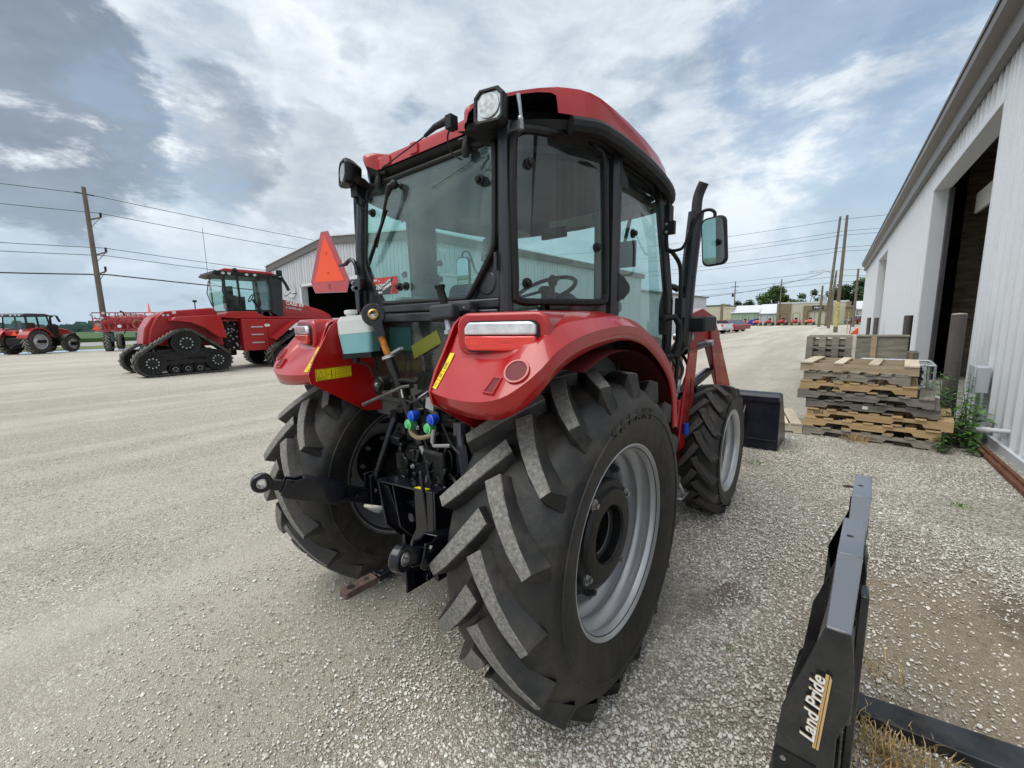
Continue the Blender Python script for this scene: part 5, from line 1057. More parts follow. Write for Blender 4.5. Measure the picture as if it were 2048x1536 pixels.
# lower links, with telescoping ball ends
BALL = {-1: Vector((-.483, -.858, .861)), 1: Vector((.528, -.810, .824))}
for sg in (-1, 1):
    LK = bpy.data.objects.new('lower_link', None); col.objects.link(LK); LK.parent = T
    piv = Vector((sg*.28, -.0, .50)); b = BALL[sg]; d = (b-piv).normalized(); L_ = (b-piv).length; side = Vector((0, 0, 1)).cross(d).normalized(); up = d.cross(side).normalized()
    P = lambda t, a=0, c=0: piv+d*t+side*a+up*c
    g = G(); g.beam(P(0), P(L_*.72), .028, .085, up); g.build('link_arm', black_gloss, LK, bevel=.005)
    g = G(); h0, h1, f = L_*.60, L_*.905, .066
    for s_ in (-.027, .027):
        g.prism([P(h0, s_-.004, -f*.85), P(h1-.03, s_-.004, -f*.80), P(h1, s_-.004, -f*.62), P(h1-.005, s_-.004, f*.60), P(h1-.05, s_-.004, f*.62), P(h1-.075, s_-.004, f*.85), P(h0+.02, s_-.004, f*.9), P(h0-.01, s_-.004, 0)], side*.008)
    g.prism([P(h0+.0, -.031, f*.88), P(h1-.075, -.031, f*.82), P(h1-.075, .031, f*.82), P(h0+.0, .031, f*.88)], up*.006); g.build('telescoping_end', black_gloss, LK, bevel=.003)
    g = G(); g.beam(P(h1-.04), P(L_-.03), .034, .046, up); 
    n = side; R0, r0 = .046, .028
    def ringpt(a, rr, off): return b+d*(rr*math.cos(a))+up*(rr*math.sin(a))+n*off
    for (ra, oa), (rb, ob) in (((r0, -.019), (R0-.004, -.019)), ((R0-.004, -.019), (R0, -.013)), ((R0, -.013), (R0, .013)), ((R0, .013), (R0-.004, .019)), ((R0-.004, .019), (r0, .019)), ((r0, .019), (r0, -.019))):
        g.grid([[ringpt(2*math.pi*i/28, ra, oa) for i in range(28)], [ringpt(2*math.pi*i/28, rb, ob) for i in range(28)]], wrap=True)
    g.build('ball_end', black_gloss, LK, ang=35)
    g = G()
    for (ra, oa), (rb, ob) in (((.0275, -.012), (.024, -.020)), ((.024, -.020), (.017, -.022)), ((.017, -.022), (.017, .022)), ((.017, .022), (.024, .020)), ((.024, .020), (.0275, .012))):
        g.grid([[ringpt(2*math.pi*i/24, ra, oa) for i in range(24)], [ringpt(2*math.pi*i/24, rb, ob) for i in range(24)]], wrap=True)
    g.build('ball_bushing', steel, LK, ang=40)
    for t, c_ in ((h0+.035, -.02), (L_*.52, .0), (h1-.035, .02), (L_*.575, .026), (L_*.575, -.022)):
        for s_ in ((sg*-1 if sg == 1 else 1)*.032,):
            g = G(); q = P(t, .031, c_); g.tube([q, q+side*.012], [.014, .012], 6); g.build('link_bolt', black_gloss, LK); g = G(); g.tube([P(t, -.031, c_), P(t, -.043, c_)], [.014, .012], 6); g.build('link_bolt', black_gloss, LK)
    # lift rod
    top = Vector((sg*.245, -.262, 1.105)); low = P(L_*.44, 0, .06)
    g = G(); m_ = top.lerp(low, .78 if sg == -1 else .62)
    if sg == -1: g.tube([top, top.lerp(low, .05), m_], [.012, .021, .017], 14); g.tube([m_, low], [.026, .022], 10)
    else:
        g.tube([top, top.lerp(low, .22)], .017, 14); g.beam(top.lerp(low, .18), top.lerp(low, .72), .034, .030); g.beam(top.lerp(low, .55), low, .050, .016)
    g.obox(top, (.05, .03, .06)); g.build('lift_rod', black_gloss if sg == -1 else mat('grey_steel_paint', (.05, .055, .065), .35, coat=.3), T, ang=40)
    g = G(); g.box((low.x-.035, low.y-.03, low.z-.09), (low.x-.022, low.y+.03, low.z+.07)); g.box((low.x+.022, low.y-.03, low.z-.09), (low.x+.035, low.y+.03, low.z+.07)); g.bolt((low.x+.035, low.y, low.z-.02), .013, .015); g.build('lift_rod_fork', black_gloss, LK, bevel=.003)
# stabiliser bracket, U-shaped, with a small yellow patch
g = G()
g.prism([(-.17, -.455, .815), (.265, -.455, .855), (.285, -.38, .855), (-.15, -.36, .815)], (0, 0, .010))
g.py([(.135, .845), (.262, .857), (.262, .62), (.20, .58), (.085, .58), (.135, .66)], -.452, -.444); g.px([(-.45, .86), (-.36, .86), (-.28, .70), (-.28, .46), (-.40, .46), (-.45, .58)], .262, .274)
g.px([(-.45, .815), (-.36, .815), (-.22, .48), (-.32, .46), (-.42, .58)], -.165, -.150); g.px([(-.45, .825), (-.36, .825), (-.22, .50), (-.32, .48), (-.42, .60)], -.04, -.03)
g.prism([(-.165, -.44, .80), (-.10, -.43, .80), (-.10, -.36, .54), (-.16, -.35, .54)], (.0, .008, 0))
g.build('stabiliser_bracket', black_gloss, T, bevel=.003)
g = G(); g.prism([(.135, -.450, .8535), (.215, -.450, .861), (.222, -.428, .861), (.142, -.428, .8535)], (0, 0, .0016)); g.build('yellow_patch', yellow, T)
g = G(); g.box((.16, -.56, .46), (.25, -.28, .54)); g.box((.150, -.50, .46), (.165, -.30, .62)); g.box((.24, -.60, .46), (.25, -.44, .62)); g.cyl((.10, -.50, .50), (.28, -.50, .50), .018); g.tube([(.20, -.46, .95), (.22, -.44, .60)], .010, 8); g.build('sway_block', black_gloss, T, bevel=.004)
g = G(); g.tube(spline([(.335, -.50, .66), (.335, -.52, .58), (.34, -.50, .52), (.35, -.46, .56)], 5), .008, 8); g.box((.29, -.52, .52), (.31, -.46, .70)); g.box((.34, -.52, .52), (.36, -.46, .70)); g.build('check_link', black_gloss, T)
# drawbar with rusty nose
g = G(); g.box((-.095, -.55, .372), (-.035, .20, .405)); g.build('drawbar', black_gloss, T, bevel=.004)
g = G(); n = 20; o_ = [(-.095, -.56), (-.095, -.715), (-.088, -.722), (-.042, -.722), (-.035, -.715), (-.035, -.56)]; g.pz(o_, .372, .4052); g.build('drawbar_nose', mat('rusty_drawbar', (.060, .036, .028), .7, c2=(.13, .085, .065), vs=25, bump=(60, .3)), T, bevel=.003)
g = G(); g.lathe([(.4060, .0), (.4060, .019)], (-.065, -.680, 0), 'z', 20); g.lathe([(.4060, .0), (.4060, .011)], (-.065, -.60, 0), 'z', 16); g.lathe([(.4060, .0), (.4060, .011)], (-.065, -.52, 0), 'z', 16); g.build('drawbar_hole', decal_black, T)
g = G(); g.box((-.13, -.36, .32), (.00, -.20, .365)); g.box((-.14, -.34, .35), (-.115, -.2, .50)); g.box((-.015, -.34, .35), (.010, -.2, .50)); g.build('drawbar_support', black_gloss, T, bevel=.004)
# top link leaning against the cab
TLk = bpy.data.objects.new('top_link', None); col.objects.link(TLk); TLk.parent = T
a = Vector((.03, -.275, .885)); b = Vector((-.180, -.400, 1.635)); d = (b-a).normalized(); Pl = lambda t: a.lerp(b, t)
g = G(); g.tube([Pl(.14), Pl(.155), Pl(.70), Pl(.715)], [.014, .0225, .0225, .024], 18); g.build('link_tube', mat('black_satin_tube', (.012, .013, .015), .35, coat=.2), TLk)
g = G(); g.tube([Pl(.70), Pl(.90)], .0165, 14); g.build('threaded_rod', orange_rust, TLk); g = G(); g.tube([Pl(.86), Pl(.93)], .019, 14); g.tube([Pl(.0), Pl(.15)], .015, 12); g.build('plated_rod', galv, TLk)
q = Pl(.735); g = G(); g.tube([q-d*.010, q+d*.004], [.034, .034], 16); g.prism([q+Vector((.0, 0, .0)), q+Vector((.10, -.005, .035)), q+Vector((.108, .010, .035)), q+Vector((.01, .03, .0))], (0, 0, .012)); g.build('locking_nut', galv, TLk)
sd = Vector((.86, -.50, .05)).normalized(); sd = (sd-d*sd.dot(d)).normalized(); up = sd.cross(d)
def rp(c, aa, rr, off): return c+d*(rr*math.cos(aa))+up*(rr*math.sin(aa))+sd*off
g = G()
for (ra, oa), (rb, ob) in (((.031, -.022), (.050, -.022)), ((.050, -.022), (.055, -.015)), ((.055, -.015), (.055, .015)), ((.055, .015), (.050, .022)), ((.050, .022), (.031, .022)), ((.031, .022), (.031, -.022))): g.grid([[rp(b, 2*math.pi*i/28, ra, oa) for i in range(28)], [rp(b, 2*math.pi*i/28, rb, ob) for i in range(28)]], wrap=True)
g.beam(b-d*.04, b-d*.11, .050, .060, sd, w1=.036, h1=.05); g.build('link_end', black_gloss, TLk, ang=35)
g = G()
for (ra, oa), (rb, ob) in (((.0305, .012), (.026, .022)), ((.026, .022), (.019, .027)), ((.019, .027), (.017, .025)), ((.017, .025), (.017, -.03))): g.grid([[rp(b, 2*math.pi*i/24, ra, oa) for i in range(24)], [rp(b, 2*math.pi*i/24, rb, ob) for i in range(24)]], wrap=True)
g.build('ball_bushing', brass, TLk, ang=40)
q = Pl(.50); g = G(); g.obox(q+Vector((.020, -.014, 0)), (.008, .004, .05), (0, R(-15), 0)); g.build('white_tag', white, TLk)
g = G(); g.tube([(-.275, -.42, 1.190), (-.262, -.42, 1.197), (-.01, -.38, 1.295), (.02, -.36, 1.30)], [.010, .0085, .0075, .0075], 10); g.tube([(-.285, -.42, 1.186), (-.265, -.42, 1.194)], .012, 10); g.build('turning_bar', mat('grey_rod', (.09, .085, .08), .5), TLk)
g = G()
for sx in (-.035, .045): g.tube([(.03+sx, -.285, .90), (.03+sx*1.1, -.29, .80), (.03+sx*.8, -.27, .74)], .012, 8); 
g.box((-.02, -.29, .72), (.08, -.24, .78)); g.build('top_link_fork', black_gloss, T)
# trailer socket, remotes
g = G(); g.box((-.205, -.36, 1.235), (-.120, -.35, 1.325)); g.build('socket_bracket', mat('grey_bracket', (.055, .058, .06), .5), T)
g = G(); g.lathe([(-.415, .0), (-.415, .024), (-.405, .036), (-.36, .038), (-.35, .03)], (-.158, 0, 1.302), 'y', 20); g.obox((-.150, -.42, 1.300), (.05, .012, .05), (0, R(40), 0)); g.tube(spline([(-.13, -.36, 1.31), (-.06, -.34, 1.32), (.0, -.3, 1.31)], 4), .012, 8); g.build('trailer_socket', black_plast, T)
g = G(); g.bolt((-.150, -.426, 1.302), .009, .006, 'y', -1); g.build('socket_screw', steel, T)
def cap(c, m, name):
    g = G(); c = Vector(c); n = Vector((-.10, -1, .10)).normalized(); g.tube([c+n*.004, c-n*.002, c-n*.034, c-n*.040], [.019, .023, .023, .020], 18); g.tube([c+n*.006, c+n*.0035], [.013, .015], 14)
    g.tube([c+Vector((.020, .0, .012)), c+Vector((.032, -.006, -.004)), c+Vector((.030, -.012, -.020))], .005, 6); g.build(name, m, T)
for x in (.085, .222): cap((x-.012, -.405, 1.172), blue_cap, 'blue_coupler_cap'); cap((x-.030, -.410, 1.130), green_cap, 'green_coupler_cap')
g = G(); g.tube(spline([(.05, -.39, 1.115), (.065, -.395, 1.085), (.10, -.38, 1.065), (.14, -.34, 1.075)], 5), .011, 10); g.build('tan_hose', tan_tube, T)
g = G(); g.obox((.18, -.36, 1.235), (.045, .04, .05), (.2, .3, .2)); g.obox((.20, -.34, 1.26), (.04, .04, .02), (.2, .3, .2)); g.obox((.25, -.33, 1.30), (.10, .015, .03)); g.tube(spline([(.08, -.36, 1.24), (.12, -.38, 1.26), (.18, -.36, 1.30), (.19, -.33, 1.34)], 4), .005, 6); g.build('plug_connector', galv, T)
g = G(); g.tube(spline([(.0, -.36, 1.21), (.03, -.39, 1.235), (.08, -.385, 1.235), (.15, -.38, 1.27), (.19, -.36, 1.31), (.17, -.34, 1.33), (.10, -.35, 1.26)], 5), .0045, 6); g.tube([(.02, -.36, 1.22), (-.05, -.33, 1.12), (-.12, -.29, 1.06)], .008, 7); g.tube([(-.02, -.34, 1.20), (-.09, -.31, 1.10), (-.14, -.28, 1.05)], .007, 7); g.build('loose_cable', hose, T)
g = G(); g.tube([(.30, -.46, 1.150), (.30, -.47, 1.10), (.31, -.47, 1.085), (.375, -.44, 1.09)], .008, 8); g.build('chain_hook', mat('grey_hook', (.22, .22, .22), .5), T)
# washer bottle on the left fender
WB = bpy.data.objects.new('washer_bottle', None); col.objects.link(WB); WB.parent = T; WB.location = (-.355, -.375, 1.548); WB.rotation_euler = (0, R(-4), R(24))
bottle = mat('milky_plastic', (.66, .70, .68), .35, var=.03, coat=.2); fluid = mat('blue_fluid_in_plastic', (.20, .44, .46), .35, var=.05, coat=.2)
def slab(z0, z1, w, d, k=.03, wt=None):
    wt = w if wt is None else wt; g = G(); r0 = rrect(w, d, k, 4); r1 = rrect(wt, d, k, 4); g.grid([[(x, y, z0) for x, y in r0], [(x, y, z1) for x, y in r1]], wrap=True); g.add([(x, y, z0) for x, y in r0], [tuple(range(len(r0)))[::-1]]); g.add([(x, y, z1) for x, y in r1], [tuple(range(len(r1)))]); return g
slab(-.10, -.001, .175, .10, .022, .200).build('bottle_lower', fluid, WB, bevel=.008); slab(0, .068, .200, .10, .022, .196).build('bottle_upper', bottle, WB, bevel=.006); slab(.068, .088, .194, .098, .022, .150).build('bottle_shoulder', bottle, WB, bevel=.005)
g = G(); g.cyl((-.035, 0, .085), (-.035, 0, .100), .026, n=24); g.cyl((-.035, 0, .100), (-.035, 0, .120), .033, n=24); g.build('bottle_cap', bottle, WB, bevel=.003)
g = G(); g.box((-.08, -.055, -.125), (.09, .06, -.101)); g.cyl((-.02, -.03, -.15), (-.02, -.03, -.12), .018); g.tube(spline([(-.02, -.03, -.145), (.05, -.03, -.17), (.07, -.02, -.23), (.09, 0, -.27)], 4), .005, 6); g.tube(spline([(.06, 0, -.12), (.075, .0, -.16), (.07, .01, -.2), (.10, .02, -.25)], 4), .005, 6); g.build('bottle_bracket', black_plast, WB)
# external lever box right of the window
LV = bpy.data.objects.new('hitch_lever', None); col.objects.link(LV); LV.parent = T
g = G(); g.obox((.300, -.36, 1.632), (.115, .10, .062), (R(-6), R(-4), R(16))); g.obox((.345, -.30, 1.655), (.10, .09, .05), (0, 0, R(16))); g.build('lever_cover', grey_cover, LV, bevel=.012, seg=3)
g = G(); g.tube([(.288, -.36, 1.655), (.282, -.362, 1.69), (.272, -.365, 1.725), (.268, -.366, 1.745), (.268, -.366, 1.752)], [.014, .018, .017, .024, .018], 14); g.build('lever_grip', black_plast, LV)
g = G(); g.tube([(.312, -.37, 1.605), (.325, -.375, 1.560)], .014, 12); g.tube([(.325, -.375, 1.562), (.327, -.375, 1.545)], .020, 6); g.tube([(.327, -.375, 1.548), (.352, -.38, 1.470)], .006, 8); g.build('lever_rod', galv, LV)
for c in ((.375, -.335, 1.65), (.345, -.372, 1.648)): g = G(); g.bolt(c, .007, .008, 'y', -1); g.build('cover_bolt', steel, LV)
g = G(); g.box((.36, -.34, 1.45), (.40, -.27, 1.64)); g.cyl((.455, -.36, 1.632), (.455, -.36, 1.642), .012, n=12); g.build('lever_support', black_gloss, LV)
g = G(); g.lathe([(-.238, .0), (-.238, .045), (-.234, .05)], (.415, 0, 1.755), 'y', 20); g.obox((.50, -.270, 1.83), (.014, .012, .07)); g.build('post_plug', frame_m, CB)

# ------------------------------------------------------------------ hood, exhaust, loader
HD = bpy.data.objects.new('hood', None); col.objects.link(HD); HD.parent = T
rows = []
for y, w, zt, zb in ((1.30, .36, 1.52, 1.02), (1.6, .36, 1.52, 1.0), (2.1, .34, 1.47, .95), (2.55, .31, 1.38, .92), (2.72, .28, 1.26, .90), (2.76, .26, 1.05, .90)):
    rows.append([(-w, y, zb), (-w, y, zt-.10), (-w*.90, y, zt-.03), (-w*.6, y, zt), (0, y, zt+.015), (w*.6, y, zt), (w*.90, y, zt-.03), (w, y, zt-.10), (w, y, zb)])
g = G(); g.grid(rows); g.grid([rows[0], [(0, 1.30, 1.02)]*9]); g.grid([rows[-1], [(0, 2.78, .92)]*9]); g.build('hood_shell', red, HD, ang=40)
text('hood_lettering', 'FARMALL', .13, (.3625, 1.80, 1.34), (0, 1, 0), (0, 0, 1), white, HD, .0015, .004)
text('hood_lettering', 'CASE IH', .10, (.350, 2.35, 1.25), (0, 1, 0), (0, 0, 1), white, HD, .0015, .004)
EX = bpy.data.objects.new('exhaust_stack', None); col.objects.link(EX); EX.parent = T
g = G(); g.tube(spline([(.30, 1.70, 1.33), (.48, 1.68, 1.33), (.58, 1.66, 1.345), (.628, 1.655, 1.40), (.645, 1.65, 1.48), (.665, 1.65, 1.9), (.700, 1.65, 2.335)], 5), .053, 20); g.build('stack_tube', black_gloss, EX, ang=50)
g = G(); g.tube(spline([(.700, 1.65, 2.30), (.703, 1.65, 2.40), (.715, 1.65, 2.46), (.745, 1.64, 2.52)], 5), .034, 16); g.build('stack_tip', mat('sooty_tip', (.022, .022, .024), .6), EX, ang=50)
for z in (2.20, 1.52): g = G(); x = .645+.000+(z-1.48)*.064; g.bolt((x-.03, 1.602, z), .008, .006, 'y', -1); g.build('stack_bolt', steel, EX)
g = G(); g.beam((.62, 1.62, 1.70), (.775, 1.18, 1.66), .02, .02); g.tube(spline([(.50, 1.60, 1.5), (.52, 1.55, 1.72), (.58, 1.52, 1.82), (.64, 1.52, 1.80)], 5), .022, 10); g.build('stack_bracket', black_plast, EX)
LD = bpy.data.objects.new('front_loader', None); col.objects.link(LD); LD.parent = T
for sg in (1, -1):
    fl = (lambda g: g if sg == 1 else G_m(g))
    g = G(); g.px([(1.52, .62), (1.80, .62), (1.86, 1.0), (1.92, 1.40), (1.88, 1.50), (1.74, 1.50), (1.70, 1.30), (1.60, .95)], .56, .575); g.px([(1.52, .62), (1.80, .62), (1.86, 1.0), (1.92, 1.40), (1.88, 1.50), (1.74, 1.50), (1.70, 1.30), (1.60, .95)], .665, .68); g.box((.575, 1.56, .62), (.665, 1.62, 1.0)); fl(g).build('loader_upright', red, LD, bevel=.004)
    g = G()
    A, Bm, Cc = (1.80, 1.56), (2.45, 1.60), (3.55, .45)
    arm = [(1.66, 1.47), (1.72, 1.62), (2.10, 1.68), (2.46, 1.62), (2.62, 1.50), (3.75, .42), (3.68, .28), (3.50, .30), (2.42, 1.34), (2.25, 1.40), (1.78, 1.40)]
    g.px(arm, .595, .655); fl(g).build('loader_arm', red, LD, bevel=.006)
    g = G(); g.px([(2.25, 1.62), (2.60, 1.46), (2.75, .98), (2.62, .96), (2.36, 1.35)], .66, .675); fl(g).build('arm_gusset', red_dull, LD, bevel=.004)
    g = G(); g.tube([(.618, 1.70, 1.02), (.618, 2.45, 1.12)], .040, 16); fl(g).build('lift_cylinder', black_gloss, LD); g = G(); g.tube([(.618, 2.4, 1.11), (.618, 2.75, 1.16)], .020, 12); fl(g).build('cylinder_rod', steel, LD)
    g = G(); g.tube([(.645, 1.66, 1.36), (.645, 2.18, 1.385)], .036, 16); fl(g).build('tilt_cylinder', black_gloss, LD); g = G(); g.tube([(.645, 2.15, 1.384), (.645, 2.5, 1.40)], .018, 12); fl(g).build('cylinder_rod', steel, LD)
    for y_, z_ in ((2.32, 1.39), (1.74, 1.46), (3.62, .34)): g = G(); g.cyl((.55, y_, z_), (.69, y_, z_), .028, n=14); fl(g).build('pivot_pin', galv, LD)
g = G(); g.cyl((-.6, 3.3, .62), (.6, 3.3, .62), .06, n=16); g.build('cross_tube', red, LD)
g = G(); g.box((.605, 1.62, 1.50), (.80, 1.95, 1.61)); g.build('valve_cover', black_plast, LD, bevel=.015)
g = G(); g.box((.30, 1.45, .78), (.66, 1.75, .90)); g.box((.20, 1.40, .50), (.56, 1.7, .80)); g.build('mount_frame', red_dull, LD, bevel=.006)
for k in range(4):
    x, y = .60+.02*(k-1.5), 1.62+.075*(k-1.5)
    g = G(); g.tube(spline([(.60, 1.70, 1.36), (x, y+.02, 1.30), (x+.03, y+.03, 1.22), (x+.02, y, 1.14)], 5), .012, 8); g.tube(spline([(x, y-.04, .94), (x, y-.06, .90), (x-.06, y-.10, .86), (x-.15, y-.1, .84)], 5), .012, 8); g.build('hydraulic_hose', hose, LD)
    g = G(); g.tube([(x+.02, y, 1.14), (x+.015, y-.01, 1.10)], .015, 8); g.tube([(x+.015, y-.01, 1.10), (x+.010, y-.02, 1.05)], .019, 6); g.tube([(x+.01, y-.02, 1.05), (x+.004, y-.03, 1.0)], .015, 10); g.tube([(x+.004, y-.03, 1.0), (x, y-.04, .94)], .018, 6); g.build('quick_coupler', galv, LD)
g = G(); g.tube([(.585, 1.475, 1.045), (.66, 1.76, 1.045)], .008, 6); g.build('coupler_bar', galv, LD)
g = G(); g.tube([(.565, 1.44, .93), (.565, 1.44, .90)], .02, 10); g.tube([(.64, 1.66, .92), (.64, 1.66, .89)], .02, 10); g.build('green_cap', green_cap, LD)
g = G(); g.tube(spline([(.70, 1.70, 1.15), (.71, 1.66, 1.0), (.70, 1.62, .82)], 5), .004, 5); g.build('plug_wire', hose, LD); g = G(); g.cyl((.70, 1.62, .74), (.70, 1.62, .82), .022, n=12); g.build('blue_plug', blue_cap, LD)
g = G(); g.box((.42, 1.72, .68), (.55, 2.08, .80)); g.box((.30, .75, .55), (.54, 1.45, .76)); g.build('battery_box', black_plast, T, bevel=.01)
text('box_print', 'MADE IN IT', .030, (.5515, 1.92, .768), (0, 1, 0), (0, 0, 1), white, T, .0008, .0006); text('box_print', '4432177', .026, (.5515, 1.92, .732), (0, 1, 0), (0, 0, 1), white, T, .0008, .0006)
g = G(); g.tube(spline([(.58, 1.72, 1.02), (.60, 1.74, .98), (.60, 1.76, .85)], 3), .07, 6); g.v = [(x, y, z) for x, y, z in g.v]; g.build('rubber_boot', cast_black, LD)
# step
g = G(); g.tube(spline([(.60, 1.52, .55), (.70, 1.56, .34), (.70, 1.62, .26), (.62, 1.66, .24)], 4), .012, 8)
for k in range(5): g.tube([(.56, 1.52+.04*k, .25+.002*k), (.72, 1.54+.04*k, .25)], .006, 6)
g.tube([(.56, 1.5, .26), (.72, 1.52, .26), (.72, 1.74, .26), (.56, 1.72, .26)], .008, 6, close=True); g.build('step_grate', galv, T)
# bucket resting on the ground
BK = bpy.data.objects.new('loader_bucket', None); col.objects.link(BK); BK.parent = LD
bk = mat('bucket_black_paint', (.005, .007, .016), .36, coat=.15, var=.15, vs=2, dirt=(DUST, .06, 3, .5, .8), spec=.3)
sec = [(4.20, .01), (4.20, .12), (4.20, .60), (4.26, .685), (4.34, .70), (4.34, .692), (4.27, .672), (4.212, .59), (4.212, .13), (4.25, .03), (4.92, .022), (4.95, .01)]
g = G(); g.px(sec, -.90, .995); g.build('bucket_shell', bk, BK, ang=30, bevel=.003)
side = [(4.20, .01), (4.20, .60), (4.27, .69), (4.36, .69), (4.80, .25), (4.95, .01)]
for x in (-.91, .995): g = G(); g.px(side, x, x+.014); g.build('side_plate', bk, BK, bevel=.003)
g = G(); g.box((-.90, 4.185, .115), (.995, 4.199, .135)); g.box((-.90, 4.17, .60), (.995, 4.199, .66)); g.build('stiffener', bk, BK, bevel=.003)
for x in (-.66, .58): g = G(); g.px([(4.0, .30), (4.199, .20), (4.199, .55), (4.05, .42)], x, x+.014); g.px([(4.0, .30), (4.199, .20), (4.199, .55), (4.05, .42)], x+.06, x+.074); g.build('pin_lug', bk, BK)
for sg in (1, -1): g = G(); g.beam((sg*.62, 3.62, .36), (sg*.62, 4.06, .32), .05, .10); g.build('bucket_link', red_dull, LD)
# ================================================================== OTHER MACHINES
def hull(circles, n=40):
    pts = [(cy+r*math.cos(2*math.pi*i/n), cz+r*math.sin(2*math.pi*i/n)) for cy, cz, r in circles for i in range(n)]
    pts = sorted(set(pts)); 
    def half(P):
        o = []
        for p in P:
            while len(o) > 1 and (o[-1][0]-o[-2][0])*(p[1]-o[-2][1])-(o[-1][1]-o[-2][1])*(p[0]-o[-2][0]) <= 0: o.pop()
            o.append(p)
        return o[:-1]
    return half(pts)+half(pts[::-1])
def resample(P, n):
    P = [Vector((p[0], p[1])) for p in P]; L_ = [0]
    for i in range(len(P)): L_.append(L_[-1]+(P[(i+1) % len(P)]-P[i]).length)
    out = []
    for k in range(n):
        s = L_[-1]*k/n; i = max(j for j in range(len(P)) if L_[j] <= s+1e-9); a, b = P[i], P[(i+1) % len(P)]; t = (s-L_[i])/max(1e-9, L_[i+1]-L_[i]); out.append(a.lerp(b, t))
    return out
track_top = mat('track_lug_face', (.20, .195, .17), .85, c2=(.32, .31, .28), vs=12)
def track_unit(par, xo, yc, side):
    """belt centred at yc, outer face at xo; side +1 right, -1 left"""
    u = bpy.data.objects.new('track_unit', None); col.objects.link(u); u.parent = par; u.location = (xo, yc, 0); w = .72
    S = lambda g: g if side == 1 else G_m(g)
    circ = [(-.93, .46, .42), (.93, .46, .42), (.05, 1.10, .46), (0, .24, .20)]
    P = hull(circ); Q = resample(P, 96); n = len(Q); g = G()
    nr = [((Q[(i+1) % n]-Q[i-1]).normalized()) for i in range(n)]; nr = [Vector((t.y, -t.x)) for t in nr]
    g.grid([[(0, *(Q[i]-nr[i]*.03)) for i in range(n)], [(0, *(Q[i]+nr[i]*.018)) for i in range(n)], [(-w, *(Q[i]+nr[i]*.018)) for i in range(n)], [(-w, *(Q[i]-nr[i]*.03)) for i in range(n)], [(0, *(Q[i]-nr[i]*.03)) for i in range(n)]], wrap=True)
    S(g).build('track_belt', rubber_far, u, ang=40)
    lug_list = []
    for k in range(44):
        g = G()
        i = int(k*96/44)
        for hf in (0, 1):
            i0 = (i+hf) % n; x0, x1 = (.0, -w*.53) if hf == 0 else (-w, -w*.47); i1 = (i0+2) % n; vs = []
            for x, j in ((x0, i0), (x1, i1)):
                t = Vector((-nr[j].y, nr[j].x)); 
                for o_, a in ((.010, -.036), (.058, -.020), (.058, .020), (.010, .036)): q = Q[j]+nr[j]*o_+t*a; vs.append((x, q.x, q.y))
            g.add(vs, [(0,1,5,4),(2,3,7,6),(0,3,2,1),(4,5,6,7)], 0); g.f.append(tuple(len(g.v)-8+q for q in (1,2,6,5))); g.m.append(1)
        if side == 1: g.build('track_lug', [rubber_far, track_top], u, ang=0)
        else: lug_list.append(g)
    if lug_list:
        g = G()
        for q in lug_list: b0 = len(g.v); g.v += q.v; g.f += [tuple(b0+i for i in f) for f in q.f]; g.m += q.m
        S(g).build('track_lugs', [rubber_far, track_top], u, ang=0)['kind'] = 'stuff'
    def idler(y, z, r, holes, nb, name):
        g = G(); g.lathe([(-.10, r), (-.02, r), (-.01, r*.93), (-.035, r*.86), (-.06, r*.55), (-.03, r*.48), (-.015, r*.40), (-.015, 0)], (0, y, z), 'x', 40)
        q = G(); q.lathe([(-.62, r), (-.52, r), (-.52, 0)], (0, y, z), 'x', 24); S(q).build('inner_'+name, cast_black, u, ang=35)
        for k in range(holes): a = 2*math.pi*k/holes; g.beam((-.028, y+r*.5*math.cos(a), z+r*.5*math.sin(a)), (-.018, y+r*.88*math.cos(a), z+r*.88*math.sin(a)), .03, .03, (1, 0, 0))
        S(g).build(name, cast_black, u, ang=35)
        g = G()
        for k in range(nb): a = 2*math.pi*k/nb+.2; g.bolt((-.015, y+r*.42*math.cos(a), z+r*.42*math.sin(a)), .020 if r > .3 else .012, .02)
        S(g).build('wheel_bolts', galv, u)['kind'] = 'stuff'
    idler(-.93, .46, .385, 18, 10, 'idler_wheel'); idler(.93, .46, .385, 18, 10, 'idler_wheel'); idler(.05, 1.10, .43, 20, 10, 'drive_wheel')
    for y in (-.35, 0, .35): idler(y, .22, .17, 0, 8, 'road_roller')
    g = G(); g.px([(-1.0, .55), (-.2, .52), (.3, .60), (1.0, .52), (1.0, .68), (.5, .80), (.2, .92), (-.1, .92), (-.4, .80), (-1.0, .70)], -.16, -.07); g.px([(-.9, .38), (.9, .38), (.5, .50), (0, .55), (-.5, .50)], -.14, -.06); g.box((-.6, -.8, .3), (-.16, .8, .9)); S(g).build('undercarriage', cast_black, u, bevel=.015)
    g = G(); g.prism([(-.065, -.06, .76), (-.065, .04, .72), (-.065, .14, .75), (-.065, .05, .80)], (.01, 0, 0)); [g.bolt((-.065, y, z), .022, .015) for y, z in ((-.75, .62), (-.85, .58), (-.65, .58), (.75, .66), (.85, .60))]; S(g).build('axle_cap', galv, u)['kind'] = 'stuff'
Qt = thing('tracked_tractor', 'huge red articulated tractor on four rubber tracks with tall black cab', 'tractor', (-17.99, 1.343, 0), R(-.9)); Qt.scale = (.96, 1, 1)
for yc in (1.25, 5.35):
    for sd in (1, -1): track_unit(Qt, sd*1.65, yc, sd)
qred = red_far
g = G(); bd = [(.42, 1.08), (.52, 1.60), (.72, 2.02), (.96, 2.22), (2.38, 2.36), (2.54, 2.22), (2.60, 1.6), (2.68, .95), (1.3, .95)]; g.px(bd, -.72, .72); g.build('rear_body', qred, Qt, bevel=.04, ang=35)
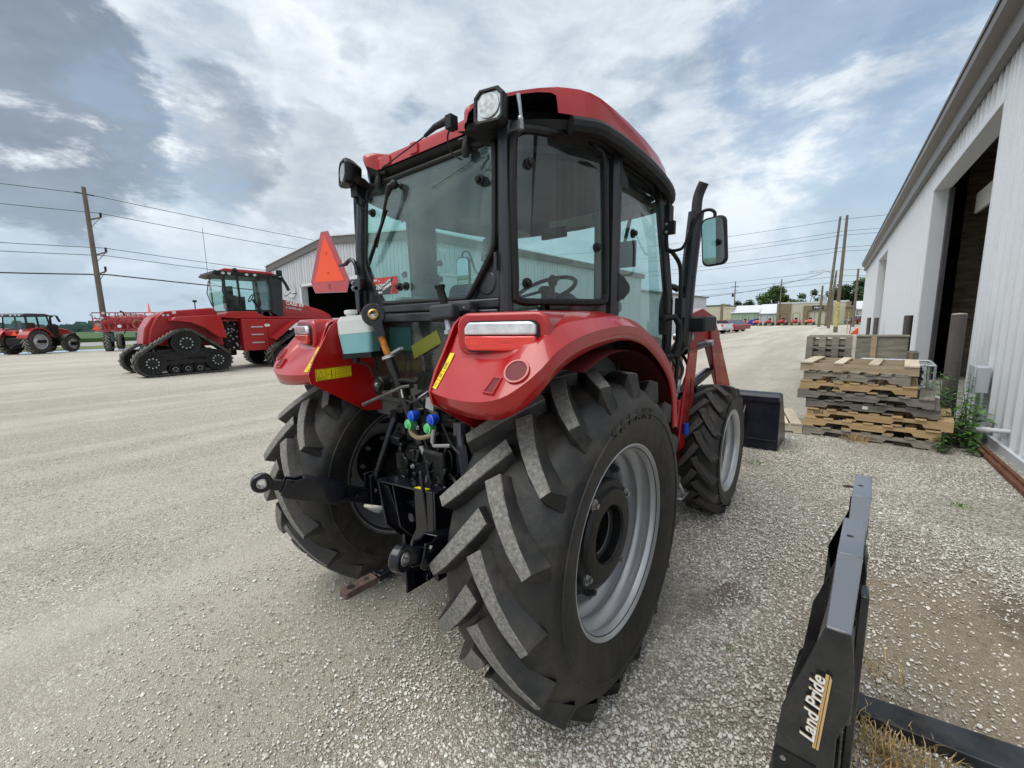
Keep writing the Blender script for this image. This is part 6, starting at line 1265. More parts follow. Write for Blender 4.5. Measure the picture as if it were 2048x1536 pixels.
g = G(); g.px([(.28, 1.08), (.38, 1.62), (.60, 2.00), (.80, 2.14), (.95, 2.16), (.9, 1.05)], -.60, .60); g.build('rear_cowl', qred, Qt, bevel=.04, ang=35)
for sd in (1, -1):
    S = (lambda g: g if sd == 1 else G_m(g))
    g = G(); g.px([(1.0, 1.88), (1.10, 2.00), (2.35, 2.08), (2.44, 2.0), (2.58, 1.24), (2.30, 1.28), (1.95, 1.60), (1.55, 1.80)], .73, 1.50); S(g).build('track_fender', red, Qt, bevel=.02)
    g = G(); g.beam((1.30, .65, 1.95), (1.30, 1.0, 1.98), .04, .04); g.beam((.74, .7, 1.95), (1.32, .7, 1.95), .03, .03); S(g).build('fender_rail', qred, Qt)
    for z in (.0, .09): g = G(); g.cyl((.73, .92+z*1.4, 2.08), (.76, .92+z*1.4, 2.08), .04, n=14); S(g).build('work_light', lamp_glass, Qt)
g = G(); g.box((.722, 1.18, 2.13), (.732, 1.29, 2.22)); g.build('white_label', white, Qt)
g = G(); g.prism([(.10, .62, 2.16), (.52, .62, 2.16), (.31, .62, 2.50)], (0, .02, 0)); g.build('slow_vehicle_sign', orange_fl, Qt)
g = G(); g.tube([(-.3, 2.1, 2.2), (-.32, 2.12, 2.62)], .02, 6); g.cyl((-.32, 2.12, 2.60), (-.32, 2.12, 2.68), .07); g.build('gps_mast', cast_black, Qt)
# articulation joint and hoses
g = G(); g.box((-.5, 2.7, .8), (.5, 3.4, 1.9)); g.cyl((0, 3.0, .5), (0, 3.0, 2.0), .25); g.build('articulation_joint', cast_black, Qt, bevel=.04)
rng = random.Random(21); g = G()
for k in range(34):
    x = rng.uniform(.3, .75); z = rng.uniform(.8, 1.95); g.tube(spline([(x, 2.75, z), (x+rng.uniform(-.1, .1), 2.95, z+rng.uniform(-.25, .15)), (x, 3.25, z+rng.uniform(-.15, .2))], 4), rng.uniform(.012, .03), 6)
g.build('hydraulic_hoses', hose, Qt)['kind'] = 'stuff'
g = G(); [g.bolt((rng.uniform(.5, .76), rng.uniform(2.75, 3.25), rng.uniform(.7, 1.9)), .03, .03) for k in range(22)]; g.build('hose_fittings', galv, Qt)['kind'] = 'stuff'
g = G(); g.box((.2, 2.72, 1.85), (.8, 3.2, 1.92)); g.build('joint_cover', qred, Qt)
# front frame
g = G(); g.px([(3.22, .70), (3.22, 1.93), (6.2, 1.93), (5.9, 1.80), (5.1, 1.80), (4.15, .68)], -1.10, 1.10); g.build('front_body', qred, Qt, bevel=.02)
g = G(); g.px([(4.12, .72), (4.14, .72), (4.14, 1.9), (4.12, 1.9)], 1.10, 1.104); g.build('body_seam', cast_black, Qt)
for z in (.98, 1.30, 1.60): g = G(); g.box((1.09, 3.52, z), (1.13, 3.95, z+.045)); g.build('step_rung', galv, Qt)
g = G(); g.lathe([(.0, 0), (.0, .5), (.01, .5)], (1.104, 4.12, 1.70), 'x', 20); g.v = [(x, 4.12+(y-4.12)*.22, 1.68+(z-1.68)*.12) for x, y, z in g.v]; g.build('oval_badge', white, Qt)
g = G(); g.px([(4.22, 1.08), (5.05, 1.76), (6.2, 1.80), (6.2, 1.88), (5.00, 1.86), (4.14, 1.16)], 1.12, 1.64); g.build('front_fender', qred, Qt); g = G(); g.px([(4.22, 1.08), (5.05, 1.76), (6.2, 1.80), (6.2, 1.88), (5.00, 1.86), (4.14, 1.16)], -1.64, -1.12); g.build('front_fender', qred, Qt)
g = G(); g.px([(2.70, 1.98), (2.72, 2.15), (2.85, 2.22), (3.75, 2.24), (3.95, 2.12), (4.15, 2.03), (6.1, 2.02), (6.1, 1.94), (3.25, 1.94)], -1.02, 1.02); g.build('cab_base', qred, Qt, bevel=.03)
rows = []
for y, w, zt, zb in ((4.5, .60, 2.86, 2.03), (5.0, .60, 2.80, 2.03), (5.8, .57, 2.62, 2.0), (6.6, .52, 2.40, 1.9), (7.1, .46, 2.20, 1.7), (7.3, .40, 1.9, 1.4)): rows.append([(-w, y, zb), (-w, y, zt-.18), (-w*.8, y, zt-.03), (0, y, zt), (w*.8, y, zt-.03), (w, y, zt-.18), (w, y, zb)])
g = G(); g.grid(rows); g.grid([rows[-1], [(0, 7.35, 1.8)]*7]); g.grid([rows[0], [(0, 4.5, 2.4)]*7]); g.build('hood', qred, Qt, ang=40)
text('hood_lettering', 'CASE IH', .20, (.600, 5.48, 2.56), (0, 1, -.16), (0, 0, 1), white, Qt, .004, .010, space=1.05); text('hood_lettering', 'STEIGER 620', .12, (.600, 5.42, 2.38), (0, 1, -.14), (0, 0, 1), trim_white, Qt, .003, .003)
# cab
g = G(); cz0, cz1 = 2.30, 3.62; g.px([(2.86, cz0-.06), (4.42, cz0-.06), (4.50, 2.6), (4.44, cz1), (2.84, cz1), (2.74, 3.0)], -.88, .88); g.build('cab_glass', cab_glass, Qt, ang=0)
for sd in (1, -1):
    S = (lambda g: g if sd == 1 else G_m(g)); g = G()
    for a, b, w in (((.895, 2.86, cz0-.06), (.895, 2.84, cz1), .06), ((.90, 3.32, cz0-.06), (.90, 3.28, cz1), .13), ((.90, 4.44, cz0-.06), (.90, 4.42, cz1), .10)): g.beam(a, b, .05, w, (1, 0, 0))
    g.beam((.895, 2.84, 2.26), (.895, 4.42, 2.26), .05, .07); S(g).build('cab_pillar', cast_black, Qt)
    g = G(); g.px([(4.42, 2.2), (4.78, 1.95), (4.85, 2.1), (4.92, 3.50), (4.85, 3.62), (4.40, 3.62), (4.42, 2.9)], .60, .94); S(g).build('exhaust_shroud', mat('black_shroud', (.012, .014, .018), .4, coat=.2), Qt, bevel=.03)
    g = G(); g.tube([(.96, 4.88, 3.65), (1.0, 5.05, 3.3), (1.02, 5.12, 3.1)], .06, 8); S(g).build('mirror_head', black_plast, Qt); g = G(); g.tube([(.92, 2.80, 3.5), (.99, 2.72, 3.0), (.97, 2.84, 2.5)], .018, 6); S(g).build('grab_rail', cast_black, Qt)
g = G(); g.box((.70, 4.72, 3.68), (.95, 4.95, 3.92)); g.build('light_box', cast_black, Qt, bevel=.02); g = G(); g.box((.72, 4.70, 3.72), (.93, 4.715, 3.89)); g.build('light_glass', lamp_glass, Qt)
g = G(); g.px([(2.46, 3.60), (2.56, 3.74), (4.70, 3.70), (4.95, 3.60), (4.9, 3.50), (4.5, 3.56), (3.0, 3.58), (2.7, 3.54)], -.94, .94); g.build('roof_band', black_plast, Qt, bevel=.02)
g = G(); g.px([(2.70, 3.75), (2.9, 3.85), (4.5, 3.83), (4.8, 3.72), (2.8, 3.72)], -.86, .86); g.build('roof_cap', red, Qt, bevel=.03)
for y in (2.82, 3.02, 3.62, 3.90): g = G(); g.lathe([(.0, 0), (.0, .5)], (.985, y, 3.65), 'x', 14); g.v = [(x-.035, y+(b-y)*.13, 3.65+(c-3.65)*.10) for x, b, c in g.v]; g.build('roof_light', lamp_glass, Qt)
g = G(); g.obox((-.2, 3.5, 2.55), (.5, .5, .6)); g.obox((-.2, 3.28, 2.95), (.45, .15, .6)); g.obox((.45, 3.1, 2.6), (.35, .4, .5)); g.tube([(0, 4.3, 2.3), (0, 4.05, 2.75)], .05, 8); g.tube([(.18*math.cos(t*.52), 3.98+.08*math.sin(t*.52), 2.8+.15*math.sin(t*.52)) for t in range(12)], .02, 6, close=True); g.build('cab_seat_and_column', seat_mat, Qt)
g = G(); g.sphere((.85, 3.25, 3.80), (.09, .09, .09)); g.tube([(-.1, 2.6, 3.7), (-.12, 2.6, 5.4)], .008, 5); g.build('roof_antenna', cast_black, Qt)
g = G(); g.box((-.6, 4.5, .5), (.6, 6.6, 1.2)); g.build('front_axle', cast_black, Qt)

# ---------------- row-crop tractor at far left
def low_tyre(R_, W, rim, nl, lw, par, x, y, side=1, rimm=silver, lag=22, dish=.12):
    w = bpy.data.objects.new('wheel', None); col.objects.link(w); w.parent = par; w.location = (x, y, R_-.02)
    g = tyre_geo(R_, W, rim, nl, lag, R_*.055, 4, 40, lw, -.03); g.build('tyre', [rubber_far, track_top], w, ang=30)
    g = G(); s = side; g.lathe([(s*W*.5, rim), (s*W*.46, rim*.94), (s*W*.2, rim*.88), (s*(W*.2-dish*.3), rim*.55), (s*W*.28, rim*.35), (s*W*.28, 0)], n=32); g.lathe([(-s*W*.5, rim), (-s*W*.1, rim*.9), (-s*W*.1, 0)], n=32); g.build('rim', rimm, w, ang=35); return w
def cab_box(par, y0, y1, z0, z1, w, wt, name='cab'):
    g = G(); g.v = [(-w, y0, z0), (w, y0, z0), (w, y1, z0), (-w, y1, z0), (-wt, y0+.06, z1), (wt, y0+.06, z1), (wt, y1-.12, z1), (-wt, y1-.12, z1)]; g.f = [(3,2,1,0),(4,5,6,7),(0,1,5,4),(1,2,6,5),(2,3,7,6),(3,0,4,7)]; g.m = [0]*6; g.build('cab_glass', cab_glass, par, ang=0)
    e = .02; vs = [Vector(v) for v in g.v]; ym = .5*(y0+y1)
    for sx in (-1, 1):
        for a, b in (((sx*(w+e), y0-e, z0), (sx*(wt+e), y0+.06-e, z1)), ((sx*(w+e), ym, z0), (sx*(wt+e), ym, z1)), ((sx*(w+e), y1+e, z0), (sx*(wt+e), y1-.12+e, z1))):
            q = G(); q.beam(a, b, .07, .07); q.build('cab_pillar', cast_black, par)
    q = G(); q.beam((-w, y0-e, z0+.03), (w, y0-e, z0+.03), .06, .06); q.beam((-w, y1+e, z0+.03), (w, y1+e, z0+.03), .06, .06); q.build('cab_sill', cast_black, par)
Mg = thing('rowcrop_tractor', 'red row-crop tractor with black cab roof and long axle hubs at the far left', 'tractor', (-44.3, -.35, 0), R(44)); Mg.scale = (1.04, 1.04, 1.06)
MS = .86
for sd in (1, -1):
    low_tyre(.84, .52, .50, 20, .055, Mg, sd*.86, 0, sd); low_tyre(.62, .36, .36, 18, .045, Mg, sd*.80, 2.45, sd)
    g = G(); g.cyl((sd*.9, 0, .82), (sd*1.42, 0, .82), .11, n=16); g.cyl((sd*.9, 2.45, .60), (sd*1.30, 2.45, .60), .14, n=16); g.build('axle_extension', cast_black, Mg)
    S = (lambda g: g if sd == 1 else G_m(g))
    g = G(); P = [(.95*math.cos(R(a)), .80+.95*math.sin(R(a))) for a in range(20, 165, 12)]; P2 = [(p[0]*.93, .80+(p[1]-.80)*.93) for p in P[::-1]]; g.px(P+P2, .50, 1.18); S(g).build('rear_fender', qred, Mg, bevel=.02)
    g = G(); P = [(2.45+.70*math.cos(R(a)), .60+.70*math.sin(R(a))) for a in range(20, 161, 14)]; P2 = [(2.45+(p[0]-2.45)*.95, .60+(p[1]-.60)*.95) for p in P[::-1]]; g.px(P+P2, .62, 1.0); S(g).build('front_fender', mat('dark_fender_plastic', (.03, .03, .033), .6), Mg)
g = G(); g.box((-.35, -.35, .45), (.35, 3.0, 1.1)); g.obox((0, -.5, .8), (.9, .3, .6)); g.beam((-.4, -.5, .6), (-.45, -1.1, .55), .06, .1); g.beam((.4, -.5, .6), (.45, -1.1, .55), .06, .1); g.build('chassis', cast_black, Mg, bevel=.02)
cab_box(Mg, -.35, 1.25, 1.50, 2.50, .72, .66)
g = G(); g.px([(-.55, 2.48), (-.60, 2.60), (-.3, 2.70), (.9, 2.70), (1.3, 2.60), (1.35, 2.50)], -.82, .82); g.build('cab_roof', mat('black_roof', (.018, .018, .022), .4, coat=.3), Mg, bevel=.03)
for x in (-.6, -.4, .1, .4, .62): g = G(); g.cyl((x, -.60, 2.58), (x, -.57, 2.58), .06, n=12); g.build('roof_light', lamp_glass, Mg)
g = G(); g.obox((0, .5, 1.75), (.5, .5, .7)); g.build('seat', seat_mat, Mg, bevel=.05)
g = G(); g.px([(-.55, 1.25), (-.58, 1.55), (-.35, 1.62), (1.2, 1.55), (1.2, 1.1)], -.52, .52); g.build('rear_deck', qred, Mg, bevel=.02)
g = G(); g.px([(1.30, 1.15), (1.30, 1.80), (1.9, 1.78), (2.8, 1.62), (3.35, 1.35), (3.40, 1.0), (1.9, 1.0)], -.42, .42); g.build('hood', qred, Mg, bevel=.05, ang=35)
g = G(); g.px([(3.2, .8), (3.42, .95), (3.46, 1.32), (3.3, 1.40)], -.44, .44); g.build('grille', cast_black, Mg, bevel=.02)
g = G(); g.box((.46, 1.25, 1.0), (.82, 1.75, 1.95)); g.build('step_tank', cast_black, Mg, bevel=.03)
g = G(); g.tube([(.60, 1.45, 1.8), (.60, 1.45, 2.38), (.62, 1.48, 2.50), (.66, 1.6, 2.55)], .065, 10); g.build('exhaust', cast_black, Mg)
g = G(); g.tube([(.75, 1.1, 2.58), (1.15, 1.3, 2.58)], .025, 6); g.prism([(1.10, 1.28, 2.56), (1.20, 1.32, 2.58), (1.35, 1.36, 2.15), (1.24, 1.32, 2.12)], (0, .05, 0)); g.tube([(-.75, -.3, 2.1), (-1.7, -.6, 1.95)], .03, 6); g.build('mirror_arm', cast_black, Mg)
g = G(); g.prism([(.02, -.68, 1.25), (.42, -.68, 1.25), (.22, -.68, 1.60)], (0, .02, 0)); g.build('slow_vehicle_sign', orange_fl, Mg)
g = G(); g.cyl((.62, -.66, 1.55), (.62, -.63, 1.55), .09, n=14); g.build('speed_disc', white, Mg)
# dark implement behind it at the frame edge
# ---------------- field sprayer
Sp = thing('field_sprayer', 'red self-propelled sprayer with folded boom rack beyond the tracked tractor', 'sprayer', (-42.3, 4.85, 0), R(72))
for sd in (1, -1):
    low_tyre(.72, .40, .42, 18, .045, Sp, sd*1.02, 0, sd, cast_black); low_tyre(.66, .36, .38, 18, .045, Sp, sd*.95, 3.4, sd, cast_black)
    g = G(); g.box((sd*.95-.18, .3, .9), (sd*.95+.18, .62, 1.45)); g.beam((sd*.95, 0, .7), (sd*.95, .2, 1.6), .2, .2); g.box((sd*.9-.25, -.50, .75), (sd*.9+.25, -.42, 1.35)); g.build('leg_and_flap', mat('blue_grey_flap', (.08, .10, .12), .7), Sp)
g = G(); g.box((-.5, -.5, 1.5), (.5, 4.2, 1.75)); g.build('chassis', qred, Sp)
g = G(); g.px([(-.3, 1.6), (-.4, 2.2), (-.1, 2.66), (3.0, 2.78), (3.3, 2.4), (3.3, 1.6)], -1.15, 1.5); g.build('tank_body', qred, Sp, bevel=.15, seg=3, ang=40)
g = G(); g.sphere((0, 2.2, 2.6), (.7, 1.0, .35), 16, 8); g.build('tank_lid', mat('grey_green_lid', (.20, .23, .20), .5), Sp)
rng = random.Random(4); bx_ = []
for z in (1.52, 1.62, 2.15, 2.45, 2.88): g = G(); g.beam((-1.55+rng.uniform(0, .3), -.95, z), (2.7, -.95, z), .07, .07); g.build('boom_tube', red_dull, Sp)
for x in (-1.5, -1.1, -.7, -.35, 0, .35, .7, 1.05, 1.6, 2.1, 2.6):
    g = G(); g.beam((x, -.95, 1.55), (x+rng.uniform(-.2, .2), -.95, 2.85), .06, .06); g.beam((x, -.9, 2.0), (x+.5, -.9, 2.6), .04, .04); g.beam((x+.1, -1.0, 2.6), (x+.5, -1.0, 1.7), .04, .04); g.build('boom_strut', red_dull, Sp)
for k in range(30):
    g = G(); x = rng.uniform(-1.3, 2.5); z = rng.uniform(1.7, 2.7); g.tube(spline([(x, -.85, z), (x+rng.uniform(-.3, .3), -1.0, z-.2), (x+rng.uniform(-.4, .4), -.8, z-rng.uniform(.1, .5))], 3), .03, 6); g.build('boom_hose', red_dull if k % 3 else cast_black, Sp)
g = G(); g.tube([(1.0+.32*math.cos(t), -1.0, 2.0+.32*math.sin(t)) for t in [k*.4 for k in range(13)]], .03, 6); g.build('coiled_hose', mat('tan_boom_hose', (.32, .20, .14), .6), Sp)
for x, z in ((-1.55, 2.72), (-1.0, 2.5), (-.9, 2.85)): g = G(); g.cyl((x, -1.03, z), (x, -1.0, z), .10, n=12); g.build('round_lamp', galv, Sp)
g = G(); g.prism([(-1.62, -1.04, 1.64), (-1.14, -1.04, 1.64), (-1.38, -1.04, 2.02)], (0, .02, 0)); g.build('slow_vehicle_sign', orange_fl, Sp); g = G(); g.cyl((-.1, -1.04, 1.88), (-.1, -1.0, 1.88), .12, n=14); g.build('speed_disc', white, Sp)
g = G(); g.tube([(0, .7, 2.6), (-.05, .55, 2.95), (-.2, .45, 3.05)], .06, 8); g.build('exhaust', cast_black, Sp)
g = G(); g.box((-.7, 3.4, 1.8), (.7, 4.7, 2.9)); g.build('cab', red_dull, Sp, bevel=.1)

# ---------------- compact tractors in a row along the far edge
okub = mat('orange_red_hood', (.55, .06, .02), .4, coat=.4)
def compact(label, x, y, s, m, rz):
    t = thing('compact_tractor', label, 'tractor', (x, y, gz(x, y)), rz, 'small tractors lined up along the grass')
    for sd in (1, -1):
        g = G(); g.lathe([(sd*.42, .34), (sd*.42, .40), (sd*.68, .40), (sd*.68, .34), (sd*.62, .2), (sd*.62, 0)], (0, 0, .40), 'x', 16); g.build('rear_wheel', rubber_far, t, ang=35)
        g = G(); g.lathe([(sd*.40, .2), (sd*.40, .26), (sd*.60, .26), (sd*.60, .18), (sd*.55, 0)], (0, -1.35, .26), 'x', 14); g.build('front_wheel', rubber_far, t, ang=35)
    g = G(); g.box((-.25, -1.6, .35), (.25, .3, .6)); g.build('chassis', cast_black, t)
    g = G(); g.px([(-.55, .6), (-.55, 1.05), (-1.3, 1.02), (-1.68, .85), (-1.68, .5), (-1.2, .55)], -.28, .28); g.build('hood', m, t, bevel=.06)
    g = G(); g.px([(-.45, .55), (-.3, .85), (.35, .90), (.45, .6)], .36, .70); g.px([(-.45, .55), (-.3, .85), (.35, .90), (.45, .6)], -.70, -.36); g.build('fender', m, t, bevel=.04)
    g = G(); g.obox((0, .05, .95), (.42, .4, .12)); g.obox((0, .25, 1.15), (.40, .10, .36)); g.tube([(0, -.5, .8), (0, -.35, 1.15)], .03, 6); g.build('seat', seat_mat, t, bevel=.04)
    g = G(); g.tube([(-.48, .42, .6), (-.48, .42, s-.15), (-.38, .42, s), (.38, .42, s), (.48, .42, s-.15), (.48, .42, .6)], .032, 6); g.build('roll_bar', cast_black, t)
    return t
for lab, x, y, s, m, rz in (('compact tractor leftmost in the far row, beside the blue sheet', -15.4, 91.9, 1.85, red_far, 0), ('orange compact tractor with wide roll bar, second from left in the far row', -13.3, 92.2, 2.2, okub, .1), ('dark red compact tractor between two others, third in the far row', -11.3, 92.5, 1.85, red_far, 0), ('red compact tractor in front of the brick pier, fourth in the far row', -9.2, 92.8, 2.1, red_far, -.1), ('red compact tractor left of the shop entrance, fifth in the far row', -7.15, 93.0, 2.15, red_far, .05), ('bright orange compact tractor before the shop entrance, rightmost in the far row', -5.0, 93.2, 2.45, okub, 0)):
    t = compact(lab, x, y, s, m, rz); t.scale = (1.12, 1.12, 1.05)
t = thing('blue_tarp_load', 'bright blue covered load behind the leftmost compact tractor', 'tarp', (-14.4, 93.4, .32)); g = G(); g.prism([(-.9, 0, .25), (-.9, .1, .9), (.6, 0, 1.35), (.85, 0, .9), (.8, 0, .1)], (0, .9, 0)); g.build('tarp_cover', mat('blue_tarp', (.01, .05, .45), .5), t, bevel=.05)

# ---------------- cars
tyre_c = mat('car_tyre', (.015, .015, .015), .7)
def car(name, label, cat, x, y, rz, body, L_, W, H, pickup=False, z=0, group=None, suv=False):
    t = thing(name, label, cat, (x, y, z), rz, group); h = L_/2; wr = .38 if pickup else .33; wb = L_*.29
    def arch(c): return [(c+wr*1.18*math.cos(R(a)), wr+wr*1.18*math.sin(R(a))) for a in range(180, -1, -20)]
    if pickup: top = [(h, .55), (h, .95), (h*.95, 1.05), (h*.45, 1.12), (-h*.25+.1, 1.12), (-h, 1.12), (-h, .55)]
    else: top = [(h, .40), (h*.98, .68), (h*.55, .88), (-h*.92, .95), (-h, .80), (-h, .40)]
    bot = [(-h+.02, .42 if pickup else .30)]+[(p[0], p[1]) for p in arch(-wb)]+[(p[0], p[1]) for p in arch(wb)]+[(h-.02, .42 if pickup else .30)]
    g = G(); P = top+bot; g.px(P, -W/2, W/2); g.build('body', body, t, ang=30)
    if pickup: gp = [(h*.40, 1.10), (h*.16, H), (-h*.22, H), (-h*.28, 1.10)]
    else: gp = [(h*.50, .86), (h*.15, H), (-h*.45 if not suv else -h*.75, H), (-h*.85, .92)]
    g = G(); wt = W*.80; n = 4; g.v = [(-W*.47, *gp[0]), (-wt/2, *gp[1]), (-wt/2, *gp[2]), (-W*.47, *gp[3]), (W*.47, *gp[0]), (wt/2, *gp[1]), (wt/2, *gp[2]), (W*.47, *gp[3])]; g.f = [(0,1,2,3),(7,6,5,4),(0,4,5,1),(1,5,6,2),(2,6,7,3)]; g.m = [0]*5; g.build('windows', win_m, t, ang=0)
    g = G(); g.v = [(-wt/2-.01, gp[1][0]+.02, H-.03), (wt/2+.01, gp[1][0]+.02, H-.03), (wt/2+.01, gp[2][0]-.02, H-.03), (-wt/2-.01, gp[2][0]-.02, H-.03), (-wt/2+.05, gp[1][0]-.1, H+.04), (wt/2-.05, gp[1][0]-.1, H+.04), (wt/2-.05, gp[2][0]+.1, H+.04), (-wt/2+.05, gp[2][0]+.1, H+.04)]; g.f = [(4,5,6,7),(0,1,5,4),(1,2,6,5),(2,3,7,6),(3,0,4,7)]; g.m = [0]*5
    for sx in (-1, 1):
        for k in (.0, .5, 1.0):
            b0 = Vector((sx*W*.475, gp[0][0]+(gp[3][0]-gp[0][0])*k, gp[0][1])); b1 = Vector((sx*(wt/2+.01), gp[1][0]+(gp[2][0]-gp[1][0])*k, H)); g.beam(b0, b1, .07, .07)
    g.build('roof', body, t, bevel=.02)
    for c in (-wb, wb):
        for sx in (-1, 1):
            w = bpy.data.objects.new('wheel', None); col.objects.link(w); w.parent = t; w.location = (sx*(W/2-.11), c, wr)
            g = G(); g.lathe([(-.11, wr*.6), (-.11, wr*.95), (-.08, wr), (.08, wr), (.11, wr*.95), (.11, wr*.62)], n=24); g.build('tyre', tyre_c, w, ang=35)
            g = G(); g.lathe([(sx*.10, wr*.64), (sx*.06, wr*.58), (sx*.05, 0)], n=24); g.build('rim', cast_black, w)
            g = G(); [g.beam((sx*.085, .05*math.cos(a), .05*math.sin(a)), (sx*.10, wr*.6*math.cos(a), wr*.6*math.sin(a)), .10, .03, (1, 0, 0)) for a in [k*2*math.pi/5 for k in range(5)]]; g.cyl((sx*.06, 0, 0), (sx*.11, 0, 0), .07); g.build('spokes', silver, w)
    for sx in (-1, 1):
        g = G(); g.box((sx*W/2-.16 if sx > 0 else -W/2-.005, -h-.012, .80), (W/2+.005 if sx > 0 else -W/2+.16, -h+.10, 1.05 if pickup else .92)); g.build('tail_lamp', lens_red, t)
    g = G(); g.box((-W/2+.02, -h-.10, .45), (W/2-.02, -h+.02, .62)); g.build('bumper', silver if pickup else body, t, bevel=.03)
    if pickup: g = G(); g.box((-W/2+.12, -h+.08, .75), (W/2-.12, -h*.30, 1.125)); g.build('bed_well', cast_black, t)
    return t
wpaint = mat('white_car_paint', (.72, .73, .75), .25, coat=.8, var=.02); rpaint = mat('dark_red_car_paint', (.22, .012, .015), .25, coat=.8); spaint = mat('silver_car_paint', (.50, .52, .54), .3, metal=.5, coat=.6)
car('pickup_truck', 'white pickup truck parked nearest in the row left of the far yard', 'pickup', -12.0, 50.9, R(68), wpaint, 5.6, 1.98, 1.85, True, .02)
car('parked_car', 'dark red car parked directly behind the white pickup', 'car', -11.2, 55.6, R(64), rpaint, 4.6, 1.8, 1.42, False, .05, 'cars parked beyond the loader'); car('parked_car', 'dark red car at the end of the parked row, farthest from the loader', 'car', -11.4, 60.2, R(64), rpaint, 4.6, 1.8, 1.45, False, .07, 'cars parked beyond the loader')
car('parked_car', 'silver car parked before the far white building by the workshop corner', 'car', 1.5, 108.5, R(80), spaint, 4.7, 1.85, 1.55, False, FZ); car('parked_car', 'red car parked in front of the silver one by the workshop corner', 'car', 2.9, 104.5, R(82), rpaint, 4.7, 1.85, 1.5, False, FZ)
# ================================================================== PALLETS, CLUTTER, FORK FRAME, PLANTS, STONES
def wood_mat(name, c, c2, along, rough=.85):
    ts = {'x': (1.2, 14, 14), 'y': (14, 1.2, 14)}[along]
    return mat(name, c, rough, c2=c2, vs=2.2, ts=ts, dirt=((.10, .09, .075), .35, 3.0, .5, .8), bump=(9, .35), rnd=.16)
WM = {}
for nm, c, c2 in (('grey', (.20, .175, .14), (.36, .325, .27)), ('tan', (.36, .27, .17), (.52, .41, .28)), ('orange', (.46, .30, .14), (.62, .44, .24)), ('dark', (.12, .105, .09), (.27, .24, .20)), ('pale', (.50, .42, .30), (.68, .60, .46))):
    WM[nm] = (wood_mat('pallet_wood_%s_lengthwise' % nm, c, c2, 'x'), wood_mat('pallet_wood_%s_crosswise' % nm, c, c2, 'y'))
def pallet(label, x, y, z, rz, L_, D, H, wood, notch=True, deck=7, bottom=4, deckwood=None, group=None, blocks=False, seed=1, name='wooden_pallet', text_=None, deck_on_top=True):
    rng = random.Random(seed); t = thing(name, label, 'pallet', (x, y, z), rz, group); M1, M2 = WM[wood]; D2 = WM[deckwood or wood][1]; sh = H-.038
    if blocks:
        for yy in (0, D/2-.05, D-.10):
            for k in range(4):
                g = G(); g.box((k*(L_-.12)/3, yy, .019), (k*(L_-.12)/3+.12, yy+.10, .019+sh)); g.build('block', M1, t)
    else:
        proto = None
        for yy in (0, D/2-.02, D-.04):
            if proto is None:
                g = G(); a, b = .17*L_, .38*L_; h = .042; P = [(0, .019)]
                if notch: P += [(a, .019), (a+.03, .019+h), (b-.03, .019+h), (b, .019), (L_-b, .019), (L_-b+.03, .019+h), (L_-a-.03, .019+h), (L_-a, .019)]
                P += [(L_, .019), (L_, .019+sh), (0, .019+sh)]
                for i in range(len(P)): pass
                g.py([(a_, b_) for a_, b_ in P], 0, .038); proto = o = g.build('stringer', M1, t, ang=0); o.location = (0, yy, 0)
            else: inst(proto, parent=t, loc=(rng.uniform(-.005, .005), yy, 0), rot=(0, 0, rng.uniform(-.004, .004)))
    bp = None
    if blocks:
        for k in range(6):
            g = G(); g.box((0, k*(D-.10)/5, 0), (L_, k*(D-.10)/5+.12, .02)); g.build('deck_board', M1, t, ang=0, loc=(rng.uniform(-.01, .01), 0, .0195+sh))
            if k in (0, 3, 5): g = G(); g.box((0, k*(D-.10)/5, 0), (L_, k*(D-.10)/5+.10, .018)); g.build('base_board', M1, t, ang=0, loc=(rng.uniform(-.008, .008), 0, .0005)); g = G(); g.box((.02, k*(D-.10)/5+.03, .06), (L_-.02, k*(D-.10)/5+.05, .06+sh*.45)); g.build('side_board', M1, t, ang=0)
        return t
    for k in range(deck):
        w = .10 if 0 < k < deck-1 else .135; xx = (L_-.12)*k/(deck-1)+.06-w/2+rng.uniform(-.008, .008)
        g = G(); g.box((0, -.01, 0), (w, D+.01, .018)); o = g.build('deck_board', D2, t, ang=0, loc=(max(0, min(L_-w, xx)), rng.uniform(-.012, .012), .0195+sh), rot=(rng.uniform(-.004, .004), 0, rng.uniform(-.012, .012)))
    for k in range(bottom):
        w = .10; xx = (L_-w)*k/(bottom-1); g = G(); g.box((0, -.005, 0), (w, D+.005, .0175)); g.build('base_board', M2, t, ang=0, loc=(xx, rng.uniform(-.01, .01), .0005), rot=(0, 0, rng.uniform(-.01, .01)))
    if text_:
        s, a, b, size = text_; text('stencil_mark', s, size, (a, -.0015, b), (1, 0, 0), (0, 0, 1), mat('burnt_stencil', (.07, .045, .02), .8), t, .0006, .0006)
    return t
GP = 'wooden pallets in the near stack'; PR = R(-5)
stack = [('grey weathered pallet with notched sides, lowest of the near stack', 1.165, 5.37, 1.35, 'grey', True, 1), ('tan pallet second from the ground in the near stack', 1.175, 5.355, 1.33, 'orange', True, 2), ('pale tan pallet stencilled GH, third from the ground', 1.195, 5.37, 1.40, 'orange', True, 3), ('dark grey pallet with a small white sticker in the middle of the stack', 1.175, 5.36, 1.30, 'dark', True, 4), ('dark weathered pallet sticking out to the left, fifth from the ground', 1.075, 5.34, 1.34, 'dark', True, 5), ('bright orange-tan pallet, third from the top of the near stack', 1.10, 5.33, 1.16, 'orange', True, 6), ('grey-tan pallet just beneath the topmost one', 1.13, 5.355, 1.06, 'grey', True, 7), ('clean tan pallet with solid sides and pale boards, topmost of the near stack', 1.085, 5.33, 1.17, 'tan', False, 8)]
zz = .002
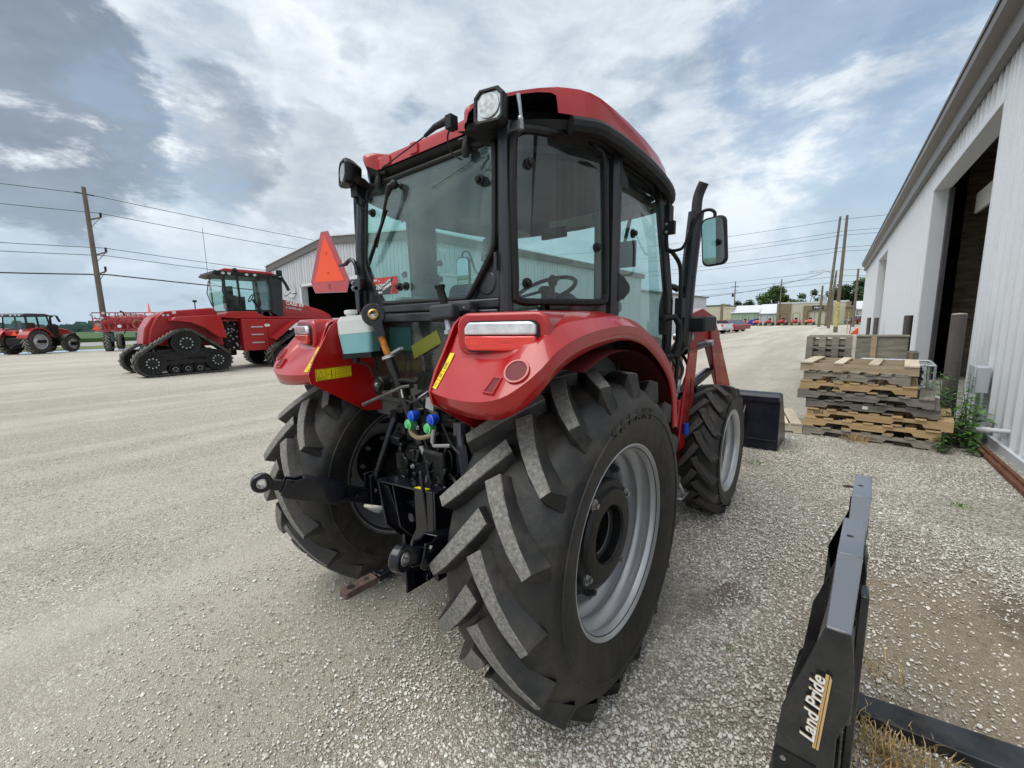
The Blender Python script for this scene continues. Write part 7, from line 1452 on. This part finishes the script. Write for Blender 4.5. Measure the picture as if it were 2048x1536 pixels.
for i, (lab, x, y, L_, wd, nt_, sd) in enumerate(stack):
    H = .124
    t = pallet(lab, x, y, zz, PR+R((0, .8, -.6, .5, -.9, 1.0, -.4, .5)[i]), L_, 1.02, H, wd, nt_, 4 if i == 7 else 7, 4, 'pale' if i == 7 else None, GP, seed=sd, text_=('GH', .13, .070, .075) if i == 2 else ('P', .48, .070, .07) if i == 6 else ('HT 1012', .72, .05, .035) if i == 0 else None)
    if i == 3: g = G(); g.box((.60, -.0030, .045), (.655, -.0008, .085)); g.build('white_sticker', white, t)
    zz += H+.0015
pallet('single pale pallet lying flat between the bucket and the near stack', .62, 5.25, .0, R(12), .55, 1.1, .135, 'pale', False, 4, 3, seed=20)
GB = 'weathered pallets in the far stack'
names = ('lowest', 'second from the ground', 'third from the ground', 'second from the top', 'topmost')
for k in range(5): pallet('grey weathered block pallet, %s of the far stack' % names[k], .80, 9.85, k*.236+.001, R(-1.5+k*.6), .80, 1.1, .234, 'dark' if k % 2 else 'grey', blocks=True, deck=5, bottom=5, seed=30+k, group=GB)
t = thing('plywood_crate', 'tall weathered plywood crate with a tan corner batten behind the far pallets', 'crate', (1.66, 9.9, 0), R(-3)); plyg = mat('grey_plywood', (.22, .205, .165), .85, var=.2, vs=3, ts=(1, 1, 5))
g = G(); g.box((0, 0, 0), (.80, .8, 1.18)); g.build('crate_panel', plyg, t, bevel=.004); g = G(); g.box((.24, -.025, 0), (.33, -.001, 1.185)); g.build('batten', WM['tan'][0], t)
g = G(); g.box((-.01, -.02, 1.18), (.82, .82, 1.20)); g.build('crate_lid', plyg, t)
t = thing('low_crate', 'low weathered wooden box against the wall behind the bollard', 'crate', (2.3, 11.2, 0), R(-3)); g = G(); g.box((0, 0, 0), (.45, .6, .8)); g.build('crate_panel', plyg, t, bevel=.01); g = G(); g.box((.3, -.02, 0), (.36, -.001, .8)); g.build('batten', WM['tan'][0], t)
# galvanised cage with a coiled black hose
t = thing('metal_cage', 'galvanised steel tube cage holding coiled black hose behind the near pallets', 'cage', (1.72, 7.1, 0), R(-2))
x1, y1, z1 = .86, .95, .86
for a, b in (((0,0,z1),(x1,0,z1)),((0,y1,z1),(x1,y1,z1)),((0,0,z1),(0,y1,z1)),((x1,0,z1),(x1,y1,z1)),((0,0,.1),(x1,0,.1)),((0,y1,.1),(x1,y1,.1)),((0,0,0),(0,0,z1)),((x1,0,0),(x1,0,z1)),((0,y1,0),(0,y1,z1)),((x1,y1,0),(x1,y1,z1)),((.28,0,.1),(.28,0,z1)),((.57,0,.1),(.57,0,z1)),((0,0,.48),(x1,0,.48)),((x1,.4,z1),(.6,.3,z1-.05))):
    g = G(); g.tube([a, b], .016, 8); g.build('cage_tube', galv, t)
for k in range(5):
    r = .30+.02*(k % 2); h = .60+.055*k-.05; g = G(); g.tube([(.43+r*math.cos(i*.2618), .46+r*math.sin(i*.2618), h+.01*math.sin(i)) for i in range(24)], .028, 8, close=True); tag(g.build('hose_coil', hose, loc=(1.72, 7.1, 0), rot=(0, 0, R(-2))), ('lowest', 'second', 'middle', 'fourth', 'top')[k]+' coil of black hose inside the galvanised cage', 'hose', 'black hose coils in the cage')
# far markers
t = thing('orange_marker', 'bright red-orange wedge marker on the gravel by the workshop corner', 'marker', (1.55, 49.5, gz(1.5, 49.5))); g = G(); g.prism([(-.32, 0, 0), (.28, 0, 0), (.28, 0, .62), (.10, 0, .50)], (0, .35, 0)); g.build('marker_body', mat('signal_red', (.70, .06, .02), .5), t, bevel=.02)
for x, y, h, lab in ((.95, 52, 2.1, 'thin yellowish stake left of the orange marker'), (1.2, 50.5, 1.6, 'thin dark stake just left of the orange marker'), (3.3, 96, 4.2, 'thin far post left of the pair by the silver car'), (3.9, 96, 4.2, 'thin far post right of the pair by the silver car')):
    g = G(); g.tube([(0, 0, 0), (.02, 0, h)], .03 if y < 60 else .06, 6); tag(g.build('marker_stake', mat('stake_paint', (.42, .36, .12), .7) if 'yellow' in lab else cast_black, loc=(x, y, gz(x, y))), lab, 'stake')
# ------------------------------------------------------------------ black fork frame standing in the foreground
FK = thing('pallet_fork_frame', 'black steel pallet fork frame with gold and white Land Pride lettering, foreground right', 'attachment')
fk = mat('fork_black_paint', (.010, .011, .014), .24, coat=.5, var=.15, dirt=(DUST, .10, 8, .45, .8)); fk_sheen = mat('fork_top_sky_sheen', (.12, .13, .15), .25, coat=.7, var=.04)  # top plates are the same black; their grey is painted-in sky reflection
def sheetp(P, n, m, name, bev=.0025): g = G(); g.prism(P, n); return g.build(name, m, FK, bevel=bev, ang=20)
for dy, dx, nm in ((0, 0, 'near'), (.50, .028, 'far')):
    V3 = lambda x, y, z: (x+dx, y+dy, z)
    sheetp([V3(1.640, -.18, .95), V3(1.695, -.18, .95), V3(1.702, .085, .95), V3(1.650, .085, .95)], (0, 0, -.006), fk_sheen, 'top_plate')
    sheetp([V3(1.632, -.45, .889), V3(1.678, -.45, .889), V3(1.695, -.182, .9495), V3(1.640, -.182, .9495)], (0, 0, -.006), fk_sheen, 'sloping_plate')
    sheetp([V3(1.632, -.452, .888), V3(1.678, -.452, .888), V3(1.690, -.455, .80), V3(1.692, -.458, .70), V3(1.671, -.460, .624), V3(1.672, -.470, .30), V3(1.672, -.47, .03), V3(1.50, -.47, .03), V3(1.515, -.465, .30), V3(1.547, -.460, .446), V3(1.564, -.457, .649), V3(1.577, -.456, .688)], (0, .008, 0), fk, 'face_plate')
    sheetp([V3(1.635, -.444, .884), V3(1.643, -.18, .942), V3(1.652, .08, .942), V3(1.650, .08, .55), V3(1.60, -.20, .40), V3(1.56, -.444, .40)], (.006, 0, 0), fk, 'flange')
    sheetp([V3(1.676, -.444, .884), V3(1.690, -.18, .942), V3(1.698, .08, .942), V3(1.698, .08, .10), V3(1.69, -.444, .10)], (-.006, 0, 0), fk, 'flange')
    sheetp([V3(1.652, .078, .942), V3(1.698, .078, .942), V3(1.698, .078, .78), V3(1.652, .078, .78)], (0, .006, 0), fk, 'end_plate')
for x, z in ((1.690, .925), (1.690, .895)): pass
sheetp([(1.664, .318, .944), (1.722, .318, .944), (1.722, .318, .80), (1.662, .318, .80)], (0, .006, 0), fk, 'end_plate')
for z in (.915, .885): g = G(); g.lathe([(.3165, .0085), (.3165, .004), (.317, .004)], (1.692, 0, z), 'y', 14); g.build('bolt_ring', brass, FK)
sheetp([(1.615, .26, .76), (1.664, .30, .90), (1.664, .30, .45), (1.56, .26, .30), (1.53, .26, .10), (1.60, .26, .10), (1.66, .26, .45)], (0, .008, 0), fk, 'gusset')
for p in ((1.6665, -.055, .9506), (1.6935, .445, .9506)): g = G(); g.lathe([(0, 0), (0, .0085)], p, 'z', 16); g.build('plate_hole', decal_black, FK)
g = G(); g.box((1.60, -.46, .03), (1.70, .62, .13)); g.build('lower_beam', fk, FK, bevel=.006); g = G(); g.box((1.655, -.40, .62), (1.695, .58, .72)); g.build('upper_beam', fk, FK, bevel=.006)
for y in (-.1, .35): g = G(); g.box((1.70, y, .05), (1.722, y+.07, .80)); g.build('upright_bar', fk, FK, bevel=.004)
g = G(); g.box((1.715, .39, .04), (1.735, .50, .70)); g.build('fork_shank', fk, FK, bevel=.006)
tn = mat('worn_fork_steel', (.030, .033, .040), .42, var=.4, vs=6, dirt=((.16, .12, .08), .5, 8, .5, .75), metal=.3)
g = G(); g.prism([(1.725, .400, .005), (2.90, .49, .005), (2.90, .69, .005), (1.725, .508, .005)], (0, 0, .042)); g.build('fork_tine', tn, FK, bevel=.005)
# lettering: white script over a two-tone gold bar, reading upwards
o = Vector((1.607, -.464, .630)); up = Vector((.06, 0, 1)).normalized()
gold = mat('gold_decal', (.58, .38, .16), .4, var=.05); xr = Vector((up.z, 0, -up.x))
c = Vector((1.6345, -.4640, .680))
g = G(); a = c+xr*.000; g.prism([a-up*.101, a+xr*.0065-up*.101, a+xr*.0065+up*.101, a+up*.101], (0, -.0005, 0)); g.prism([a+xr*.008-up*.101, a+xr*.0125-up*.101, a+xr*.0125+up*.092, a+xr*.008+up*.101], (0, -.0005, 0)); g.build('gold_bar', gold, FK)
text('brand_lettering', 'Land Pride', .041, (1.6240, -.4655, .681), up, -xr, mat('lettering_outline_gold', (.42, .28, .12), .5), FK, .0003, .0016, .25); text('brand_lettering', 'Land Pride', .041, (1.6238, -.4665, .681), up, -xr, white, FK, .0003, .0004, .25)
for x, z in ((1.575, .515), (1.622, .497)): g = G(); g.cyl((x, -.462, z), (x, -.470, z), .0065, n=14); g.build('rivet', steel, FK)
g = G(); g.box((1.556, -.4665, .47), (1.64, -.463, .53)); g.build('stitched_patch', black_plast, FK)
for k in range(9):
    g = G(); g.box((1.5555, -.468, .475+k*.006), (1.5570, -.4668, .479+k*.006)); 
# ------------------------------------------------------------------ plants
def leaf(g, p, d, L_, W, droop=.3, m=0):
    d = Vector(d).normalized(); s = d.cross(Vector((0, 0, 1))); s = s.normalized() if s.length > .01 else Vector((1, 0, 0)); p = Vector(p); pts = []
    for t, w in ((0, .08), (.3, .8), (.6, 1), (.85, .55), (1, .03)):
        c = p+d*L_*t-Vector((0, 0, droop*L_*t*t)); pts.append((c-s*W*w/2, c+Vector((0, 0, -.12*W*w)), c+s*W*w/2))
    g.grid(pts, m)
weed_m = mat('weed_leaf', (.085, .20, .035), .6, var=.35, vs=8, rnd=.2); weed_d = mat('dark_weed_leaf', (.055, .14, .03), .6, var=.35, vs=8); stem_m = mat('weed_stem', (.10, .14, .04), .7); dry = mat('dry_grass', (.42, .30, .14), .9, var=.3, vs=10)
def weed(label, x, y, h, n, ll, lw, seed, m=weed_m, spread=.25, stems=1, z=0):
    rng = random.Random(seed); t = thing('weed', label, 'plant', (x, y, z), 0, 'weeds between the pallets and the wall'); gs = G(); gl = G()
    for s in range(stems):
        bx_, by_ = rng.uniform(-.5, .5)*spread*(stems > 1), rng.uniform(-.5, .5)*spread*(stems > 1); hh = h*rng.uniform(.6, 1); tx, ty = rng.uniform(-.12, .12)*hh, rng.uniform(-.12, .12)*hh
        P = [Vector((bx_+tx*q*q, by_+ty*q*q, hh*q)) for q in (0, .33, .66, 1)]; gs.tube(P, [.006, .005, .004, .002], 5)
        for k in range(n):
            q = .12+.88*k/n; p = Vector((bx_+tx*q*q, by_+ty*q*q, hh*q)); a = k*2.4+rng.uniform(-.4, .4); l = ll*(1.15-.5*q)*rng.uniform(.75, 1.15); leaf(gl, p, (math.cos(a), math.sin(a), .55), l, lw*rng.uniform(.8, 1.2), .55)
    gs.build('stem', stem_m, t); gl.build('leaves', m, t, ang=60); return t
weed('tall leafy weed in front of the near bollard', 2.60, 6.35, .95, 26, .20, .05, 1); weed('tall narrow-leaved weed against the white wall', 2.88, 6.55, 1.0, 24, .24, .045, 2)
weed('broad-leaved weed beside the utility box', 2.90, 6.15, .62, 18, .26, .085, 3); weed('low broad-leaved plant around the white drain pipe', 2.80, 5.8, .42, 16, .22, .08, 4, stems=2)
weed('dark bushy weed against the right end of the near pallets', 2.66, 5.72, .70, 34, .10, .035, 5, weed_d, .35, 8); weed('thin weed leaning over the pallet corner', 2.62, 6.25, .98, 34, .09, .035, 6, weed_d, .45, 8)
weed('low dark weed creeping from under the lowest pallet', 2.60, 5.35, .26, 14, .10, .035, 7, weed_d, .4, 6)
def tuft(label, x, y, n, h, m, seed, r=.08, group='grass tufts in the gravel', cat='grass tuft'):
    rng = random.Random(seed); g = G()
    for k in range(n):
        a = rng.uniform(0, 6.28); q = r*rng.random(); p = Vector((q*math.cos(a), q*math.sin(a), 0)); b = rng.uniform(0, 6.28); hh = h*rng.uniform(.4, 1); d = Vector((math.cos(b), math.sin(b), 0))*hh*rng.uniform(.2, .9); w = Vector((-d.y, d.x, 0)).normalized()*.0022
        g.add([p-w, p+w, p+d*.4+Vector((0, 0, hh*.7))+w*.8, p+d*.4+Vector((0, 0, hh*.7))-w*.8, p+d+Vector((0, 0, hh*.9))], [(0,1,2,3),(3,2,4)])
    o = g.build('grass_tuft', m, ang=0, loc=(x, y, 0)); tag(o, label, cat, group); return o
def G_fix(): pass
lg = mat('light_green_blades', (.14, .24, .05), .7, var=.3, vs=9)
tuft('small bright green tuft in the gravel right of the fork frame', 2.42, 3.35, 60, .05, lg, 1); tuft('small green tuft in the gravel below the loader bucket', .86, 3.55, 50, .045, lg, 2, .10); tuft('tiny green tuft in the bottom gravel left of the fork frame', 1.28, .50, 14, .03, lg, 6, .03)
tuft('dry straw-coloured grass growing beneath the near pallets', 1.72, 5.25, 120, .16, dry, 3, .16); tuft('clump of dry brown grass beneath the fork tine at the frame corner', 1.83, .28, 420, .085, dry, 4, .20); tuft('thin dry stalks standing beside the fork frame', 1.80, .75, 30, .12, dry, 5, .12)
g = G(); g.sphere((0, 0, .008), (.045, .02, .008), 10, 6); tag(g.build('bark_scrap', mat('dark_bark', (.05, .03, .025), .9), loc=(1.69, 3.35, 0), rot=(0, 0, .5)), 'dark brown scrap of bark on the gravel behind the fork frame', 'debris')
# ------------------------------------------------------------------ loose stones near the camera
def stone_mesh(seed):
    rng = random.Random(seed); bm = bmesh.new(); bmesh.ops.create_icosphere(bm, subdivisions=2, radius=1); k = [rng.uniform(.65, 1.2) for _ in range(3)]; pl = [(Vector((rng.gauss(0,1), rng.gauss(0,1), rng.gauss(0,1))).normalized(), rng.uniform(.55, .85)) for _ in range(9)]
    for v in bm.verts:
        for n, d in pl:
            e = v.co.dot(n)-d
            if e > 0: v.co -= n*e*.85
        v.co = Vector((v.co.x*k[0], v.co.y*k[1], v.co.z*.68))
    me = bpy.data.meshes.new('stone_shape'); bm.to_mesh(me); bm.free(); me.polygons.foreach_set('use_smooth', [True]*len(me.polygons)); me.set_sharp_from_angle(angle=R(38)); return me
def stone_material():
    m = bpy.data.materials.new('limestone_chips'); m.use_nodes = True; nt = m.node_tree; L = nt.links.new; b = nt.nodes['Principled BSDF']; b.inputs['Roughness'].default_value = .9; b.inputs['Specular IOR Level'].default_value = .3
    oi = node(nt, 'ShaderNodeObjectInfo'); r = node(nt, 'ShaderNodeValToRGB'); st = [(0, (.20, .175, .14)), (.10, (.42, .385, .32)), (.35, (.60, .565, .49)), (.7, (.70, .68, .62)), (.93, (.80, .79, .75)), (.985, (.62, .55, .46)), (1, (.45, .33, .25))]
    e = r.color_ramp.elements
    while len(e) < len(st): e.new(.5)
    for q, (p, c) in zip(e, st): q.position = p; q.color = (*c, 1)
    L(oi.outputs['Random'], r.inputs[0]); tc = node(nt, 'ShaderNodeTexCoord'); n = node(nt, 'ShaderNodeTexNoise', i_Scale=2.5, i_Detail=5.0); L(tc.outputs['Object'], n.inputs['Vector']); x = node(nt, 'ShaderNodeMix', data_type='RGBA', blend_type='MULTIPLY'); x.inputs[0].default_value = .6
    L(r.outputs[0], x.inputs[6]); L(n.outputs['Fac'], x.inputs[7]); x2 = node(nt, 'ShaderNodeMix', data_type='RGBA', blend_type='ADD'); x2.inputs[0].default_value = .35; L(x.outputs[2], x2.inputs[6]); L(r.outputs[0], x2.inputs[7]); L(x2.outputs[2], b.inputs['Base Color']); return m
def scatter_stones():
    rng = random.Random(99); cx_, cy_ = CAM[0], CAM[1]; pts = []
    def clump(x, y): return .5+.5*math.sin(x*5.1+2*math.sin(y*2.3))*math.sin(y*4.3+1.7*math.sin(x*3.1))
    yaw = CAM[3]
    for k in range(280000):
        d = .75+7.0*rng.random()**.85; a = yaw+R(rng.uniform(-56, 58)); x = cx_-math.sin(a)*d; y = cy_+math.cos(a)*d
        right = max(0, min(1, (x*.9+.2-abs(y)*.02)/1.0)) 
        soil = math.exp(-((x-2.2)**2+((y-1.15)*.75)**2)/.42)
        dens = (.34+.66*right)*(.45+.55*clump(x, y))*(1-.88*soil)
        if rng.random() > dens or x > 3.12: continue
        s = (.0034+.0044*rng.random()**2.2)*(.85+.30*right); 
        if rng.random() < .012: s *= 1.7
        pts.append((x, y, -.0015+s*.18+gz(x, y), s))
    me = bpy.data.meshes.new('loose_stones'); me.from_pydata([p[:3] for p in pts], [], [])
    at = me.attributes.new('sz', 'FLOAT', 'POINT'); at.data.foreach_set('value', [p[3] for p in pts])
    ro = me.attributes.new('ro', 'FLOAT_VECTOR', 'POINT'); ro.data.foreach_set('vector', [v for p in pts for v in (rng.uniform(-.5, .5), rng.uniform(-.5, .5), rng.uniform(0, 6.28))])
    ix = me.attributes.new('ix', 'INT', 'POINT'); ix.data.foreach_set('value', [rng.randrange(4) for p in pts])
    ob = bpy.data.objects.new('loose_stones', me); col.objects.link(ob); sm = stone_material()
    ng = bpy.data.node_groups.new('stones', 'GeometryNodeTree'); ng.interface.new_socket('Geometry', in_out='INPUT', socket_type='NodeSocketGeometry'); ng.interface.new_socket('Geometry', in_out='OUTPUT', socket_type='NodeSocketGeometry')
    gi = ng.nodes.new('NodeGroupInput'); go = ng.nodes.new('NodeGroupOutput'); ip = ng.nodes.new('GeometryNodeInstanceOnPoints'); L = ng.links.new; j = ng.nodes.new('GeometryNodeGeometryToInstance')
    for k in range(4)[::-1]:
        sme = stone_mesh(k+1); sme.materials.append(sm); so = bpy.data.objects.new('stone_shape', sme); oi = ng.nodes.new('GeometryNodeObjectInfo'); oi.inputs['Object'].default_value = so; L(oi.outputs['Geometry'], j.inputs[0])
    def attr(n, t): q = ng.nodes.new('GeometryNodeInputNamedAttribute'); q.data_type = t; q.inputs['Name'].default_value = n; return q.outputs['Attribute']
    L(gi.outputs[0], ip.inputs['Points']); L(j.outputs[0], ip.inputs['Instance']); ip.inputs['Pick Instance'].default_value = True; L(attr('ix', 'INT'), ip.inputs['Instance Index']); L(attr('sz', 'FLOAT'), ip.inputs['Scale'])
    e2r = ng.nodes.new('FunctionNodeEulerToRotation'); L(attr('ro', 'FLOAT_VECTOR'), e2r.inputs[0]); L(e2r.outputs[0], ip.inputs['Rotation']); L(ip.outputs[0], go.inputs[0])
    md = ob.modifiers.new('scatter', 'NODES'); md.node_group = ng
    tag(ob, 'loose pale limestone chips scattered over the yard near the camera', 'gravel', kind='stuff'); return len(pts)
scatter_stones()
